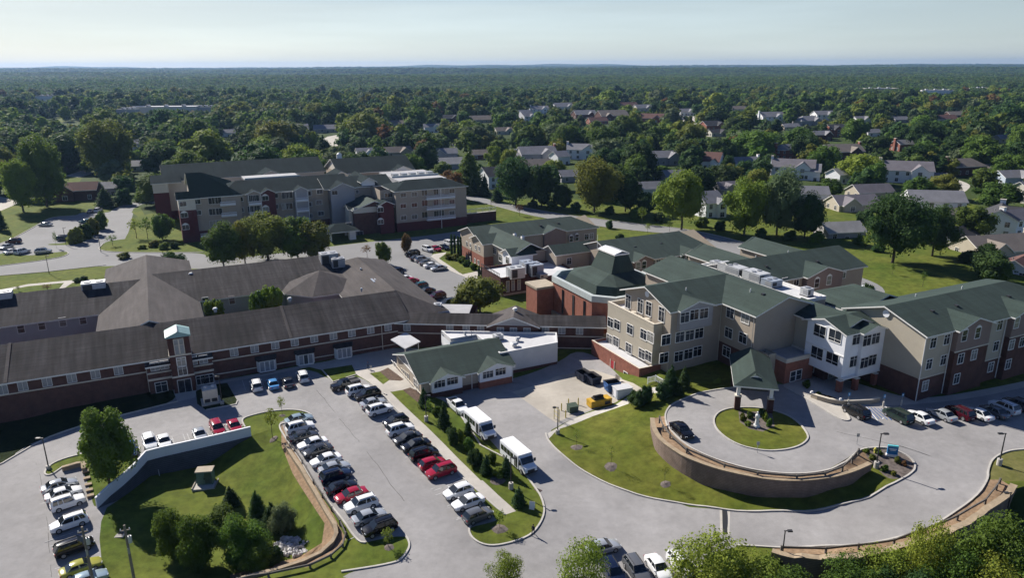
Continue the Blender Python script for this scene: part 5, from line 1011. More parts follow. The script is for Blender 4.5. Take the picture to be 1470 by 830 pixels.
# shuttle buses
def make_bus(u, v, head, label):
    x, y, z = _pos(u, v, 1.2); t = thing('shuttle_bus', label, 'bus', (x, y, z), math.radians(head), 'white shuttle buses in the service lane')
    hw = 1.08; b = MB(); wm = 'siding_white'
    b.box((-3.3, -hw, .45), (1.75, hw, 2.45), wm); b.prism([(-3.3, -hw * .97), (1.9, -hw * .97), (1.9, hw * .97), (-3.3, hw * .97)], 2.45, 2.6, wm)
    pts = [(1.75, .45, 2.3), (2.05, .45, 2.2), (2.65, .45, 1.35), (3.35, .45, 1.15), (3.45, .45, .8)]
    for (x0, a0, z0), (x1, a1, z1) in zip(pts, pts[1:]):
        w0, w1 = hw * (.95 if x0 < 2.6 else .88), hw * (.95 if x1 < 2.6 else .88)
        b.poly([(x0, -w0, z0), (x1, -w1, z1), (x1, w1, z1), (x0, w0, z0)], wm); b.poly([(x0, -w0, .45), (x1, -w1, .45), (x1, -w1, z1), (x0, -w0, z0)], wm); b.poly([(x1, w1, .45), (x0, w0, .45), (x0, w0, z0), (x1, w1, z1)], wm)
    b.poly([(3.45, -hw * .88, .45), (3.45, hw * .88, .45), (3.45, hw * .88, .8), (3.45, -hw * .88, .8)], wm)
    b.box((3.44, -.55, .6), (3.47, .55, .95), 'metal_dark'); b.box((3.4, -hw * .9, .42), (3.55, hw * .9, .6), 'metal_dark'); b.box((-3.35, -hw, .42), (-3.25, hw, .6), 'metal_dark')
    for s in (-1, 1): b.box((2.3, s * hw, 1.4), (2.45, s * (hw + .28), 1.85), 'metal_dark')
    b.build('body', t)
    for s in (-1, 1):
        n = 5 if s > 0 else 4
        for i in range(n):
            x0 = -3.0 + i * .88; m = MB(); m.box((x0, s * hw * .99, 1.35), (x0 + .78, s * hw * 1.012, 2.15), 'car_glass'); m.build('side_window', t)
        m = MB(); m.poly([(1.95, s * hw * .965, 1.4), (2.5, s * hw * .965, 1.4), (2.1, s * hw * .965, 2.05), (1.95, s * hw * .965, 2.05)], 'car_glass'); m.build('cab_window', t)
    m = MB(); m.box((.75, -hw * 1.015, .55), (1.55, -hw * .99, 2.2), 'car_glass'); m.box((1.13, -hw * 1.02, .55), (1.17, -hw * .99, 2.2), 'trim_white'); m.build('door', t)
    m = MB(); m.poly([(2.09, -hw * .86, 2.17), (2.62, -hw * .82, 1.42), (2.62, hw * .82, 1.42), (2.09, hw * .86, 2.17)], 'car_glass'); o = m.build('windscreen', t, (.03, 0, .02))
    for s in (-1, 1):
        link('headlight', HEADL, t, (3.42, s * .72, .85)); link('taillight', TAILL, t, (-3.3, s * .85, .9))
        for xx in (2.55, -2.1): w = link('wheel', TYRE, t, (xx, s * (hw - .12), .38), 0 if s > 0 else math.pi, 1.15); link('rim', RIM, w)
    return t
make_bus(689, 610, -60, 'white shuttle bus parked just in front of the white pickup truck'); make_bus(744, 656, -60, 'white shuttle bus nearest the lower road, beside the pole with a round concrete base')
# ------------------------------------------------------------------ retaining walls, rails, street furniture
def course_mat(name, c1, c2, h):
    m = mat(name, c1, .9, var=.22, scale=.7, spec=.2, scale2=4, var2=.15); nt = m.node_tree; b = nt.nodes['Principled BSDF']; src = b.inputs['Base Color'].links[0].from_socket
    tc = nt.nodes.new('ShaderNodeTexCoord'); sp = nt.nodes.new('ShaderNodeSeparateXYZ'); nt.links.new(tc.outputs['Object'], sp.inputs[0]); mm = nt.nodes.new('ShaderNodeMath'); mm.operation = 'PINGPONG'; mm.inputs[1].default_value = h / 2; nt.links.new(sp.outputs[2], mm.inputs[0])
    lt = nt.nodes.new('ShaderNodeMath'); lt.operation = 'LESS_THAN'; lt.inputs[1].default_value = h * .09; nt.links.new(mm.outputs[0], lt.inputs[0]); mx = nt.nodes.new('ShaderNodeMix'); mx.data_type = 'RGBA'; mx.inputs[7].default_value = tuple(c2) + (1,); nt.links.new(lt.outputs[0], mx.inputs[0]); nt.links.new(src, mx.inputs[6]); nt.links.new(mx.outputs[2], b.inputs['Base Color'])
course_mat('course_brown', (.205, .155, .128), (.10, .072, .06), .22); course_mat('course_dark', (.075, .08, .095), (.04, .04, .05), .3); course_mat('course_tan', (.30, .235, .17), (.14, .10, .07), .22)
def wall_thing(name, label, cat, pts, w, zlo, zhi, m, capm=None, caph=.12, capw=.15, zf=None):
    t = thing(name, label, cat, (pts[0][0], pts[0][1], hz(*pts[0]))); o = t.location
    for nm, ww, a, b_, mm in [('wall_face', w, zlo, zhi, m)] + ([('coping', w + capw, (lambda x, y: (zhi(x, y) if callable(zhi) else zf(x, y) + zhi)), (lambda x, y: (zhi(x, y) if callable(zhi) else zf(x, y) + zhi) + caph), capm)] if capm else []):
        mb = MB(); strip(mb, pts, ww, a, b_, mm, zf=zf or basez); mb.v = [(x - o[0], y - o[1], z - o[2]) for x, y, z in mb.v]; mb.build(nm, t)
    return t
wall_thing('retaining_wall', 'curved brown block retaining wall holding up the drive-through circle', 'retaining wall', subdiv(CLIFF_P, 2), .5, lambda x, y: basez(x, y) - .6, lambda x, y: .22, 'course_brown', 'block_tan')
def steps_z(x, y): return round((basez(x, y) + .45) / .3) * .3
wall_thing('retaining_wall', 'tan block retaining wall stepping down outside the lower road bend', 'retaining wall', subdiv(CLIFF_O, 1.6), .6, lambda x, y: -8, lambda x, y: steps_z(x, y), 'course_brown', 'block_tan', .14, .2)
wb_ = subdiv(CLIFF_B, 2)
wall_thing('retaining_wall', 'dark block retaining wall under the white wall above the grass basin', 'retaining wall', wb_, .45, lambda x, y: -8, lambda x, y: basez(x, y) - .02, 'course_dark')
t = thing('screen_wall', 'long white angled screen wall between the cars and the grass basin', 'wall', (wb_[0][0], wb_[0][1], hz(*wb_[0]))); o_ = t.location
mb = MB(); strip(mb, wb_, .16, lambda x, y: basez(x, y) - .02, lambda x, y: basez(x, y) + 1.45, 'fence_vinyl'); mb.v = [(x - o_[0], y - o_[1], z - o_[2]) for x, y, z in mb.v]; mb.build('panel', t)
mb = MB(); strip(mb, wb_, .26, lambda x, y: basez(x, y) + 1.45, lambda x, y: basez(x, y) + 1.55, 'siding_white'); mb.v = [(x - o_[0], y - o_[1], z - o_[2]) for x, y, z in mb.v]; mb.build('coping', t)
def rail(label, pts, step=4.0, h=.75, zf=None):
    pts = subdiv(pts, step); zf = zf or hz; t = thing('guard_rail', label, 'guard rail', (pts[0][0], pts[0][1], zf(*pts[0]))); o = t.location
    mb = MB(); strip(mb, subdiv(pts, 1.3), .12, lambda x, y: zf(x, y) + h - .26, lambda x, y: zf(x, y) + h, 'wood_rail'); mb.v = [(x - o[0], y - o[1], z - o[2]) for x, y, z in mb.v]; mb.build('rail', t)
    pm = MB(); pm.box((-.1, -.1, -.4), (.1, .1, h + .05), 'wood_rail'); me = pm.mesh('post')
    for p in pts: link('post', me, t, (p[0] - o[0], p[1] - o[1], zf(*p) - o[2]))
z0f = lambda x, y: 0.0
rail('weathered timber guard rail round the raised circle above its curved wall', [at(u, v, .6)[:2] for u, v in [(947, 599), (952, 612), (962, 624), (986, 645), (1040, 668), (1088, 679.5), (1144, 684), (1184.6, 680), (1209.7, 670.5), (1224, 657), (1233, 646)]], 4.2, .75, z0f)
rail('weathered timber guard rail along the outside of the lower road', zline([(1122, 786), (1186, 788), (1233, 783), (1284, 776), (1338, 756.5), (1375, 741), (1415, 718), (1431, 698), (1436, 689)], .6), 4.2, .75, basez)
rail('weathered timber guard rail beside the left row of cars', zline([(412, 628), (434, 662), (450, 690), (463, 710), (476, 729), (488, 748), (496, 766), (492, 782), (475, 797), (445, 811), (385, 824), (340, 829)], .5), 3.8, .6, hz)
tl = zline([(410, 638), (424, 660), (433, 673), (443, 690), (455, 711), (468, 733), (481, 755), (483, 768), (477, 779), (460, 792), (435, 803), (400, 813), (345, 824)], .3)
wall_thing('timber_wall', 'low tan timber retaining wall stepping along the mulch bed by the basin', 'retaining wall', subdiv(tl, 2.2), .42, lambda x, y: hz(x, y) - .9, lambda x, y: round((hz(x, y) + .42) / .25) * .25, 'block_tan', 'block_tan', .05, .06, zf=hz)
for i, (u, v) in enumerate([(122, 668), (123, 678), (125, 688), (127, 697), (128.5, 705), (130, 713)]):
    x, y, z = gpt(u, v); mb = MB(); mb.box((-.38, -.26, -.9), (.38, .26, .16), 'course_brown'); mb.box((-.42, -.3, .16), (.42, .3, .24), 'block_tan'); tag(mb.build('block_step', None, (x, y, z), math.radians(30)), 'tan stone block in the stepped row beside the lower left car park', 'stone block', 'stepped stone blocks by the lower left car park')
wall_thing('block_wall', 'short stepped block wall at the head of the lower left car park', 'retaining wall', zline([(89, 672), (100, 669), (110, 666), (119, 665), (120, 674)], .5), .4, lambda x, y: hz(x, y) - .6, lambda x, y: hz(x, y) + .55, 'course_tan', 'block_tan')
# rocks
r_ = np.random.default_rng(5); V, Fc = [], []
for i in range(110):
    u, v = r_.uniform(394, 447), r_.uniform(772, 800)
    if ((u - 420) / 27) ** 2 + ((v - 786) / 14) ** 2 > 1: continue
    x, y, z = gpt(u, v); s = r_.uniform(.16, .42, 3); n = len(V); V += [tuple(p) for p in (ICO_R * (1 + r_.normal(0, .14, (len(ICO_R), 1))) * s + np.array([x, y, z + .12]))] if False else []
    q = [(math.cos(a) * s[0] * r_.uniform(.8, 1.2), math.sin(a) * s[1] * r_.uniform(.8, 1.2)) for a in np.linspace(0, 6.28, 7)[:-1]]
    V += [(x + a, y + b, z - .1) for a, b in q] + [(x + a * .7, y + b * .7, z + s[2] * .8 + .1 * r_.random()) for a, b in q]; V.append((x, y, z + s[2] + .12))
    for k in range(6): j = (k + 1) % 6; Fc += [[n + k, n + j, n + 6 + j, n + 6 + k], [n + 6 + k, n + 6 + j, n + 12]]
me = bpy.data.meshes.new('rubble'); me.from_pydata(V, [], Fc); me.materials.append(M['rock']); me.update(); tag(link('rubble', me), 'pale grey rocks heaped at the low end of the grass basin', kind='stuff')
# lamp posts
def lamp(bu, bv, h, label, base=.75, arm=.9, z=None, az=180):
    x, y, z = gpt(bu, bv) if z is None else at(bu, bv, z); t = thing('street_lamp', label, 'street lamp', (x, y, z), math.radians(az), 'lamp posts round the car parks')
    if base: mb = MB(); mb.cyl((0, 0, -.2), (0, 0, base), .32, .32, 'kerb_concrete', 14); mb.build('concrete_base', t)
    mb = MB(); mb.cyl((0, 0, base), (0, 0, h), .09, .065, 'metal_dark', 8); mb.build('pole', t)
    mb = MB(); mb.box((-.12, -.05, h - .06), (arm * .5, .05, h + .02), 'metal_dark'); mb.box((arm * .35, -.17, h - .1), (arm, .17, h + .06), 'metal_dark'); mb.box((arm * .4, -.13, h - .115), (arm * .95, .13, h - .1), 'glass_soft'); mb.build('lamp_head', t)
for a_ in [(70, 673, 4.8, 'lamp post at the tip of the grass island by the lower left car park', .5, .9, None, 180), (319, 580, 4.9, 'lamp post beside the louvred generator box', .5, .9, None, 180), (1257.5, 672, 5.0, 'lamp post on a round concrete base beside the blue sign', .9, .95, None, 0), (1434, 668, 4.6, 'lamp post on a round concrete base at the right grass corner', .9, .95, None, 180), (733.6, 702, 4.6, 'lamp post on a round concrete base beside the nearer shuttle bus', .9, .8, None, 0), (612, 605, 4.4, 'lamp post on a round concrete base near the pavilion corner', .9, .8, None, 0), (800.5, 623, 4.4, 'lamp post at the corner of the sloping lawn by the service yard', .7, .8, None, 180),
           (70.7, 393, 5, 'lamp post on the lawn between the road and the brown roofs', 0, .8, None, 0), (145, 362, 4.6, 'lamp post at the road junction before the apartment house', 0, .8, None, 180), (95, 352, 5.6, 'twin-headed lamp post by the navy minivan', 0, .8, None, 0), (1441, 755, 4.6, 'lamp post in the scrub outside the stepping block wall', 0, .8, -4, 180), (1122, 806, 4.0, 'lamp post at the bottom edge behind the guard rail', 0, .8, -4, 0), (642, 240, 6, 'tall thin lamp post on the curved street', 0, .8, -3, 0), (705, 302, 6, 'tall thin lamp post by the street below the apartment wall', 0, .8, -3, 0)]: lamp(*a_)
# utility poles
def upole(u, v, h, z, label):
    x, y, z = at(u, v, z); t = thing('utility_pole', label, 'utility pole', (x, y, z), math.radians(20)); mb = MB(); mb.cyl((0, 0, -.3), (0, 0, h), .17, .11, 'wood_pole', 10); mb.build('pole', t)
    mb = MB(); mb.box((-.5, -.05, h - .7), (.5, .05, h - .58), 'wood_pole'); mb.build('crossarm', t)
    for k in (-.42, .42): mb = MB(); mb.cyl((k, 0, h - .58), (k, 0, h - .38), .05, .035, 'siding_white', 7); mb.build('insulator', t)
    mb = MB(); mb.cyl((.28, 0, h - 2.2), (.28, 0, h - 1.4), .2, .2, 'metal_light', 12); mb.cyl((.28, 0, h - 1.4), (.28, 0, h - 1.3), .1, .1, 'metal_dark', 8); mb.build('transformer', t)
    mb = MB(); mb.box((-.05, -.24, h - 3.4), (.12, -.14, h - 2.7), 'metal_grey'); mb.build('junction_box', t)
upole(198, 862, 9.4, -5.2, 'wooden utility pole standing in the lower lawn right of the yellow car'); upole(139, 862, 9.2, -5.2, 'wooden utility pole close beside the lower left parked cars')
# green cabinet in the basin
x, y, z = gpt(296, 695); t = thing('utility_cabinet', 'green utility cabinet with tan top on a concrete pad in the grass basin', 'utility cabinet', (x, y, z), math.radians(8))
mb = MB(); mb.box((-1.5, -1.6, -.4), (1.5, 1.2, .15), 'concrete'); mb.build('pad', t); mb = MB(); mb.box((-1.05, -.5, .15), (1.05, .9, 2.1), 'cabinet_green'); mb.box((-.95, -.53, .3), (-.05, -.5, 1.95), 'cabinet_green'); mb.box((.05, -.53, .3), (.95, -.5, 1.95), 'cabinet_dark_green'); mb.build('body', t); mb = MB(); mb.box((-1.15, -.6, 2.1), (1.15, 1.0, 2.25), 'stone_tan'); mb.build('lid', t)
mb = MB(); mb.box((-.08, -.58, 1.0), (.08, -.53, 1.2), 'metal_dark'); mb.build('handle', t)
for s in (-1, 1): mb = MB(); mb.box((s * 1.5 - .08, -1.6, .15), (s * 1.5 + .08, 1.2, .3), 'wood_grey'); mb.build('side_rail', t)
x, y, z = gpt(292, 684); t = thing('valve_box', 'small pale metal box behind the green utility cabinet', 'box', (x, y, z + .1)); mb = MB(); mb.box((-.5, -.35, -.5), (.5, .35, .55), 'metal_light'); mb.build('body', t); mb = MB(); mb.box((-.55, -.4, .55), (.55, .4, .62), 'metal_grey'); mb.build('lid', t)
x, y, z = gpt(172, 768); t = thing('storm_drain', 'square concrete storm drain with dark grate in the lower lawn', 'drain', (x, y, z), math.radians(6)); mb = MB(); mb.box((-.6, -.6, -.3), (.6, .6, .06), 'concrete'); mb.build('frame', t); mb = MB(); mb.box((-.42, -.42, .05), (.42, .42, .075), 'metal_dark'); mb.build('grate', t)
x, y, z = gpt(772, 704); t = thing('storm_drain', 'rusty storm drain grate in the kerb beside the nearer shuttle bus', 'drain', (x, y, z), math.radians(-40)); mb = MB(); mb.box((-.5, -.3, -.3), (.5, .3, .03), 'block_brown'); mb.build('frame', t); mb = MB(); mb.box((-.4, -.22, .02), (.4, .22, .05), 'metal_dark'); mb.build('grate', t)
x0, y0, z0 = gpt(1040, 733.5); x1, y1, z1 = gpt(1041, 768); t = thing('trench_drain', 'dark trench grate crossing the lower road in a concrete strip', 'drain', (x0, y0, z0)); mb = MB(); strip(mb, subdiv([(x0, y0), (x1, y1)], 1), .55, -.1, .03, 'metal_dark'); mb.v = [(a - x0, b - y0, c - z0) for a, b, c in mb.v]; mb.build('grate', t)
# generator by the long building
x, y, z = gpt(303, 577); t = thing('generator', 'pale louvred generator box on a slab before the brick entrance', 'generator', (x, y, z), SITE)
mb = MB(); mb.box((-1.5, -1.3, -.3), (1.5, 1.5, .25), 'concrete'); mb.build('slab', t); mb = MB(); mb.box((-1.15, -.9, .25), (1.15, 1.1, 2.5), 'trim_cream'); mb.build('housing', t)
for k in (-.55, .55): mb = MB(); mb.box((k - .42, -.94, .35), (k + .42, -.9, .95), 'metal_dark'); mb.build('louvre', t)
for k in (-.6, .5): mb = MB(); mb.cyl((k, .1, 2.5), (k, .1, 2.9), .25, .22, 'metal_light', 10); mb.build('exhaust', t)
# service yard
def skip_(u, v, w, d, h, m, label, rz):
    x, y, z = gpt(u, v); t = thing('dumpster', label, 'dumpster', (x, y, z), math.radians(rz)); b = MB(); a, c = w / 2, d / 2
    for q in (((-a, -c), (a, -c)), ((a, -c), (a, c)), ((a, c), (-a, c)), ((-a, c), (-a, -c))):
        (xa, ya), (xb, yb) = q; k = .82; b.poly([(xa * k, ya * k, .15), (xb * k, yb * k, .15), (xb, yb, h), (xa, ya, h)], m); b.poly([(xb * k * .97, yb * k * .97, .2), (xa * k * .97, ya * k * .97, .2), (xa * .95, ya * .95, h), (xb * .95, yb * .95, h)], 'metal_dark'); b.poly([(xa, ya, h), (xb, yb, h), (xb * .95, yb * .95, h), (xa * .95, ya * .95, h)], m)
    b.box((-a * .8, -c * .8, .12), (a * .8, c * .8, .2), 'metal_dark')
    for s in (-.5, 0, .5): b.box((s * w - .05, -c * .93 - .06, .3), (s * w + .05, -c * .93, h - .1), m)
    b.build('body', t)
    mb = MB(); mb.slab([(-a, c * .1, h + .25), (a, c * .1, h + .25), (a, c, h + .05), (-a, c, h + .05)], .06, 'metal_dark', 'metal_dark'); mb.build('lid', t)
    for s in (-1, 1): mb = MB(); mb.box((s * a - .06, -.5, h * .55), (s * a + .06, .5, h * .7), m); mb.build('side_pocket', t)
skip_(838, 546, 2.6, 2, 1.6, 'skip_navy', 'dark navy dumpster against the brick podium, further from the yellow machine', -62); skip_(851, 551, 2.6, 2, 1.6, 'skip_navy', 'dark navy dumpster between the other navy one and the blue one', -62); skip_(878, 561, 2.4, 1.9, 1.7, 'skip_blue', 'bright blue dumpster behind the yellow machine', 20)
x, y, z = gpt(860, 582); t = thing('compactor', 'yellow waste compactor with a black engine on top in the service yard', 'compactor', (x, y, z), math.radians(24)); mb = MB(); mb.box((-1.9, -.8, .15), (1.9, .8, 1.25), 'machine_yellow'); mb.box((-1.95, -.85, 1.0), (1.95, .85, 1.1), 'machine_yellow'); mb.box((.6, -.84, .3), (1.6, -.8, .9), 'metal_dark'); mb.build('body', t); mb = MB(); mb.box((-1.2, -.5, 1.25), (.6, .5, 1.5), 'metal_dark'); mb.cyl((-1.1, -.1, 1.65), (.6, -.1, 1.65), .22, .22, 'black', 10); mb.cyl((-1.0, .25, 1.6), (.5, .25, 1.6), .2, .2, 'black', 10); mb.build('engine', t); mb = MB(); mb.box((-1.7, -.7, -.1), (1.7, .7, .15), 'metal_dark'); mb.build('skid', t)
x, y, z = gpt(893, 567); t = thing('storage_container', 'white flat-roofed storage container beside the blue dumpster', 'container', (x, y, z), math.radians(20)); mb = MB(); mb.box((-1.4, -.9, -.2), (1.4, .9, 1.4), 'siding_blue'); mb.build('body', t); mb = MB(); mb.box((-1.5, -1.0, 1.4), (1.5, 1.0, 1.48), 'membrane_white'); mb.build('roof', t); mb = MB(); mb.box((-1.45, -.6, 0), (-1.4, .6, 1.3), 'door_white'); mb.build('door', t)
x, y, z = gpt(822, 592); t = thing('electrical_transformer', 'dark green electrical transformer cabinet in the service yard', 'transformer', (x, y, z), math.radians(20)); mb = MB(); mb.box((-.95, -.8, -.2), (.95, .9, .12), 'concrete'); mb.build('pad', t); mb = MB(); mb.box((-.75, -.55, .12), (.75, .65, 1.2), 'cabinet_dark_green'); mb.build('body', t); mb = MB(); mb.slab([(-.8, -.62, 1.2), (.8, -.62, 1.2), (.8, .7, 1.35), (-.8, .7, 1.35)], .08, 'cabinet_dark_green', 'cabinet_dark_green'); mb.build('lid', t)
bm_ = MB(); bm_.cyl((0, 0, -.2), (0, 0, 1.25), .09, .09, 'bollard_yellow', 8); bm_.cyl((0, 0, 1.25), (0, 0, 1.32), .09, .03, 'bollard_yellow', 8); BOL = bm_.mesh('bollard')
for u, v, w in ((806, 590, 'left rear'), (816, 583, 'rear'), (830, 582, 'right rear'), (812, 600, 'left front')): x, y, z = gpt(u, v); tag(link('bollard', BOL, None, (x, y, z)), f'yellow steel bollard at the {w} of the dark green transformer', 'bollard', 'yellow bollards round the transformer')
x, y, z = gpt(799, 604); t = thing('pipe_gate', 'yellow pipe frame standing beside the yard lamp post', 'gate', (x, y, z), math.radians(-60))
for k in (-.7, .7): mb = MB(); mb.cyl((k, 0, -.2), (k, 0, 2.2), .05, .05, 'bollard_yellow', 7); mb.build('post', t)
for k in (.7, 1.4, 2.1): mb = MB(); mb.cyl((-.7, 0, k), (.7, 0, k), .035, .035, 'bollard_yellow', 6); mb.build('rail', t)
x, y, z = gpt(886, 549); t = thing('pallet', 'wooden pallet leaning on the brick podium wall', 'pallet', (x, y, z + .1), math.radians(-64)); mb = MB()
for k in range(5): mb.box((-.6 + k * .26, .0, 0), (-.45 + k * .26, .06, 1.2), 'wood_grey')
for k in (.1, .6, 1.1): mb.box((-.6, .06, k), (.6, .12, k + .09), 'wood_grey')
mb.build('boards', t)
def fence(label, pts, h, m='siding_white', step=.25, zf=None, name='picket_fence'):
    zf = zf or hz; pts = subdiv(pts, 2.2); t = thing(name, label, 'fence', (pts[0][0], pts[0][1], zf(*pts[0]))); o = t.location
    for za, zb in ((.15, .25), (h - .12, h)): mb = MB(); strip(mb, pts, .06, za, zb, m, zf=zf); mb.v = [(a - o[0], b - o[1], c - o[2]) for a, b, c in mb.v]; mb.build('rail', t)
    mb = MB()
    for a, b in zip(pts, pts[1:]):
        n = int(math.dist(a, b) / step)
        for k in range(n): x = a[0] + (b[0] - a[0]) * k / n; y = a[1] + (b[1] - a[1]) * k / n; z = zf(x, y); mb.box((x - .03 - o[0], y - .03 - o[1], z + .2 - o[2]), (x + .03 - o[0], y + .03 - o[1], z + h - .1 - o[2]), m)
    mb.build('pickets', t)
    for p in pts: mb = MB(); mb.box((-.07, -.07, -.2), (.07, .07, h + .05), m); mb.build('post', t, (p[0] - o[0], p[1] - o[1], zf(*p) - o[2]))
fence('white picket fence beside the brick podium corner', G((930, 551), (941, 548), (956, 556)), 1.1)
rx = zline([(657, 322), (684, 319), (712, 316)]); wall_thing('terrace_wall', 'dark brick terrace wall right of the apartment house', 'wall', rx, .5, lambda x, y: -4.5, lambda x, y: .6, 'brick_dark', 'trim_cream')
fence('white railing on top of the dark brick terrace wall', rx, 1.5, 'siding_white', .4, lambda x, y: .7, 'railing')
# signs
x, y, z = gpt(1280, 655); t = thing('entrance_sign', 'blue and teal entrance sign on a white base in the grey mulch bed', 'sign', (x, y, z), math.radians(-14)); mb = MB(); mb.box((-.72, -.22, -.2), (.72, .22, .3), 'siding_white'); mb.build('base', t); mb = MB(); mb.box((-.65, -.13, .3), (.65, .13, 1.5), 'sign_blue'); mb.box((-.65, -.14, 1.4), (.65, .14, 1.58), 'sign_teal'); mb.build('panel', t); mb = MB(); mb.box((-.45, -.145, 1.02), (.45, -.131, 1.14), 'siding_white'); mb.box((-.3, -.145, .85), (.35, -.131, .93), 'siding_white'); mb.build('lettering_lines', t)
for i, (u, v, lab) in enumerate([(1217, 582, 'accessible parking sign at the black SUV'), (1267.5, 585, 'accessible parking sign beside the blue hatched bay'), (1293.5, 583, 'accessible parking sign behind the dark green minivan')]):
    x, y, z = gpt(u, v); t = thing('parking_sign', 'blue ' + lab, 'sign', (x, y, z), math.radians(15), 'accessible parking signs'); mb = MB(); mb.cyl((0, 0, -.1), (0, 0, .95), .13, .13, 'siding_cream', 10); mb.build('bollard_base', t); mb = MB(); mb.cyl((0, 0, .95), (0, 0, 2.1), .03, .03, 'metal_grey', 6); mb.build('post', t); mb = MB(); mb.box((-.2, -.05, 1.55), (.2, -.03, 2.15), 'sign_blue'); mb.box((-.09, -.055, 1.75), (.09, -.05, 1.98), 'siding_white'); mb.build('plate', t)
for u, v, lab in [(1087, 653, 'small traffic sign by the rail of the raised circle'), (1230, 641, 'small post sign at the tip of the grey mulch bed'), (533, 540, 'small sign post on the walk before the pavilion')]:
    x, y, z = gpt(u, v - 3); t = thing('traffic_sign', lab, 'sign', (x, y, z), 0); mb = MB(); mb.cyl((0, 0, -.1), (0, 0, 1.6), .035, .035, 'metal_grey', 6); mb.build('post', t); mb = MB(); mb.box((-.2, -.05, 1.15), (.2, -.035, 1.65), 'metal_grey'); mb.build('plate', t)
x, y, z = gpt(764, 731); t = thing('lawn_sign', 'small white sandwich sign on the grass tip by the kerb', 'sign', (x, y, z), math.radians(-20)); 
for s in (-1, 1): mb = MB(); mb.poly([(-.35, s * .22, 0), (.35, s * .22, 0), (.35, s * .04, 1.05), (-.35, s * .04, 1.05)][::-s], 'siding_white'); mb.box((-.35, s * .2 - .02, 0), (-.28, s * .2 + .02, .1), 'siding_white'); mb.build('panel', t)
x, y, z = gpt(1256, 650); t = thing('fire_hydrant', 'yellow fire hydrant at the back of the grey mulch bed', 'fire hydrant', (x, y, z)); mb = MB(); mb.cyl((0, 0, -.1), (0, 0, .6), .16, .14, 'hydrant_yellow', 10); mb.cyl((0, 0, .6), (0, 0, .78), .17, .05, 'hydrant_yellow', 10); mb.cyl((-.24, 0, .45), (.24, 0, .45), .07, .07, 'hydrant_yellow', 8); mb.build('body', t)
# statue in the round bed
x, y, z = gpt(1086, 613); t = thing('statue', 'white stone robed statue on a plinth in the round lawn bed', 'statue', (x, y, z), .3); mb = MB(); mb.box((-.35, -.35, -.1), (.35, .35, .35), 'stone_white'); mb.build('plinth', t)
mb = MB(); prof = [(.34, .35), (.30, .6), (.24, 1.1), (.23, 1.5), (.29, 1.75), (.30, 1.9), (.16, 2.02), (.085, 2.08), (.09, 2.12), (.13, 2.2), (.135, 2.3), (.10, 2.4), (.02, 2.45)]
for (r0, z0), (r1, z1) in zip(prof, prof[1:]): mb.cyl((0, 0, z0), (0, 0, z1), r0, r1, 'stone_white', 14, False)
for s in (-1, 1): mb.cyl((s * .26, 0, 1.82), (s * .30, -.14, 1.4), .085, .07, 'stone_white', 8); mb.cyl((s * .30, -.14, 1.4), (s * .08, -.3, 1.5), .07, .05, 'stone_white', 8)
mb.build('figure', t, smooth=True)
# planter wall before the entrance
pw = [at(u, v, .4)[:2] for u, v in [(1165, 567), (1174, 570.5), (1190, 575), (1206, 577.5), (1222, 577.5), (1250, 576), (1262, 573)]]
wall_thing('planter_wall', 'low tan stone planter wall curving before the entrance pillars', 'wall', pw, .4, lambda x, y: -.2, lambda x, y: .65, 'stone_tan', 'trim_cream', .1, .1, zf=z0f)
for i in (0, 3): mb = MB(); mb.cyl((0, 0, .75), (0, 0, 1.05), .3, .16, 'stone_white', 10); tag(mb.build('stone_urn', None, (pw[i][0], pw[i][1], 0)), 'white stone urn on the ' + ('left end' if i == 0 else 'middle') + ' of the planter wall', 'urn')
# terrace chairs and tables
def terrace_set(q, k):
    x, y = W(73.5, q); t = thing('patio_table', f'cream round patio table on the roof terrace, {k} along it', 'table', (x, y, 7.2), SITE, 'patio tables on the roof terrace'); mb = MB(); mb.cyl((0, 0, .68), (0, 0, .74), .5, .5, 'trim_cream', 14); mb.build('top', t); mb = MB(); mb.cyl((0, 0, 0), (0, 0, .68), .06, .06, 'trim_cream', 8); mb.build('leg', t)
    for dq, w in ((-.85, 'nearer'), (.85, 'farther')):
        x, y = W(73.5, q + dq); c = thing('patio_chair', f'cream patio chair at the {w} side of the {k} terrace table', 'chair', (x, y, 7.2), SITE + (0 if dq < 0 else math.pi), 'patio chairs on the roof terrace'); mb = MB(); mb.box((-.25, -.25, .4), (.25, .25, .46), 'trim_cream'); mb.build('seat', c); mb = MB(); mb.box((-.25, -.28, .46), (.25, -.22, .95), 'trim_cream'); mb.build('backrest', c)
        for a in (-1, 1):
            for b in (-1, 1): mb = MB(); mb.box((a * .22 - .025, b * .22 - .025, 0), (a * .22 + .025, b * .22 + .025, .4), 'trim_cream'); mb.build('leg', c)
terrace_set(101.4, 'far'); terrace_set(97.4, 'middle')
x, y, _ = at(805, 441, -3); t = thing('cooling_unit', 'big beige cooling unit in the sunken yard below the chapel', 'cooling unit', (x, y, -3), SITE); mb = MB(); hvac(mb, (-2.2, -1.3, 0), (2.2, 1.3, 2.6), 'trim_cream', 3); mb.build('casing', t); mb = MB(); mb.box((2.2, -.5, .6), (2.9, .5, 1.6), 'metal_grey'); mb.build('duct', t)
x, y, _ = at(826, 441, -3); t = thing('water_tank', 'grey round tank beside the beige cooling unit', 'tank', (x, y, -3)); mb = MB(); mb.cyl((0, 0, 0), (0, 0, 1.9), .8, .8, 'metal_grey', 16); mb.cyl((0, 0, 1.9), (0, 0, 2.2), .8, .3, 'metal_light', 16); mb.build('body', t)
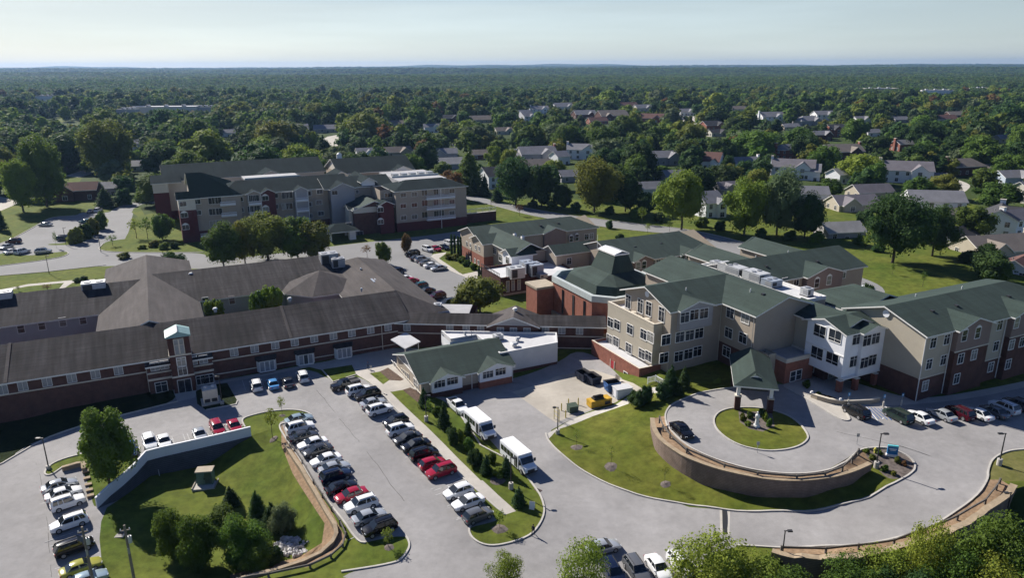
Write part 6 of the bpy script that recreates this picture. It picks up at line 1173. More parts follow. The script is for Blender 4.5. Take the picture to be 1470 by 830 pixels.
# people
def person(u, v, rz, label, top, legs, stride=.22):
    x, y, z = gpt(u, v); me = bpy.data.meshes.new('person'); J = {}
    vs = [((0, 0, .92), .14), ((0, 0, 1.15), .135), ((0, 0, 1.38), .17), ((0, 0, 1.5), .065), ((0, .02, 1.60), .095), ((0, .02, 1.72), .085),
          ((.10, 0, .88), .10), ((.10, stride, .48), .065), ((.10, stride * .9, .07), .045), ((.10, stride * .9 + .16, .03), .04), ((-.10, 0, .88), .10), ((-.10, -stride * .3, .48), .065), ((-.10, -stride * 1.3, .1), .045), ((-.10, -stride * 1.3 + .15, .04), .04),
          ((.2, 0, 1.4), .065), ((.25, -.06, 1.13), .05), ((.25, .1, .9), .036), ((.25, .15, .82), .035), ((-.2, 0, 1.4), .065), ((-.25, .04, 1.13), .05), ((-.25, .2, .93), .036), ((-.25, .26, .86), .035)]
    es = [(0, 1), (1, 2), (2, 3), (3, 4), (4, 5), (0, 6), (6, 7), (7, 8), (8, 9), (0, 10), (10, 11), (11, 12), (12, 13), (2, 14), (14, 15), (15, 16), (16, 17), (2, 18), (18, 19), (19, 20), (20, 21)]
    me.from_pydata([p for p, _ in vs], es, []); o = bpy.data.objects.new('person', me); COL.objects.link(o); md = o.modifiers.new('skin', 'SKIN'); sv = me.skin_vertices[0].data
    for i, (_, r) in enumerate(vs): sv[i].radius = (r, r); sv[i].use_root = i == 0
    o.modifiers.new('sub', 'SUBSURF').levels = 1; bpy.context.view_layer.update(); dg = bpy.context.evaluated_depsgraph_get(); nm = bpy.data.meshes.new_from_object(o.evaluated_get(dg)); bpy.data.objects.remove(o)
    nm.materials.clear(); [nm.materials.append(M[k]) for k in (top, legs, 'skin', 'hair_dark')]
    for p in nm.polygons: c = p.center; p.material_index = 2 if (c.z > 1.5 or (abs(c.x) > .2 and c.z < .93)) else (1 if c.z < .98 and abs(c.x) < .22 else 0)
    nm.polygons.foreach_set('use_smooth', [True] * len(nm.polygons)); t = thing('person', label, 'person', (x, y, z), math.radians(rz)); t.scale = (.86,) * 3; link('body', nm, t)
    h = MB(); 
    for k in range(3): h.cyl((0, .0, 1.62 + k * .06), (0, .0, 1.68 + k * .06), .11 - k * .025, .10 - k * .035, 'hair_dark', 10)
    h.build('hair', t, smooth=True)
person(765.5, 769, 150, 'person in dark clothes walking along the kerb of the grass tip', 'cloth_dark', 'cloth_dark'); person(528.6, 530, 40, 'person in blue clothes walking in the shade before the bay windows', 'cloth_blue', 'cloth_dark')
# ------------------------------------------------------------------ painted lines and asphalt seams
def line(name, pts, w, m, dz=.012):
    mb = MB(); pts = subdiv(pts, 1.2); strip(mb, pts, w, -.02, dz, m); tag(mb.build(name), kind='structure')
def stalls(px, head, L=4.6, w=.11):
    h = math.radians(head)
    for u, v in px:
        x, y, z = gpt(u, v); line('painted_line', [(x - math.cos(h) * L / 2, y - math.sin(h) * L / 2), (x + math.cos(h) * L / 2, y + math.sin(h) * L / 2)], w, 'paint_line')
mid = lambda cs: [((a[0] + b[0]) / 2, (a[1] + b[1]) / 2 + 5) for a, b in zip(cs, cs[1:]) if abs(a[0] - b[0]) < 30]
for rown, grp, axis, cs in ROWS[:4] + ROWS[5:6]: stalls(mid(cs), axis)
stalls([(555, 600), (561, 607), (640, 695), (648, 703), (664, 722), (678, 738)], 32.5); stalls([(222, 650), (250, 636), (266, 632), (272, 631)], -58); stalls([(350, 553), (380, 556), (402, 553), (424, 550), (447, 544)], 116); stalls([(508, 772)], 32.5); stalls([(85, 772), (88, 797), (76, 737), (70, 720)], 39, 3)
for k in range(7):
    a, b = gpt(1240 + k * 5, 584 + k * .6), gpt(1256 + k * 6 - (6 if k > 4 else 0), 604 - (6 - k) * .5); line('painted_line', [a[:2], b[:2]], .12, 'paint_blue')
for px in ([(1243, 583), (1262, 607)], [(1270, 582), (1287, 605)], [(1300, 588), (1320, 606)]): line('painted_line', G(*px), .12, 'paint_white')
for px in ([(22, 652), (40, 640), (60, 632)],): line('painted_line', G(*px), .15, 'paint_line')
for px in ([(52, 665), (66, 720), (71, 800), (75, 829)], [(455, 560), (520, 640), (580, 720)], [(640, 560), (720, 545), (790, 560)], [(1200, 620), (1290, 640), (1350, 660)]):
    p = smooth(G(*px), 2); p = [(x + random.uniform(-.08, .08), y + random.uniform(-.08, .08)) for x, y in subdiv(p, 1.1)]; line('asphalt_seam', p, .045, 'crack_seal', .012)
# mulch rings under the young trees
for u, v, r in ((391.6, 631, .7), (405, 597, .6), (558, 787, .75), (717, 760, 1.0), (827.6, 642, .95), (877, 672, 1.05), (954, 697, .8), (715, 690, 1.1)):
    x, y, z = gpt(u, v); mb = MB(); n = 14; ring = [(math.cos(6.283 * k / n) * r * random.uniform(.85, 1.1), math.sin(6.283 * k / n) * r * random.uniform(.85, 1.1)) for k in range(n)]
    for k in range(n): a, b = ring[k], ring[(k + 1) % n]; mb.poly([(a[0], a[1], hz(x + a[0], y + a[1]) - z - .02), (b[0], b[1], hz(x + b[0], y + b[1]) - z - .02), (0, 0, .2)], 'mulch_grey')
    tag(mb.build('mulch_ring', None, (x, y, z)), kind='structure')
# ------------------------------------------------------------------ houses among the trees
for n_, c_ in {'roof_grey': (.20, .20, .215), 'roof_lightgrey': (.30, .295, .29), 'roof_purple': (.155, .145, .16), 'roof_tan': (.19, .165, .145), 'roof_redbrown': (.13, .072, .062), 'roof_charcoal': (.055, .055, .06)}.items(): mat(n_, c_, .9, var=.14, scale=.3, spec=.15, scale2=4, var2=.12)
HOUSES = []
def pxm(x, y, z): return F_PX / (y * CP - (z - CAM_H) * SP)
def house(u, v, wpx, rot, wall, roof, storeys, label, chimney=0, cross=1, garage=0, depth=8.5, gable_front=False, hip=False, small=False, wall2=None):
    x, y, _ = at(u, v, -3.0); s = pxm(x, y, -3.0); w = max(8.0, 1.02 * wpx / s / max(.75, abs(math.cos(math.radians(rot))))); d = min(depth * max(1, w / 14), w * .95)
    if gable_front: w, d = d, w
    vx, vy = x / math.hypot(x, y), y / math.hypot(x, y); x += vx * 4; y += vy * 4
    h = Bld('house', label, 'house', x, y, -3.2, math.radians(rot), world=True); h.o = (0, 0, 0)
    H = 2.9 * storeys + .4; a = w / 2; b = d / 2; rise = max(1.8, b * .55); w2 = wall2 or wall
    h.walls(-a, a, -b, b, 0, H, wall, None, None, 'p', H + rise, (not hip, not hip)); h.roof(-a, a, -b, b, H, H + rise, 'p', roof, hips=(b * .8, b * .8) if hip else (0, 0), ov=.45, th=.2)
    if cross:
        cx = a * (.45 if cross > 0 else -.45); cw = min(a * .42, 3.4)
        h.walls(cx - cw, cx + cw, -b - 1.4, 0, 0, H, w2, None, None, 'q', H + cw * .75, (True, False), name='gable_wall'); h.roof(cx - cw, cx + cw, -b - 1.4, 0, H, H + cw * .75, 'q', roof, ov=.4, th=.2, ends=(.4, 0), name='gable_roof')
    if garage:
        g0 = a if garage > 0 else -a - 6.2
        h.walls(g0, g0 + 6.2, -b - .8, b - 1.5, 0, 2.9, w2, None, None, 'p', 4.9, (True, True), name='garage_wall'); h.roof(g0, g0 + 6.2, -b - .8, b - 1.5, 2.9, 4.9, 'p', roof, ov=.4, th=.2, name='garage_roof')
        if not small: m = MB(); m.box((g0 + .8, -b - .86, 0), (g0 + 5.4, -b - .8, 2.2), 'door_white'); h.add('garage_door', m)
    if chimney:
        cx = (a + .35) * (1 if chimney > 0 else -1); m = MB(); m.box((cx - .55, -.8, 0), (cx + .55, .8, H + rise + 1.0), w2 if chimney in (1, -1) else 'brick_red'); m.box((cx - .65, -.9, H + rise + 1.0), (cx + .65, .9, H + rise + 1.2), 'trim_cream'); h.add('chimney', m)
    n = max(2, int(w / 4.2)); fr = -b
    if not small or w > 9:
        for st in range(int(storeys)):
            for i in range(n):
                xx = -a + w * (i + .5) / n
                if cross and abs(xx - a * (.45 if cross > 0 else -.45)) < min(a * .42, 3.4) + .7: continue
                if st == 0 and i == n // 2: h.win('single', xx, fr, .1, '-q', 'door'); continue
                h.win('single', xx, fr, st * 2.9 + 1.0, '-q')
            if cross: h.win('pair', a * (.45 if cross > 0 else -.45), -b - 1.4, st * 2.9 + .95, '-q')
        for fx, face in ((-a, '-p'), (a, '+p')):
            if garage and ((garage > 0) == (fx > 0)): continue
            for st in range(int(storeys)): h.win('single', fx, b * .45, st * 2.9 + 1.0, face); h.win('single', fx, -b * .5, st * 2.9 + 1.0, face)
    if not small:
        m = MB(); m.cyl((-a * .5, b * .3, H), (-a * .5, b * .3, H + rise * .7 + .7), .12, .12, 'metal_grey', 6); h.add('vent_pipe', m)
    tot = w + (6.2 if garage else 0); cxw = (3.1 if garage > 0 else -3.1 if garage else 0) * math.cos(math.radians(rot))
    u0, v0 = proj(x + cxw, y, -3); hp = (H + rise) * s * .95
    HOUSES.append((x + cxw, y, max(tot, d) / 2 + 1.5, u0 - tot * s * .45, u0 + tot * s * .45, v0 - hp, v0, math.hypot(x, y)))
W_, CRM, TAN, GRY, BLU, BRK, BRB = 'siding_white', 'siding_cream', 'siding_beige', 'siding_grey', 'siding_blue', 'brick_red', 'brick_brown'
HL = [
 (638, 231, 34, 12, GRY, 'roof_grey', 1.5, 'grey-roofed house with a front gable beside a tall dark tree', 0, -1, 0),
 (524, 226, 22, 20, W_, 'roof_grey', 1, 'small white house behind the right end of the apartment house roofs', 0, 1, 0),
 (571, 225, 34, 25, TAN, 'roof_tan', 1, 'beige house directly behind the apartment house ridge', 0, 1, 0),
 (645, 243, 42, 15, GRY, 'roof_lightgrey', 1, 'light grey low roof in front of the grey-roofed house', 0, 0, 0),
 (770, 231, 50, 14, GRY, 'roof_grey', 1.5, 'wide grey house with a white front gable behind low roofs', 2, 1, -1),
 (836, 229, 40, -12, W_, 'roof_grey', 2, 'white two-storey house with pointed gables and white chimney', -1, 1, 0),
 (706, 271, 34, 28, W_, 'roof_charcoal', 2, 'white two-storey house with pointed gables nearest the curved street', 0, 1, 0, 9, True),
 (767, 246, 44, 15, TAN, 'roof_tan', 1, 'low house with a wide tan roof among light green trees', 0, 0, 0),
 (952, 237, 44, 12, GRY, 'roof_grey', 1.5, 'grey house with a tall white chimney behind the olive trees', 1, 1, 0),
 (926, 281, 40, 10, W_, 'roof_grey', 1, 'white low house with grey roof half hidden by trees beyond the street', 0, 0, 0),
 (753, 175, 24, 30, W_, 'roof_grey', 2, 'narrow white house beside a big dark round tree', 1, 1, 0, 8.5, True),
 (808, 158, 28, 20, W_, 'roof_grey', 1.5, 'white house in the far middle row of houses', 0, 1, 0),
 (838, 170, 30, 18, BRB, 'roof_grey', 1.5, 'brown brick house with pale gable in the far middle row', 0, 1, 0),
 (878, 172, 40, 16, BRB, 'roof_tan', 1.5, 'brown house with broad tan roof in the far middle row', 0, -1, 0),
 (936, 176, 32, -20, BRK, 'roof_redbrown', 1.5, 'red brick house with white gable end near the pale clearing', 1, 1, 0),
 (690, 176, 30, 15, TAN, 'roof_tan', 1, 'beige low house deep among the trees', 0, 0, 0),
 (647, 176, 24, 15, BRB, 'roof_charcoal', 1.5, 'dark house deep among the trees', 0, 1, 0),
 (723, 193, 24, 20, CRM, 'roof_tan', 1, 'cream low house glimpsed between round trees', 0, 1, 0),
 (900, 155, 26, 16, BRK, 'roof_redbrown', 1, 'low house with reddish roof in the far middle', 0, 0, 0),
 (922, 160, 24, 20, CRM, 'roof_grey', 1.5, 'cream house beyond the reddish roof', 0, 1, 0),
 (1105, 176, 34, 12, W_, 'roof_grey', 2, 'white house with twin chimneys in the far right row', -1, 1, 0),
 (1159, 180, 34, 14, GRY, 'roof_grey', 1.5, 'grey hip-roofed house in the far right row', 0, 1, 0, 8.5, False, True),
 (1180, 173, 28, 12, W_, 'roof_grey', 2, 'white tall house behind the grey hip-roofed house', 0, 1, 0),
 (1201, 196, 34, 15, BRK, 'roof_charcoal', 2, 'red brick two-storey house with grey roof above a lawn', 0, -1, 0),
 (1133, 187, 24, 12, TAN, 'roof_grey', 1, 'small grey-roofed house below the white house with twin chimneys', 0, 0, 0),
 (1022, 187, 30, 20, BRK, 'roof_charcoal', 1.5, 'brick house beside the pale clearing on the right', 0, 1, 0),
 (1028, 196, 24, 20, CRM, 'roof_charcoal', 1, 'cream house below the brick one by the clearing', 0, 1, 0),
 (1022, 243, 36, -25, W_, 'roof_redbrown', 1.5, 'white house with brown roof and brick front beside dark shrubs', 0, 1, 0, 8.5, True),
 (1066, 242, 42, 12, W_, 'roof_grey', 1, 'long white house with grey roof and a white chimney', 1, 0, 0),
 (1126, 229, 32, 25, BRK, 'roof_grey', 2, 'brick house with a hipped grey roof right of the long white one', -1, 0, 0, 8.5, False, True),
 (1137, 257, 52, -22, W_, 'roof_purple', 2, 'large white house with mauve-grey roof and white chimney', -1, 1, 0),
 (1163, 259, 30, -22, W_, 'roof_grey', 1.5, 'white gabled wing house just in front of the mauve-grey roof', 0, 0, 0, 8, True),
 (1206, 228, 52, 10, BRB, 'roof_tan', 1.5, 'dark brick house with broad brown roof and brick chimney', 2, 1, 0),
 (1294, 217, 24, 15, BRK, 'roof_grey', 1.5, 'small brick house with white gable above dark trees', -1, 0, 0),
 (1297, 262, 62, -18, W_, 'roof_purple', 2, 'big white house with several gables and tall white chimney', -1, 1, 1),
 (1379, 251, 50, 14, BRB, 'roof_tan', 1.5, 'brown brick house with pale hipped roof by the turning circle', -1, 0, 1, 9, False, True),
 (1048, 286, 44, 14, GRY, 'roof_purple', 1.5, 'grey-roofed house behind the light green street tree', 0, -1, 0),
 (1012, 313, 42, 22, W_, 'roof_grey', 2, 'tall white house with stepped gables beyond the street', 0, 1, 0, 8.5, True),
 (1160, 294, 46, -8, W_, 'roof_grey', 1.5, 'white house with plain grey roof between large trees', 0, 0, 0),
 (1203, 346, 56, 10, GRY, 'roof_lightgrey', 1, 'low house with long pale grey roof behind the lawn', 0, 0, 0),
 (1222, 304, 62, 8, TAN, 'roof_purple', 1, 'low house with wide mauve roof and white gable', 0, -1, 0),
 (1247, 286, 54, 10, TAN, 'roof_purple', 1, 'second low house behind the wide mauve roof', 0, 0, 0),
 (1336, 311, 70, -10, W_, 'roof_grey', 2, 'long white two-storey house with grey roof beyond the big lawn tree', 0, 0, 0),
 (1450, 268, 46, 10, BLU, 'roof_grey', 1.5, 'pale blue house with grey roof near the right edge', 0, 1, 0),
 (1430, 338, 54, 55, W_, 'roof_charcoal', 2, 'white gabled house with a steep dark roof at the right edge', 1, 1, 0),
 (1424, 372, 96, 12, TAN, 'roof_tan', 1, 'long house with wide brown roof behind the lawn on the right', 1, -1, 0),
 (1462, 402, 52, 40, W_, 'roof_redbrown', 1, 'white house with red-brown roof at the right edge', 0, 1, 0),
 (1250, 196, 22, 14, W_, 'roof_grey', 1, 'small white house left of dark trees, far right', 0, 0, 0),
 (1355, 175, 30, 10, CRM, 'roof_redbrown', 1, 'far house with an orange-brown roof', 0, 0, 0),
 (1370, 169, 26, 10, BRB, 'roof_tan', 1, 'far house with a dull brown roof behind the orange-brown one', 0, 0, 0),
 (1474, 292, 40, 20, CRM, 'roof_grey', 2, 'cream house cut by the right edge of the view', 0, 1, 0),
 (115, 288, 52, 14, BRB, 'roof_redbrown', 1.5, 'brick house with steep brown roof behind the far left car park', 0, -1, 0),
 (159, 280, 18, 14, GRY, 'roof_lightgrey', 1, 'small grey garage house right of the steep brown roof', 0, 0, 0),
 (203, 219, 18, 14, W_, 'roof_grey', 2, 'narrow white house behind the olive tree on the left', 0, 1, 0),
 (205, 246, 26, 10, GRY, 'roof_lightgrey', 1, 'low grey house left of the apartment house roofs', 0, 0, 0),
 (435, 193, 22, 20, W_, 'roof_grey', 1.5, 'white house on the rise beside the pale driveway', 0, 1, 0, 8.5, True),
 (467, 190, 30, 12, TAN, 'roof_grey', 1, 'long low house above the pale driveway', 0, 0, 0),
 (984, 166, 22, 15, W_, 'roof_grey', 1.5, 'small white house left of the pale clearing', 0, 1, 0), (1081, 199, 24, 14, GRY, 'roof_purple', 1, 'small mauve roof sunk among trees on the right', 0, 0, 0), (1177, 202, 26, 14, BRB, 'roof_grey', 1.5, 'brown house left of the red brick two-storey one', 0, 1, 0), (967, 262, 34, 16, GRY, 'roof_grey', 1, 'grey low roof before the tall white chimney house', 0, 0, 0), (1206, 264, 30, 24, W_, 'roof_lightgrey', 1.5, 'white house with a pale roof behind the mauve roofs', 0, 1, 0),
 (774, 164, 24, 16, W_, 'roof_grey', 2, 'white tall house left of the first one in the far middle row', -1, 1, 0), (857, 178, 26, 16, BRK, 'roof_redbrown', 1, 'low brick house with a red-brown roof below the brown ones', 0, 0, 0), (689, 229, 28, 14, BRB, 'roof_tan', 1, 'low brown roof behind the pointed white house', 0, 0, 0), (803, 236, 20, 30, W_, 'roof_grey', 1.5, 'white wedge-shaped gable left of the white chimney house', 0, 0, 0, 8, True), (818, 262, 32, 14, GRY, 'roof_grey', 1, 'grey low roof behind the dark street trees', 0, 0, 0), (746, 228, 26, 14, GRY, 'roof_grey', 1, 'grey low wing left of the wide grey house', 0, 0, 0),
 (1372, 352, 26, 20, BLU, 'roof_charcoal', 1, 'small blue-grey house behind the biggest lawn tree', 0, 0, 0), (1362, 322, 26, 20, TAN, 'roof_tan', 1, 'low tan wing in front of the long white house', 0, 0, 0), (1452, 340, 50, 20, W_, 'roof_purple', 2, 'white house with a row of dormers at the right edge', -1, 1, 0), (1290, 176, 22, 12, GRY, 'roof_grey', 1, 'far grey roof among the woods on the right', 0, 0, 0), (1235, 178, 22, 12, W_, 'roof_grey', 1.5, 'far white house among woods right of the brick ones', 0, 1, 0), (1060, 160, 22, 12, W_, 'roof_tan', 1, 'far white house with tan roof above the right rows', 0, 0, 0), (620, 190, 22, 14, W_, 'roof_grey', 1.5, 'white house in woods above the apartment house end', 0, 1, 0), (570, 182, 22, 14, GRY, 'roof_tan', 1, 'far tan roof in woods above the apartment house', 0, 0, 0), (330, 196, 24, 12, W_, 'roof_grey', 1, 'white low house in woods above the apartment ridge', 0, 0, 0), (1440, 205, 26, 12, CRM, 'roof_grey', 1, 'far cream house in woods at the right edge', 0, 0, 0)]
for t_ in HL:
    u, v = t_[0], t_[1]; house(*t_, small=v < 200)
def shed(u, v, wpx, dpx, h, wall, roof, label, rot=5):
    x, y, _ = at(u, v, -3.0); s = pxm(x, y, -3); w = wpx / s; d = max(14, w * .35); y += d / 2
    b = Bld('commercial_building', label, 'building', x, y, -3, math.radians(rot), world=True); b.o = (0, 0, 0)
    b.walls(-w / 2, w / 2, -d / 2, d / 2, 0, h, wall); b.flat(-w / 2, w / 2, -d / 2, d / 2, h, roof, 'trim_cream', .5, .4)
    for i in range(3): m = MB(); hvac(m, (-w * .3 + i * w * .27, -2, h), (-w * .3 + i * w * .27 + 4, 2, h + 2), 'metal_light', 1); b.add('rooftop_unit', m)
    for i in range(4): b.win('big', -w * .4 + i * w * .26, -d / 2, 1, '-q')
    HOUSES.append((x, y, w / 2 + 4, u - wpx * .5, u + wpx * .5, v - 9, v, math.hypot(x, y)))
for a_ in [(233, 162, 92, 0, 7, CRM, 'membrane_white', 'long flat building with a white roof among the trees on the left'), (180, 165, 26, 0, 6, GRY, 'membrane_white', 'small flat pale building left of the long white roof'), (292, 161, 30, 0, 6, GRY, 'membrane_grey', 'flat grey building right of the long white roof'),
           (1265, 134, 50, 0, 9, 'stone_tan', 'membrane_white', 'far pinkish flat building among the trees on the right'), (1346, 137, 50, 0, 9, 'siding_white', 'membrane_white', 'far long white building on the right'), (1405, 133.5, 30, 0, 9, 'siding_white', 'membrane_white', 'far small white building right of the long one'),
           (767, 116, 24, 0, 12, 'siding_white', 'membrane_white', 'very far white building near the middle of the horizon'), (810, 117, 22, 0, 10, 'siding_cream', 'membrane_grey', 'very far cream building right of the white one'), (700, 113, 18, 0, 10, 'siding_grey', 'membrane_grey', 'very far grey building left of the white one'),
           (440, 121, 26, 0, 10, 'siding_grey', 'membrane_grey', 'very far grey building on the left of the horizon'), (425, 113, 18, 0, 11, 'siding_cream', 'membrane_white', 'very far pale building on the left of the horizon'), (65, 145, 26, 0, 8, 'siding_white', 'membrane_grey', 'far pale building on the left among trees'), (1315, 121, 16, 0, 12, 'siding_white', 'membrane_white', 'very far white building among hazy trees on the right'), (1372, 121, 14, 0, 12, 'siding_white', 'membrane_white', 'tiny very far white building right of the hazy one')]: shed(*a_)
# ------------------------------------------------------------------ trees
_ico = bmesh.new(); bmesh.ops.create_icosphere(_ico, subdivisions=2, radius=1); ICO_V = np.array([v.co[:] for v in _ico.verts]); ICO_F = [[v.index for v in f.verts] for f in _ico.faces]; _ico.free()
_ico = bmesh.new(); bmesh.ops.create_icosphere(_ico, subdivisions=1, radius=1); ICO1_V = np.array([v.co[:] for v in _ico.verts]); ICO1_F = [[v.index for v in f.verts] for f in _ico.faces]; _ico.free()
def crown_mesh(name, lobes, n, leaf, rng, core=.80, shell=(.76, 1.10), lo=False, nj=.5):
    """foliage: leaf-clump faces over and inside a set of lobes (x,y,z,rx,ry,rz) in a unit-height tree"""
    V, Fc = [], []; base = 0
    if core:
        iv, if_ = (ICO1_V, ICO1_F) if lo else (ICO_V, ICO_F)
        for l in lobes:
            j = 1 + rng.normal(0, .16, len(iv)); p = iv * np.array(l[3:6]) * core * j[:, None] + np.array(l[:3]); V.append(p); Fc += [[i + base for i in f] for f in if_]; base += len(p)
    vol = np.array([l[3] * l[4] + l[4] * l[5] + l[3] * l[5] for l in lobes]); cnt = np.maximum(1, (n * vol / vol.sum()).astype(int))
    for l, c in zip(lobes, cnt):
        d = rng.normal(size=(c, 3)); d /= np.linalg.norm(d, axis=1)[:, None]; low = d[:, 2] < -.35; d[low, 2] *= rng.choice([1, -1], low.sum(), p=[.45, .55])
        r = rng.uniform(*shell, c) ** .8; P = np.array(l[:3]) + d * np.array(l[3:6]) * r[:, None]
        nrm = d * .9 + rng.normal(size=(c, 3)) * nj + np.array([0, 0, .3]); nrm /= np.linalg.norm(nrm, axis=1)[:, None]
        t = np.cross(nrm, rng.normal(size=(c, 3))); t /= np.linalg.norm(t, axis=1)[:, None]; b = np.cross(nrm, t); s = leaf * rng.uniform(.55, 1.35, c)[:, None]
        Q = np.stack([P - t * s, P - b * s * .7 + nrm * s * .15, P + t * s, P + b * s * .7 - nrm * s * .15], 1).reshape(-1, 3)
        V.append(Q); Fc += [[base + 4 * i, base + 4 * i + 1, base + 4 * i + 2, base + 4 * i + 3] for i in range(c)]; base += 4 * c
    V = np.concatenate(V); me = bpy.data.meshes.new(name); me.from_pydata(V.tolist(), [], Fc); me.materials.append(M['leaf_mid']); me.update(); return me
def trunk_mesh(h, r, limbs, rng):
    b = MB(); z0 = -.04; x = y = 0.0; pts = [(0, 0, z0)]
    for k in range(1, 5): pts.append((rng.normal(0, .008), rng.normal(0, .008), h * k / 4))
    for k in range(4): b.cyl(pts[k], pts[k + 1], r * (1 - .14 * k), r * (1 - .14 * (k + 1)), 'bark', 7)
    for l in limbs: s = pts[2 + (hash(l) % 2)]; b.cyl(s, (l[0] * .8, l[1] * .8, l[2]), r * .5, r * .18, 'bark', 5)
    return b.mesh('trunk', True)
def lobes_round(rng, w=.42, zc=.60, hz_=.36, n=11, top=.0):
    L = [(0, 0, zc, w * .62, w * .62, hz_ * .72)]
    for i in range(n):
        a = i * 2.4 + rng.uniform(-.4, .4); t = (i + .5) / n; z = zc + (t * 2 - 1) * hz_ * .72; rr = w * .66 * math.sqrt(max(.08, 1 - (t * 2 - 1) ** 2)) * rng.uniform(.72, 1.28); s = rng.uniform(.28, .56)
        L.append((math.cos(a) * rr, math.sin(a) * rr, z, w * s, w * s, hz_ * s * 1.05))
    return L
def lobes_cone(rng, w=.28, z0=.08, n=16):
    L = []
    for i in range(n):
        t = i / (n - 1); z = z0 + (1 - z0) * t * .96; r = w * (1 - t) ** .8 + .02; k = 1 if t > .85 else 3
        for j in range(k):
            a = j * 2.1 + i * 1.3 + rng.uniform(-.3, .3); L.append((math.cos(a) * r * .55, math.sin(a) * r * .55, z, r * .55 + .02, r * .55 + .02, .075))
    return L
PROTO = {}
def proto(key, lobes, n, leaf, th, tr, **k):
    rng = np.random.default_rng(abs(hash(key)) % 1000 if False else sum(map(ord, key))); lb = lobes(rng) if callable(lobes) else lobes
    PROTO[key] = (trunk_mesh(th, tr, [(l[0], l[1], l[2]) for l in lb[1:7]], rng) if tr else None, crown_mesh('crown', lb, n, leaf, rng, **k))
NK = {'near': dict(core=.62, shell=(.55, 1.14), nj=.6), 'mid': dict(core=.72, shell=(.7, 1.12), nj=.55), 'low': {}}
for q, n, lf in (('near', 9500, .017), ('mid', 3200, .027), ('low', 1100, .047)):
    for j in range(3):
        proto(f'round_{q}_{j}', lambda r: lobes_round(r, .46, .54, .46, 14), n, lf, .5, .022, **NK[q]); proto(f'oval_{q}_{j}', lambda r: lobes_round(r, .36, .54, .46, 14), n, lf, .5, .022, **NK[q])
    for j in range(2):
        proto(f'cone_{q}_{j}', lambda r: lobes_cone(r), int(n * .8), lf * .9, .3, .02, core=.6); proto(f'spread_{q}_{j}', lambda r: lobes_round(r, .60, .58, .40, 18), n, lf * 1.05, .5, .028, **NK[q])
    proto(f'bush_{q}_0', lambda r: lobes_round(r, .55, .45, .5, 11), int(n * .9), lf * 1.25, .2, .03, **NK[q]); proto(f'bush_{q}_1', lambda r: lobes_round(r, .6, .42, .5, 12), int(n * .9), lf * 1.25, .2, .03, **NK[q])
    proto(f'column_{q}_0', lambda r: [(0, 0, z, .5 * (1 - .25 * z), .5 * (1 - .25 * z), .14) for z in np.linspace(.1, .9, 9)], int(n * .4), lf * 2.2, .2, .06, core=.8)
for j in range(3): proto(f'sapling_near_{j}', lambda r: lobes_round(r, .30, .66, .30, 9), 420, .026, .8, .013, core=0, shell=(.2, 1.1))
for j in range(2): proto(f'sparse_near_{j}', lambda r: lobes_round(r, .5, .55, .44, 15), 6500, .0165, .8, .016, core=0, shell=(.3, 1.14))
proto('bare_near_0', lambda r: lobes_round(r, .28, .65, .28, 9), 170, .020, .85, .010, core=0, shell=(.2, 1.1))
NVAR = {'round': 3, 'oval': 3, 'cone': 2, 'spread': 2, 'bush': 2, 'column': 1, 'sapling': 3, 'sparse': 2, 'bare': 1}
ASP = {'round': .92, 'oval': .72, 'cone': .56, 'spread': 1.2, 'bush': 1.15, 'column': 1.0, 'sapling': .6, 'sparse': 1.0, 'bare': .56}   # width / height of a prototype
TREES = []
def plant(x, y, z, w, h, shape, leafm, q, label, cat, name, group):
    j = random.randrange(NVAR[shape]); q = 'near' if shape in ('sapling', 'sparse', 'bare') else q
    tr, cr = PROTO[f'{shape}_{q}_{j}']; t = thing(name, label, cat, (x, y, z), random.uniform(0, 6.28), group); s = w / ASP[shape]
    if tr is not None and cat != 'shrub': link('trunk', tr, t, sc=(s, s, h))
    c = link('crown', cr, t, sc=(s, s, h)); c.material_slots[0].link = 'OBJECT'; c.material_slots[0].material = M['leaf_' + leafm]
    TREES.append((x, y, w / 2)); return t
TONE = {'mid': 'mid-green', 'dark': 'dark green', 'light': 'light green', 'olive': 'olive-green', 'grey': 'grey-green', 'rust': 'reddish-brown', 'conifer': 'deep green', 'far': 'green'}
def tpx(u, vb, vt, wpx, shape, leafm, where, z=None, group=None, cat=None):
    x, y, zz = gpt(u, vb) if z is None else at(u, vb, z); s = pxm(x, y, zz); h = (vb - vt) / s / .93; w = wpx / s
    q = 'near' if (vb - vt) > 55 or (vb > 500 and (vb - vt) > 40) else 'mid' if (vb - vt) > 24 else 'low'
    cat = cat or ('shrub' if shape == 'bush' or (shape in ('cone', 'column') and h < 4.5) else 'tree')
    kindw = {'bush': 'shrub', 'cone': 'conifer', 'column': 'columnar conifer', 'sapling': 'young tree', 'bare': 'thin sapling', 'sparse': 'feathery tree', 'round': 'round tree', 'oval': 'tall oval tree', 'spread': 'spreading tree'}[shape]
    if cat == 'shrub' and shape == 'cone': kindw = 'conical shrub'
    name = {'bush': 'shrub', 'cone': 'conifer', 'column': 'columnar_conifer', 'sapling': 'young_tree', 'bare': 'young_tree', 'sparse': 'feathery_tree'}.get(shape, 'broadleaf_tree')
    return plant(x, y, zz - .05, w, h, shape, leafm, q, f'{TONE[leafm]} {kindw} {where}', cat, name, group)
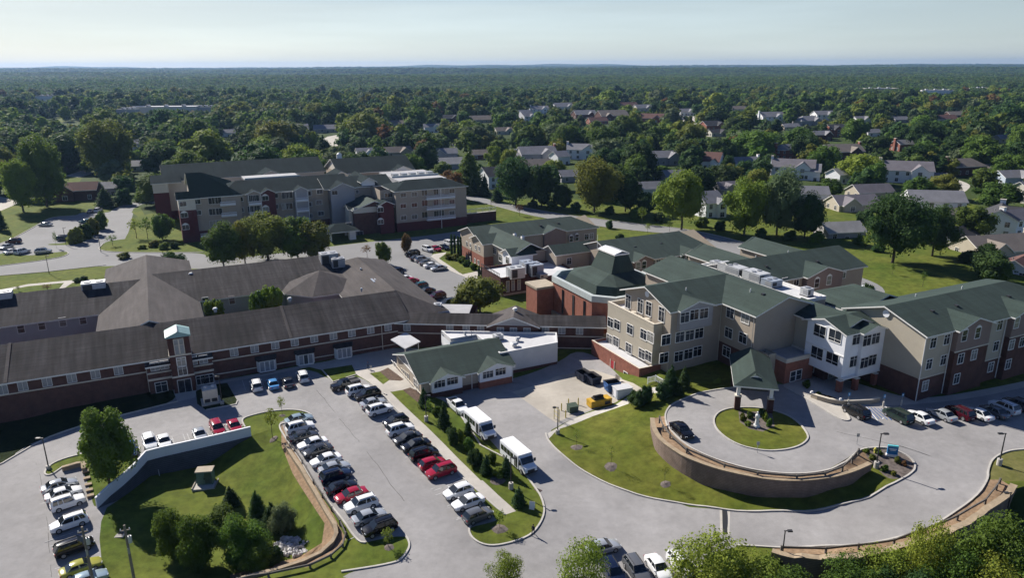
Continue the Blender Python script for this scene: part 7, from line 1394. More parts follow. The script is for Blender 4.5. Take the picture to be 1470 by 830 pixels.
NEAR = [
 # lower left
 (158, 697, 590, 70, 'oval', 'mid', 'by the bend of the white wall'), (391.6, 630, 581, 22, 'sapling', 'light', 'with mulch ring on the grass tip by the left row'), (405, 596, 566, 13, 'sapling', 'light', 'behind the taller one on the grass tip'), (558, 786.5, 756, 25, 'sapling', 'light', 'in front of the black SUV at the row end'), (717, 759, 728, 20, 'sapling', 'light', 'at the end of the concrete walk'),
 (332.5, 726, 697, 25, 'cone', 'conifer', 'alone nearest the green cabinet in the basin'), (371, 747, 702, 28, 'cone', 'dark', 'second from the cabinet in the basin'), (391.5, 761, 719, 32, 'cone', 'conifer', 'largest in the basin beside the grey-green shrub'),
 (248, 800, 729, 56, 'bush', 'mid', 'at the left end of the basin thicket'), (287, 819, 738, 66, 'bush', 'mid', 'front left in the basin thicket'), (318, 760, 726, 52, 'bush', 'mid', 'at the back of the basin thicket'), (347, 808, 733, 68, 'bush', 'mid', 'biggest in the middle of the basin thicket'), (368, 790, 742, 46, 'bush', 'dark', 'between the big shrub and the conifers'), (408, 764, 716, 40, 'bush', 'grey', 'behind the pile of rocks'), (388, 808, 784, 40, 'bush', 'dark', 'low beside the pile of rocks'), (372, 818, 776, 58, 'bush', 'mid', 'front right in the basin thicket'),
 # strip beside the shuttle buses
 (609, 584, 556, 17, 'cone', 'conifer', 'at the pavilion corner'), (615.7, 600, 572, 16, 'sapling', 'mid', 'before the pavilion corner conifer'), (638, 614, 576, 19, 'cone', 'conifer', 'level with the white pickup truck'), (650, 638, 612, 19, 'bush', 'conifer', 'below the tall conifer in the bus strip'), (672, 626, 602, 14, 'cone', 'dark', 'against the side of the farther shuttle bus'), (673.5, 647, 627, 17, 'bush', 'mid', 'in the bus strip below the farther shuttle bus'), (682.5, 667, 641, 23, 'bush', 'conifer', 'in the middle of the bus strip'), (698, 681, 652, 17, 'cone', 'conifer', 'in the middle of the bus strip'), (706, 665, 648, 16, 'bush', 'mid', 'behind the conical one in the bus strip'), (717, 684, 670, 22, 'bush', 'light', 'low by the nearer shuttle bus'), (727, 682, 653, 18, 'cone', 'conifer', 'against the side of the nearer shuttle bus'), (744.5, 726, 697, 21, 'cone', 'conifer', 'nearest the small white lawn sign'), (660, 632, 616, 14, 'bush', 'light', 'beside the kerb of the farther shuttle bus'), (628, 596, 582, 14, 'bush', 'mid', 'behind the white pickup truck'),
 # lower lawn and service yard
 (827.6, 641, 612, 15, 'bare', 'mid', 'on the sloping lawn nearest the yard lamp'), (877, 671, 635, 16, 'bare', 'mid', 'in the middle of the sloping lawn'), (954, 696, 661, 16, 'bare', 'light', 'on the sloping lawn below the curved wall'),
 (914.5, 582, 557, 25, 'bush', 'conifer', 'at the left end of the yard walk shrubs'), (926, 579, 551, 20, 'bush', 'conifer', 'second along the yard walk'), (951.5, 573, 549, 24, 'bush', 'conifer', 'in the middle of the yard walk shrubs'), (962, 566, 524, 26, 'cone', 'conifer', 'tallest by the brick podium corner'), (982, 558, 526, 19, 'cone', 'conifer', 'right of the tallest one by the podium'), (972, 569, 549, 18, 'bush', 'conifer', 'before the two tall conifers'),
 (1066, 604, 592, 10, 'bush', 'olive', 'left in the round lawn bed'), (1076, 601, 590, 10, 'bush', 'mid', 'second in the round lawn bed'), (1098, 604, 592, 10, 'bush', 'light', 'right of the statue'), (1104, 612, 600, 9, 'bush', 'mid', 'at the right front of the round lawn bed'), (1074, 612, 603, 9, 'bush', 'light', 'left front of the round lawn bed'), (1092, 597, 585, 10, 'bush', 'dark', 'at the back of the round lawn bed'),
 (1252, 660, 652, 11, 'bush', 'olive', 'by the lamp in the grey mulch bed'), (1262, 652, 645, 10, 'bush', 'mid', 'behind the lamp in the grey mulch bed'), (1288, 664, 655, 10, 'bush', 'olive', 'in front of the blue sign'), (1270, 676, 667, 12, 'bush', 'mid', 'low middle of the grey mulch bed'), (1298, 668, 661, 9, 'bush', 'rust', 'right end of the grey mulch bed'), (1282, 682, 675, 10, 'bush', 'olive', 'front of the grey mulch bed'), (1244, 650, 643, 9, 'bush', 'mid', 'left tip of the grey mulch bed'),
 (1158, 556, 545, 13, 'bush', 'mid', 'before the small brick entrance block'), (1190, 574, 568, 11, 'bush', 'rust', 'in the entrance bed'), (1175, 569, 562, 9, 'bush', 'mid', 'at the left of the entrance bed'), (1030, 550, 543, 12, 'bush', 'light', 'on the lawn edge left of the canopy'),
 # middle car park and behind the long building
 (550, 381, 349, 22, 'round', 'mid', 'on the verge above the left row of the middle car park'), (583.5, 363, 337, 15, 'oval', 'rust', 'at the top of the middle car park'), (527, 370, 351, 16, 'sapling', 'rust', 'in the mulch island by the middle car park'), (648.5, 365, 338, 4.2, 'column', 'conifer', 'leftmost by the tan residence'), (653, 367, 339, 4.2, 'column', 'conifer', 'second by the tan residence'), (658, 369, 341, 4.2, 'column', 'conifer', 'third by the tan residence'), (661.8, 371, 342, 4.2, 'column', 'conifer', 'fourth by the tan residence'), (688, 405, 384, 4.5, 'column', 'conifer', 'left of the pair at the brick annex'), (691.5, 405, 385, 4, 'column', 'conifer', 'right of the pair at the brick annex'),
 (689, 450, 401, 62, 'spread', 'olive', 'behind the brown link corridor'), (668, 449, 418, 34, 'round', 'olive', 'left of the spreading tree behind the link corridor'),
 (644, 372, 364, 14, 'bush', 'olive', 'at the left of the hedge by the tan residence'), (654, 373, 364, 14, 'bush', 'olive', 'second in the hedge by the tan residence'), (662, 377, 369, 13, 'bush', 'mid', 'middle of the hedge by the tan residence'), (671, 382, 373, 13, 'bush', 'mid', 'fourth in the hedge by the tan residence'), (680, 387, 378, 13, 'bush', 'mid', 'right end of the hedge by the tan residence'),
 (712, 393, 380, 16, 'bush', 'dark', 'on the brick annex terrace'), (722, 399, 392, 11, 'bush', 'dark', 'by the railing of the brick annex terrace'),
 (44, 487, 475, 44, 'bush', 'grey', 'low and wide behind the left brown roof'), (246, 388, 362, 36, 'bush', 'dark', 'big and round behind the hipped brown roof'), (179, 371, 362, 20, 'bush', 'olive', 'left of the big round bush'), (112, 405, 399, 14, 'bush', 'dark', 'beside the garden path'), (120, 402, 396, 12, 'bush', 'dark', 'right of the other one at the garden path'),
 (69, 420, 407, 14, 'sapling', 'rust', 'on the lawn behind the left roof'), (27, 418, 410, 8, 'sapling', 'olive', 'on the lawn at far left'),
 # round the apartment house
 (322, 384, 328, 56, 'round', 'mid', 'at the left of the four before the apartment house'), (385, 374, 310, 76, 'round', 'olive', 'the widest before the apartment house'), (428, 371, 317, 54, 'round', 'mid', 'third before the apartment house'), (454, 372, 321, 46, 'round', 'olive', 'right one before the apartment house'), (352, 378, 322, 44, 'round', 'olive', 'between the left two before the apartment house'),
 (196, 342, 313, 22, 'sapling', 'light', 'left of three before the apartment corner'), (212, 343, 312, 22, 'sapling', 'mid', 'middle of three before the apartment corner'), (234, 344, 309, 28, 'oval', 'mid', 'right of three before the apartment corner'), (162, 353, 337, 15, 'sapling', 'mid', 'on the grass tip by the road'), (111, 349, 327, 22, 'bush', 'olive', 'first in the row by the far left car park'), (124, 343, 321, 23, 'bush', 'dark', 'second in the row by the far left car park'), (135, 337, 314, 20, 'bush', 'olive', 'third in the row by the far left car park'), (146, 329, 305, 19, 'bush', 'mid', 'last in the row by the far left car park'), (81, 356, 332, 7, 'sapling', 'mid', 'beside the navy minivan'), (222, 354, 345, 16, 'bush', 'olive', 'left in the bed at the apartment corner'), (236, 357, 348, 16, 'bush', 'mid', 'middle of the bed at the apartment corner'), (250, 356, 347, 14, 'bush', 'dark', 'right in the bed at the apartment corner'), (205, 357, 351, 13, 'bush', 'light', 'at the front of the bed at the apartment corner'),
 (67, 297, 211, 52, 'oval', 'mid', 'taller of two left of the far left car park'), (34, 304, 235, 46, 'oval', 'light', 'shorter of two left of the far left car park'), (160, 260, 185, 64, 'oval', 'olive', 'tall and alone behind the brick house'), (2, 331, 296, 16, 'cone', 'conifer', 'at the left edge beside the lawn'), (152, 297, 270, 26, 'cone', 'conifer', 'left of three by the far road bend'), (179, 294, 271, 26, 'bush', 'dark', 'between the conifers by the far road bend'), (206, 289, 264, 24, 'cone', 'mid', 'nearest the apartment house corner'), (368, 229, 191, 44, 'round', 'mid', 'behind the apartment house, left one'), (415, 224, 179, 58, 'round', 'grey', 'wide, behind the apartment house roof'), (466, 233, 198, 38, 'cone', 'conifer', 'behind the middle of the apartment house'), (236, 240, 205, 56, 'round', 'mid', 'left behind the apartment house roof'), (278, 234, 214, 30, 'round', 'mid', 'rising just over the apartment house ridge'), (610, 248, 208, 40, 'oval', 'dark', 'at the right end of the apartment house'), (635, 254, 235, 26, 'round', 'mid', 'right of the dark one at the apartment house end'),
 # along the street
 (674, 277, 218, 44, 'cone', 'mid', 'tall, at the start of the curved street'), (679, 281, 255, 14, 'cone', 'conifer', 'left of the pointed white house'), (696, 281, 252, 14, 'cone', 'conifer', 'before the pointed white house'), (714, 290, 265, 17, 'cone', 'conifer', 'right of the pointed white house'), (709, 243, 213, 28, 'round', 'light', 'behind the pointed white house'), (733, 246, 217, 28, 'round', 'light', 'right behind the pointed white house'), (740, 294, 235, 52, 'oval', 'dark', 'first along the street after the white house'), (777, 297, 242, 46, 'round', 'dark', 'second along the street after the white house'), (807, 300, 268, 28, 'oval', 'dark', 'small between the dark and olive street trees'), (794, 257, 232, 32, 'round', 'light', 'behind the second dark street tree'), (853, 305, 233, 64, 'round', 'olive', 'large by the middle of the street'), (898, 304, 252, 38, 'oval', 'dark', 'right of the large olive street tree'), (925, 310, 279, 30, 'round', 'dark', 'low before the white low house'), (871, 241, 203, 48, 'round', 'grey', 'behind the large olive street tree'), (922, 227, 198, 32, 'round', 'light', 'left of the tall white chimney'), (911, 268, 226, 40, 'round', 'mid', 'behind the dark pair by the street'), (950, 258, 240, 34, 'round', 'mid', 'below the tall white chimney'), (978, 330, 250, 72, 'spread', 'light', 'large at the bend of the street'), (746, 310, 293, 13, 'sapling', 'rust', 'on the verge of the street'), (875, 328, 316, 12, 'bush', 'dark', 'on the verge before the olive street tree'), (922, 322, 297, 15, 'sapling', 'light', 'on the far verge of the street'), (930, 335, 320, 11, 'sapling', 'light', 'on the near verge of the street'), (961, 332, 318, 11, 'sapling', 'mid', 'right on the near verge of the street'), (890, 345, 335, 14, 'bush', 'dark', 'on the lawn behind the tan residence'),
 (1068, 338, 262, 64, 'round', 'light', 'first of three large ones along the right street'), (1115, 338, 255, 64, 'round', 'grey', 'second of three large ones along the right street'), (1155, 342, 285, 46, 'round', 'dark', 'third of three large ones along the right street'), (1281, 377, 286, 96, 'spread', 'dark', 'the biggest, alone on the right lawn'), (1338, 368, 300, 62, 'round', 'dark', 'right behind the biggest lawn tree'), (1189, 284, 259, 36, 'round', 'mid', 'left of the wide mauve roof'), (1231, 263, 225, 54, 'round', 'light', 'left of the big white house'), (1182, 254, 213, 44, 'round', 'mid', 'right of the large white house'), (1155, 230, 196, 36, 'round', 'dark', 'behind the large white house'), (1081, 227, 191, 58, 'round', 'mid', 'behind the long white house'), (1226, 207, 173, 34, 'oval', 'mid', 'right of the red brick two-storey house'), (1007, 209, 186, 13, 'cone', 'conifer', 'left of three by the brown-roofed white house'), (1029, 216, 200, 9, 'cone', 'conifer', 'right of three by the brown-roofed white house'), (1018, 214, 198, 9, 'cone', 'conifer', 'middle of three by the brown-roofed white house'), (1044, 254, 227, 19, 'oval', 'dark', 'left of three before the long white house'), (1068, 260, 233, 32, 'round', 'dark', 'middle of three before the long white house'), (1092, 257, 233, 30, 'round', 'dark', 'right of three before the long white house'), (1365, 251, 230, 28, 'bush', 'olive', 'before the brown brick house'), (1415, 263, 244, 38, 'round', 'mid', 'beyond the turning circle'), (1429, 297, 266, 62, 'round', 'mid', 'right of the turning circle driveway'), (1392, 342, 299, 52, 'round', 'mid', 'before the steep dark roof'), (1412, 390, 352, 42, 'round', 'dark', 'upper one before the red-brown roof'), (1420, 405, 364, 52, 'round', 'dark', 'lower one before the red-brown roof'), (1324, 412, 388, 11, 'sapling', 'mid', 'on the right lawn'), (1281, 394, 378, 8, 'sapling', 'mid', 'under the biggest lawn tree'), (1241.6, 358, 337, 14, 'sapling', 'light', 'by the low pale grey roof'), (1240, 436, 405, 24, 'bush', 'dark', 'beside the white van'), (1071, 369, 358, 9, 'cone', 'mid', 'by the street behind the back wing'), (1305, 345, 315, 30, 'round', 'mid', 'behind the biggest lawn tree')]
for t_ in NEAR: tpx(*t_)
for u, vt, w, lf, wh in [(307, 430, 27, 'light', 'at the left of the courtyard'), (368, 421, 27, 'mid', 'in the middle of the courtyard'), (389, 411, 28, 'light', 'at the right of the courtyard')]:
    a, zt = on_plane(u, vt, 'q', 155.0); x, y = W(a, 155.0); plant(x, y, -3, w / pxm(x, y, 3), zt + 3, 'round', lf, 'low', f'{TONE[lf]} bushy tree {wh}', 'tree', 'broadleaf_tree', None)
for k, (u, v, w, h, lf, wh) in enumerate([(765, 298, 16, 11, 'dark', 'under the first dark street tree'), (792, 301, 18, 12, 'mid', 'under the second dark street tree'), (826, 304, 18, 13, 'dark', 'left of the large olive street tree'), (876, 308, 16, 12, 'dark', 'right of the large olive street tree'), (912, 312, 20, 14, 'mid', 'before the white low house'), (946, 318, 18, 13, 'dark', 'left of the large light tree at the bend'), (1008, 326, 20, 15, 'mid', 'right of the large light tree at the bend'), (1034, 331, 18, 15, 'dark', 'before the tall stepped white house'), (1092, 341, 18, 13, 'dark', 'between the first two large right street trees'), (1134, 345, 20, 14, 'dark', 'between the last two large right street trees'), (1172, 348, 22, 16, 'mid', 'left of the low pale grey roof'), (1236, 352, 22, 15, 'mid', 'right of the low pale grey roof'), (1262, 362, 18, 12, 'dark', 'left of the biggest lawn tree'), (1388, 376, 26, 16, 'dark', 'before the wide brown roof on the right')]): tpx(u, v, v - h, w, 'bush', lf, wh)
# scrub on the slope below the outer wall and trees at the bottom edge
for u, v, vt, w, sh, lf, wh in [(1015, 868, 757, 118, 'sparse', 'light', 'at the bottom edge right of the white cars'), (1085, 880, 792, 90, 'sparse', 'light', 'first along the bottom edge below the road'), (1215, 884, 800, 96, 'sparse', 'mid', 'second along the bottom edge below the road'), (1268, 866, 778, 84, 'sparse', 'light', 'left of the tall feathery one below the road'), (1322, 862, 737, 74, 'sparse', 'light', 'tallest below the road wall'), (1362, 884, 776, 90, 'sparse', 'mid', 'right of the tallest below the road wall'), (1408, 866, 742, 96, 'round', 'mid', 'before the bottom right lamp post'), (1455, 884, 764, 96, 'sparse', 'mid', 'in the bottom right corner'), (1300, 900, 806, 100, 'bush', 'dark', 'lowest in the middle of the slope scrub'), (1420, 905, 796, 110, 'sparse', 'light', 'lowest at the right of the slope scrub'), (1120, 905, 812, 110, 'bush', 'mid', 'lowest at the left of the slope scrub'), (1500, 900, 760, 90, 'bush', 'mid', 'at the right border of the slope scrub'), (1475, 840, 768, 60, 'bush', 'dark', 'behind the corner shrub at the right')]:
    tpx(u, v, vt, w, sh, lf, wh, z=-6.6)
tpx(728, 850, 790, 58, 'sparse', 'light', 'at the bottom edge below the grass end', z=-4.2); tpx(836, 862, 768, 78, 'sparse', 'light', 'at the bottom edge below the silver sedan', z=-4.4)
# ------------------------------------------------------------------ woodland
rng = np.random.default_rng(11)
def allowed(X, Y, grow=0.0):
    ok = np.zeros(len(X), bool)
    cl = np.full(len(X), -1)
    for k, (nm, m, pts) in enumerate(SURF): cl[inpoly(X, Y, pts)] = k
    ok = (cl == 0) | ((cl == -1) & (X > 35) & (Y > 228)) | ((cl == -1) & (X < -150) & (Y > 225))
    for (hx, hy, hr, u0, u1, v0, v1, dist) in HOUSES: ok &= np.hypot(X - hx, Y - hy) > hr + .3
    px, pq = X * CS + Y * SS, -X * SS + Y * CS
    ok &= ~((px > -10) & (px < 105) & (pq > 225) & (pq < 322))
    return ok
def poisson(x0, x1, y0, y1, sp, r):
    nx, ny = int((x1 - x0) / sp), int((y1 - y0) / sp); gx, gy = np.meshgrid(np.arange(nx), np.arange(ny))
    X = x0 + (gx + (gy % 2) * .5 + r.uniform(-.38, .38, gx.shape)) * sp; Y = y0 + (gy + r.uniform(-.38, .38, gx.shape)) * sp
    return X.ravel(), Y.ravel()
def frus(X, Y, m=1.06): return np.abs(X) < (Y * CP + 48 * SP) * .70 * m + 12
P_ = []
for y0, y1, sp in ((226, 430, 12.0), (430, 760, 12.8), (760, 1300, 14.5)):
    X, Y = poisson(-.8 * y1 - 20, .8 * y1 + 20, y0, y1, sp, rng); k = frus(X, Y) & allowed(X, Y); X, Y = X[k], Y[k]
    hh = rng.uniform(9.0, 17.5, len(X)) * (1 - .3 * (rng.random(len(X)) < .2)) * (1 + .35 * (rng.random(len(X)) < .1)); ww = hh * rng.uniform(.88, 1.28, len(X)); P_.append(np.stack([X, Y, hh, ww], 1))
P_ = np.concatenate(P_)
TX = np.array(TREES); keep = np.ones(len(P_), bool)
near = P_[:, 1] < 480
for i in np.where(near)[0]:
    if np.any(np.hypot(TX[:, 0] - P_[i, 0], TX[:, 1] - P_[i, 1]) < TX[:, 2] * .75 + P_[i, 3] * .3): keep[i] = False
# leave the houses and streets visible
OPEN = [(965, 1003, 160, 186), (447, 500, 192, 222), (95, 132, 236, 256), (1340, 1400, 253, 300), (648, 662, 195, 211), (60, 130, 163, 175), (1200, 1250, 215, 232)]
S_ = F_PX / (P_[:, 1] * CP + 53 * SP)
dv = np.array([proj(x, y, -3) for x, y in P_[:, :2]]); U, Vb = dv[:, 0], dv[:, 1]; Vt = Vb - P_[:, 2] * S_ * .95; hw = P_[:, 3] * S_ * .5
dist = np.hypot(P_[:, 0], P_[:, 1])
for (hx, hy, hr, u0, u1, v0, v1, hd) in HOUSES:
    c = (u1 - u0) * .04
    hit = (dist < hd) & (U + hw * .72 > u0 + c) & (U - hw * .72 < u1 - c) & (Vt < v1 - (v1 - v0) * .3) & (Vb > v0)
    keep &= ~hit
for u0, u1, v0, v1 in OPEN: keep &= ~((U + hw * .6 > u0) & (U - hw * .6 < u1) & (Vt < (v0 * .4 + v1 * .6)) & (Vb > v1))
P_, U, Vb, S_, dist = P_[keep], U[keep], Vb[keep], S_[keep], dist[keep]
inview = (U > -15) & (U < 1485)
order = np.argsort(-np.where(inview, P_[:, 2] * S_, 0)); N_IND = 124
LEAF_PICK = ['mid', 'mid', 'dark', 'light', 'olive', 'grey', 'mid', 'dark', 'rust']
for i in order[:N_IND]:
    x, y, hh, ww = P_[i]; lf = random.choices(LEAF_PICK, [3, 3, 4, 2.2, 2.2, 1.2, 2, 3, .35])[0]; sh = random.choice(['round', 'round', 'oval', 'spread'])
    where = 'in the woods on the left behind the far car park' if U[i] < 230 else 'in the woods behind the apartment house' if U[i] < 640 else 'between the houses beyond the curved street' if U[i] < 1000 else 'among the houses on the right beyond the lawn'
    plant(x, y, -3.1, ww, hh, sh, lf, 'mid' if hh * S_[i] > 30 else 'low', f'{TONE[lf]} {sh if sh != "spread" else "spreading"} tree {where}', 'tree', 'broadleaf_tree', 'trees ' + where)
rest = order[N_IND:]
# the rest of the woodland: one object each for the nearer and the far woods, scattered by geometry nodes
lodcol = bpy.data.collections.new('woodland_kinds'); farcol = bpy.data.collections.new('far_woodland_kinds')
def lod(col, key, lobes, n, leaf, leafm, seed, **k):
    r = np.random.default_rng(seed); me = crown_mesh('woodland_crown', lobes(r), n, leaf, r, lo=True, **k); me.materials[0] = M['leaf_' + leafm]; o = bpy.data.objects.new(key, me); col.objects.link(o)
i_ = 0
for lf in ('mid', 'mid', 'dark', 'dark', 'light', 'olive', 'grey', 'dark', 'rust'):
    lod(lodcol, f'woodland_{i_:02d}', lambda r: lobes_round(r, .44, .55, .46, 9), 420, .062, lf, 40 + i_); i_ += 1
def clump(r):
    L = []
    for _ in range(7): a, d = r.uniform(0, 6.28), r.uniform(.1, .95) ** .6; s = r.uniform(.28, .42); L.append((math.cos(a) * d, math.sin(a) * d, r.uniform(.3, .55), s, s, s * 1.25)); 
    return L
for j, lf in enumerate(('far', 'far', 'far', 'mid', 'dark', 'far')): lod(farcol, f'far_woodland_{j:02d}', clump, 330, .10, lf, 80 + j)
def scatter(name, pts, scl, rots, col, nk, kinds):
    me = bpy.data.meshes.new(name); me.from_pydata([tuple(p) for p in pts], [], [])
    a = me.attributes.new('sc', 'FLOAT_VECTOR', 'POINT'); a.data.foreach_set('vector', np.asarray(scl, np.float32).ravel()); a = me.attributes.new('rz', 'FLOAT', 'POINT'); a.data.foreach_set('value', np.asarray(rots, np.float32)); a = me.attributes.new('kn', 'INT', 'POINT'); a.data.foreach_set('value', np.asarray(kinds, np.int32))
    o = link(name, me); g = bpy.data.node_groups.new(name, 'GeometryNodeTree'); g.interface.new_socket('Geometry', in_out='INPUT', socket_type='NodeSocketGeometry'); g.interface.new_socket('Geometry', in_out='OUTPUT', socket_type='NodeSocketGeometry')
    N = g.nodes; gi, go = N.new('NodeGroupInput'), N.new('NodeGroupOutput'); ci = N.new('GeometryNodeCollectionInfo'); ci.inputs['Collection'].default_value = col; ci.inputs['Separate Children'].default_value = True; ci.inputs['Reset Children'].default_value = True
    ip = N.new('GeometryNodeInstanceOnPoints'); ip.inputs['Pick Instance'].default_value = True
    def at_(n, t): q = N.new('GeometryNodeInputNamedAttribute'); q.data_type = t; q.inputs['Name'].default_value = n; return q.outputs['Attribute']
    cx = N.new('ShaderNodeCombineXYZ'); g.links.new(at_('rz', 'FLOAT'), cx.inputs[2]); g.links.new(gi.outputs[0], ip.inputs['Points']); g.links.new(ci.outputs[0], ip.inputs['Instance']); g.links.new(at_('kn', 'INT'), ip.inputs['Instance Index']); g.links.new(cx.outputs[0], ip.inputs['Rotation']); g.links.new(at_('sc', 'FLOAT_VECTOR'), ip.inputs['Scale']); g.links.new(ip.outputs[0], go.inputs[0])
    md = o.modifiers.new('scatter', 'NODES'); md.node_group = g; return o
x, y, hh, ww = P_[rest].T; pts = np.stack([x, y, np.full(len(x), -3.2)], 1); scl = np.stack([ww / .92, ww / .92, hh], 1)
wts = np.array([3, 3, 3.2, 3, 1.9, 2.2, 1.4, 2.6, .3]); tag(scatter('woodland', pts, scl, rng.uniform(0, 6.28, len(x)), lodcol, i_, rng.choice(i_, len(x), p=wts / wts.sum())), 'mixed broadleaf woods and garden trees stretching away behind the houses', kind='stuff')
FP = []
def far_z(X, Y):
    X, Y = np.asarray(X, float), np.asarray(Y, float); a = np.clip((Y - 1350) / 2600, 0, 1) ** .8 * 34
    n = .5 + .28 * np.sin(Y / 330 + 1.7 * np.sin(X / 1400 + .4) + .8) + .16 * np.sin(Y / 145 + X / 900 + 1.2 * np.sin(X / 610)) + .1 * np.sin(X / 420 - Y / 510)
    return -2.9 + a * np.clip(n, 0, 1.1)
gy = np.concatenate([np.linspace(1340, 4500, 90), np.linspace(4600, 10600, 50)]); gu = np.linspace(-.86, .86, 110); V = [(u * y, y, float(far_z(u * y, y))) for y in gy for u in gu]; ng = len(gu)
me = bpy.data.meshes.new('terrain'); me.from_pydata(V, [], [[j * ng + i, j * ng + i + 1, (j + 1) * ng + i + 1, (j + 1) * ng + i] for j in range(len(gy) - 1) for i in range(ng - 1)]); me.materials.append(M['woodland_floor']); me.polygons.foreach_set('use_smooth', [True] * len(me.polygons)); me.update(); tag(link('terrain', me), kind='structure')
for y0, y1, sp, sz in ((1290, 2200, 17, 19), (2200, 3800, 28, 30), (3800, 7000, 52, 50), (7000, 10000, 95, 80)):
    X, Y = poisson(-.78 * y1, .78 * y1, y0, y1, sp, rng); k = frus(X, Y, 1.0)
    for (hx, hy, hr, *_r) in HOUSES: k &= np.hypot(X - hx, Y - hy) > hr + 4
    X, Y = X[k], Y[k]; f = .75 + .35 * np.sin(X / 310 + 1.3 * np.sin(Y / 420)) * np.sin(Y / 260 + .6) + rng.uniform(-.15, .25, len(X)); keepf = f > .42
    X, Y, f = X[keepf], Y[keepf], f[keepf]; FP.append(np.stack([X, Y, far_z(X, Y) - .6, np.full(len(X), sz * .75), 11 * f + sz * .12], 1))
FP = np.concatenate(FP); tag(scatter('far_woodland', FP[:, :3], np.stack([FP[:, 3], FP[:, 3], FP[:, 4]], 1), rng.uniform(0, 6.28, len(FP)), farcol, 6, rng.integers(0, 6, len(FP))), 'unbroken far woods running to the hazy horizon', kind='stuff')
print('TREES', len(TREES), 'rest', len(rest), 'far', len(FP))
HAZE_C, HAZE_D = (.30, .50, .86, 1), 0.00006
# ------------------------------------------------------------------ far hills and air
def hills(y0, hmax, seed, name):
    r = np.random.default_rng(seed); n = 160; X = np.linspace(-9500, 9500, n); ph = r.uniform(0, 6.28, 6)
    Hh = hmax * (.58 + .18 * np.sin(X / 2100 + ph[0]) + .14 * np.sin(X / 900 + ph[1]) + .08 * np.sin(X / 370 + ph[2]) + .05 * np.sin(X / 130 + ph[3])) * (1.0 + .22 * np.tanh(-X / 3000))
    V, Fc = [], []; prof = [(-700, 0), (-350, .5), (0, 1), (400, .6), (900, 0)]
    for i in range(n):
        for dy, f in prof: V.append((X[i], y0 + dy + 120 * math.sin(X[i] / 800), -6 + (Hh[i] + 6) * f))
    for i in range(n - 1):
        for k in range(4): a = i * 5 + k; Fc.append([a, a + 5, a + 6, a + 1])
    me = bpy.data.meshes.new(name); me.from_pydata(V, [], Fc); me.materials.append(M['woodland_floor']); me.polygons.foreach_set('use_smooth', [True] * len(Fc)); me.update(); tag(link(name, me), kind='structure')
hills(10300, 84, 3, 'hills'); hills(8300, 52, 9, 'hills')
hz_m = bpy.data.materials.new('haze'); hz_m.use_nodes = True; nt_ = hz_m.node_tree; nt_.nodes.remove(nt_.nodes['Principled BSDF']); pv = nt_.nodes.new('ShaderNodeVolumePrincipled')
pv.inputs['Color'].default_value = HAZE_C; pv.inputs['Density'].default_value = HAZE_D; pv.inputs['Anisotropy'].default_value = 0.3; nt_.links.new(pv.outputs[0], nt_.nodes['Material Output'].inputs['Volume'])
mb = MB(); mb.box((-10500, -300, -12), (10500, 11800, 110), hz_m); tag(mb.build('haze'), kind='stuff', label='thin blue haze over the far woods')
SKY_S, SUN_E, EXPO = 0.047, 5.0, 0.80
SKY_R = [(.50, .61, .86, 1), (.58, .57, .62, 1), (.34, .40, .56, 1), (.31, .38, .56, 1)]; SKY_X = (.74, 1.06)
# ------------------------------------------------------------------ light
SUN_AZ, SUN_EL = math.radians(46), math.radians(35)        # towards the far left of the view
world = bpy.data.worlds.new('World'); SC.world = world; world.use_nodes = True
nt = world.node_tree; bg = nt.nodes['Background']; sky = nt.nodes.new('ShaderNodeTexSky'); sky.sky_type = 'NISHITA'; sky.sun_disc = False
sky.sun_elevation = SUN_EL; sky.sun_rotation = -SUN_AZ; sky.air_density = 1.0; sky.dust_density = 0.4; sky.ozone_density = 1.0; sky.altitude = 200
tc = nt.nodes.new('ShaderNodeTexCoord'); sx = nt.nodes.new('ShaderNodeSeparateXYZ'); nt.links.new(tc.outputs['Generated'], sx.inputs[0])
mr = nt.nodes.new('ShaderNodeMapRange'); mr.inputs['From Max'].default_value = 0.4; nt.links.new(sx.outputs[2], mr.inputs['Value'])
rp = nt.nodes.new('ShaderNodeValToRGB'); nt.links.new(mr.outputs[0], rp.inputs['Fac']); E_ = rp.color_ramp.elements
E_[0].position = 0.0; E_[0].color = SKY_R[0]; E_[1].position = 1.0; E_[1].color = SKY_R[3]
for pos, c in ((0.18, SKY_R[1]), (0.5, SKY_R[2])): e = E_.new(pos); e.color = c
mx_ = nt.nodes.new('ShaderNodeMapRange'); mx_.inputs['From Min'].default_value = -.65; mx_.inputs['From Max'].default_value = .35; mx_.inputs['To Min'].default_value = SKY_X[0] * 2; mx_.inputs['To Max'].default_value = SKY_X[1] * 2; nt.links.new(sx.outputs[0], mx_.inputs['Value'])
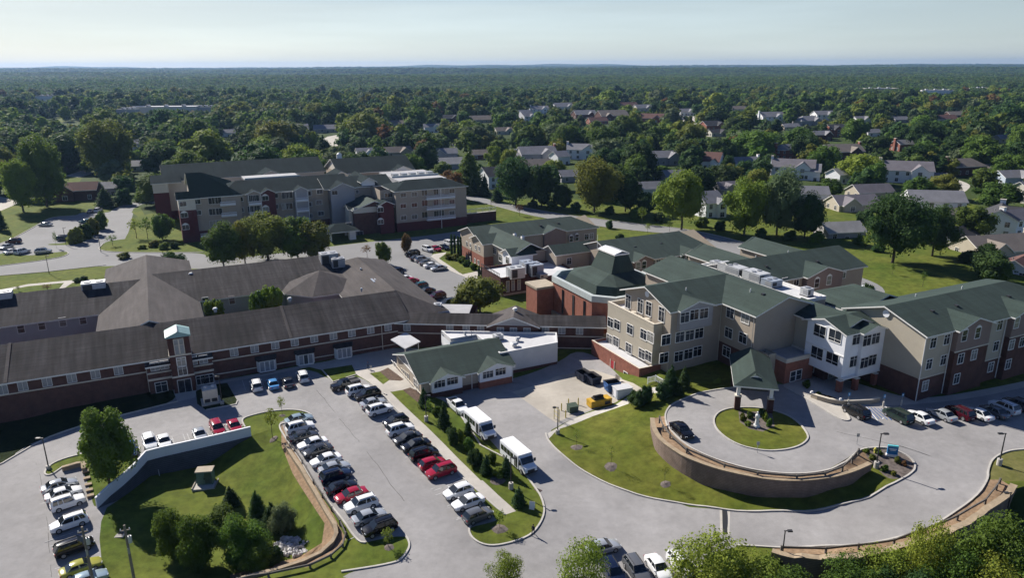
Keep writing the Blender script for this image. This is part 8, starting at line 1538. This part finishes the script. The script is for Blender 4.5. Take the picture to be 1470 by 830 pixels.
cn = nt.nodes.new('ShaderNodeTexNoise'); cn.inputs['Scale'].default_value = 2.2; cn.inputs['Detail'].default_value = 6; mp_ = nt.nodes.new('ShaderNodeMapping'); mp_.inputs['Scale'].default_value = (1.0, 1.0, 14.0); nt.links.new(tc.outputs['Generated'], mp_.inputs[0]); nt.links.new(mp_.outputs[0], cn.inputs['Vector'])
cr_ = nt.nodes.new('ShaderNodeMapRange'); cr_.inputs['From Min'].default_value = .45; cr_.inputs['From Max'].default_value = .8; cr_.inputs['To Min'].default_value = 1.0; cr_.inputs['To Max'].default_value = 1.16; nt.links.new(cn.outputs['Fac'], cr_.inputs['Value'])
mm_ = nt.nodes.new('ShaderNodeMath'); mm_.operation = 'MULTIPLY'; nt.links.new(mx_.outputs[0], mm_.inputs[0]); nt.links.new(cr_.outputs[0], mm_.inputs[1])
sc_ = nt.nodes.new('ShaderNodeVectorMath'); sc_.operation = 'SCALE'; nt.links.new(rp.outputs[0], sc_.inputs[0]); nt.links.new(mm_.outputs[0], sc_.inputs['Scale'])
tint = nt.nodes.new('ShaderNodeVectorMath'); tint.operation = 'MULTIPLY'; nt.links.new(sky.outputs[0], tint.inputs[0]); nt.links.new(sc_.outputs[0], tint.inputs[1])
nt.links.new(tint.outputs[0], bg.inputs['Color']); bg.inputs['Strength'].default_value = SKY_S
sl = bpy.data.lights.new('sun', 'SUN'); sl.energy = SUN_E; sl.angle = math.radians(0.5); sl.color = (1.0, 0.94, 0.85)
so = bpy.data.objects.new('sun', sl); COL.objects.link(so)
d = Vector((-math.sin(SUN_AZ) * math.cos(SUN_EL), math.cos(SUN_AZ) * math.cos(SUN_EL), math.sin(SUN_EL)))
so.rotation_euler = d.to_track_quat('Z', 'Y').to_euler(); so.location = (-60, 80, 120)
SC.view_settings.view_transform = 'Standard'; SC.view_settings.look = 'None'; SC.view_settings.gamma = 1.0; SC.view_settings.use_curve_mapping = False
SC.view_settings.exposure = EXPO
SC.render.engine = 'CYCLES'; SC.cycles.use_denoising = True
SC.render.filter_size = 1.1
SC.cycles.max_bounces = 6; SC.cycles.diffuse_bounces = 3; SC.cycles.glossy_bounces = 2; SC.cycles.transmission_bounces = 2; SC.cycles.volume_bounces = 0; SC.cycles.transparent_max_bounces = 4
SC.cycles.use_adaptive_sampling = True; SC.cycles.adaptive_threshold = 0.02
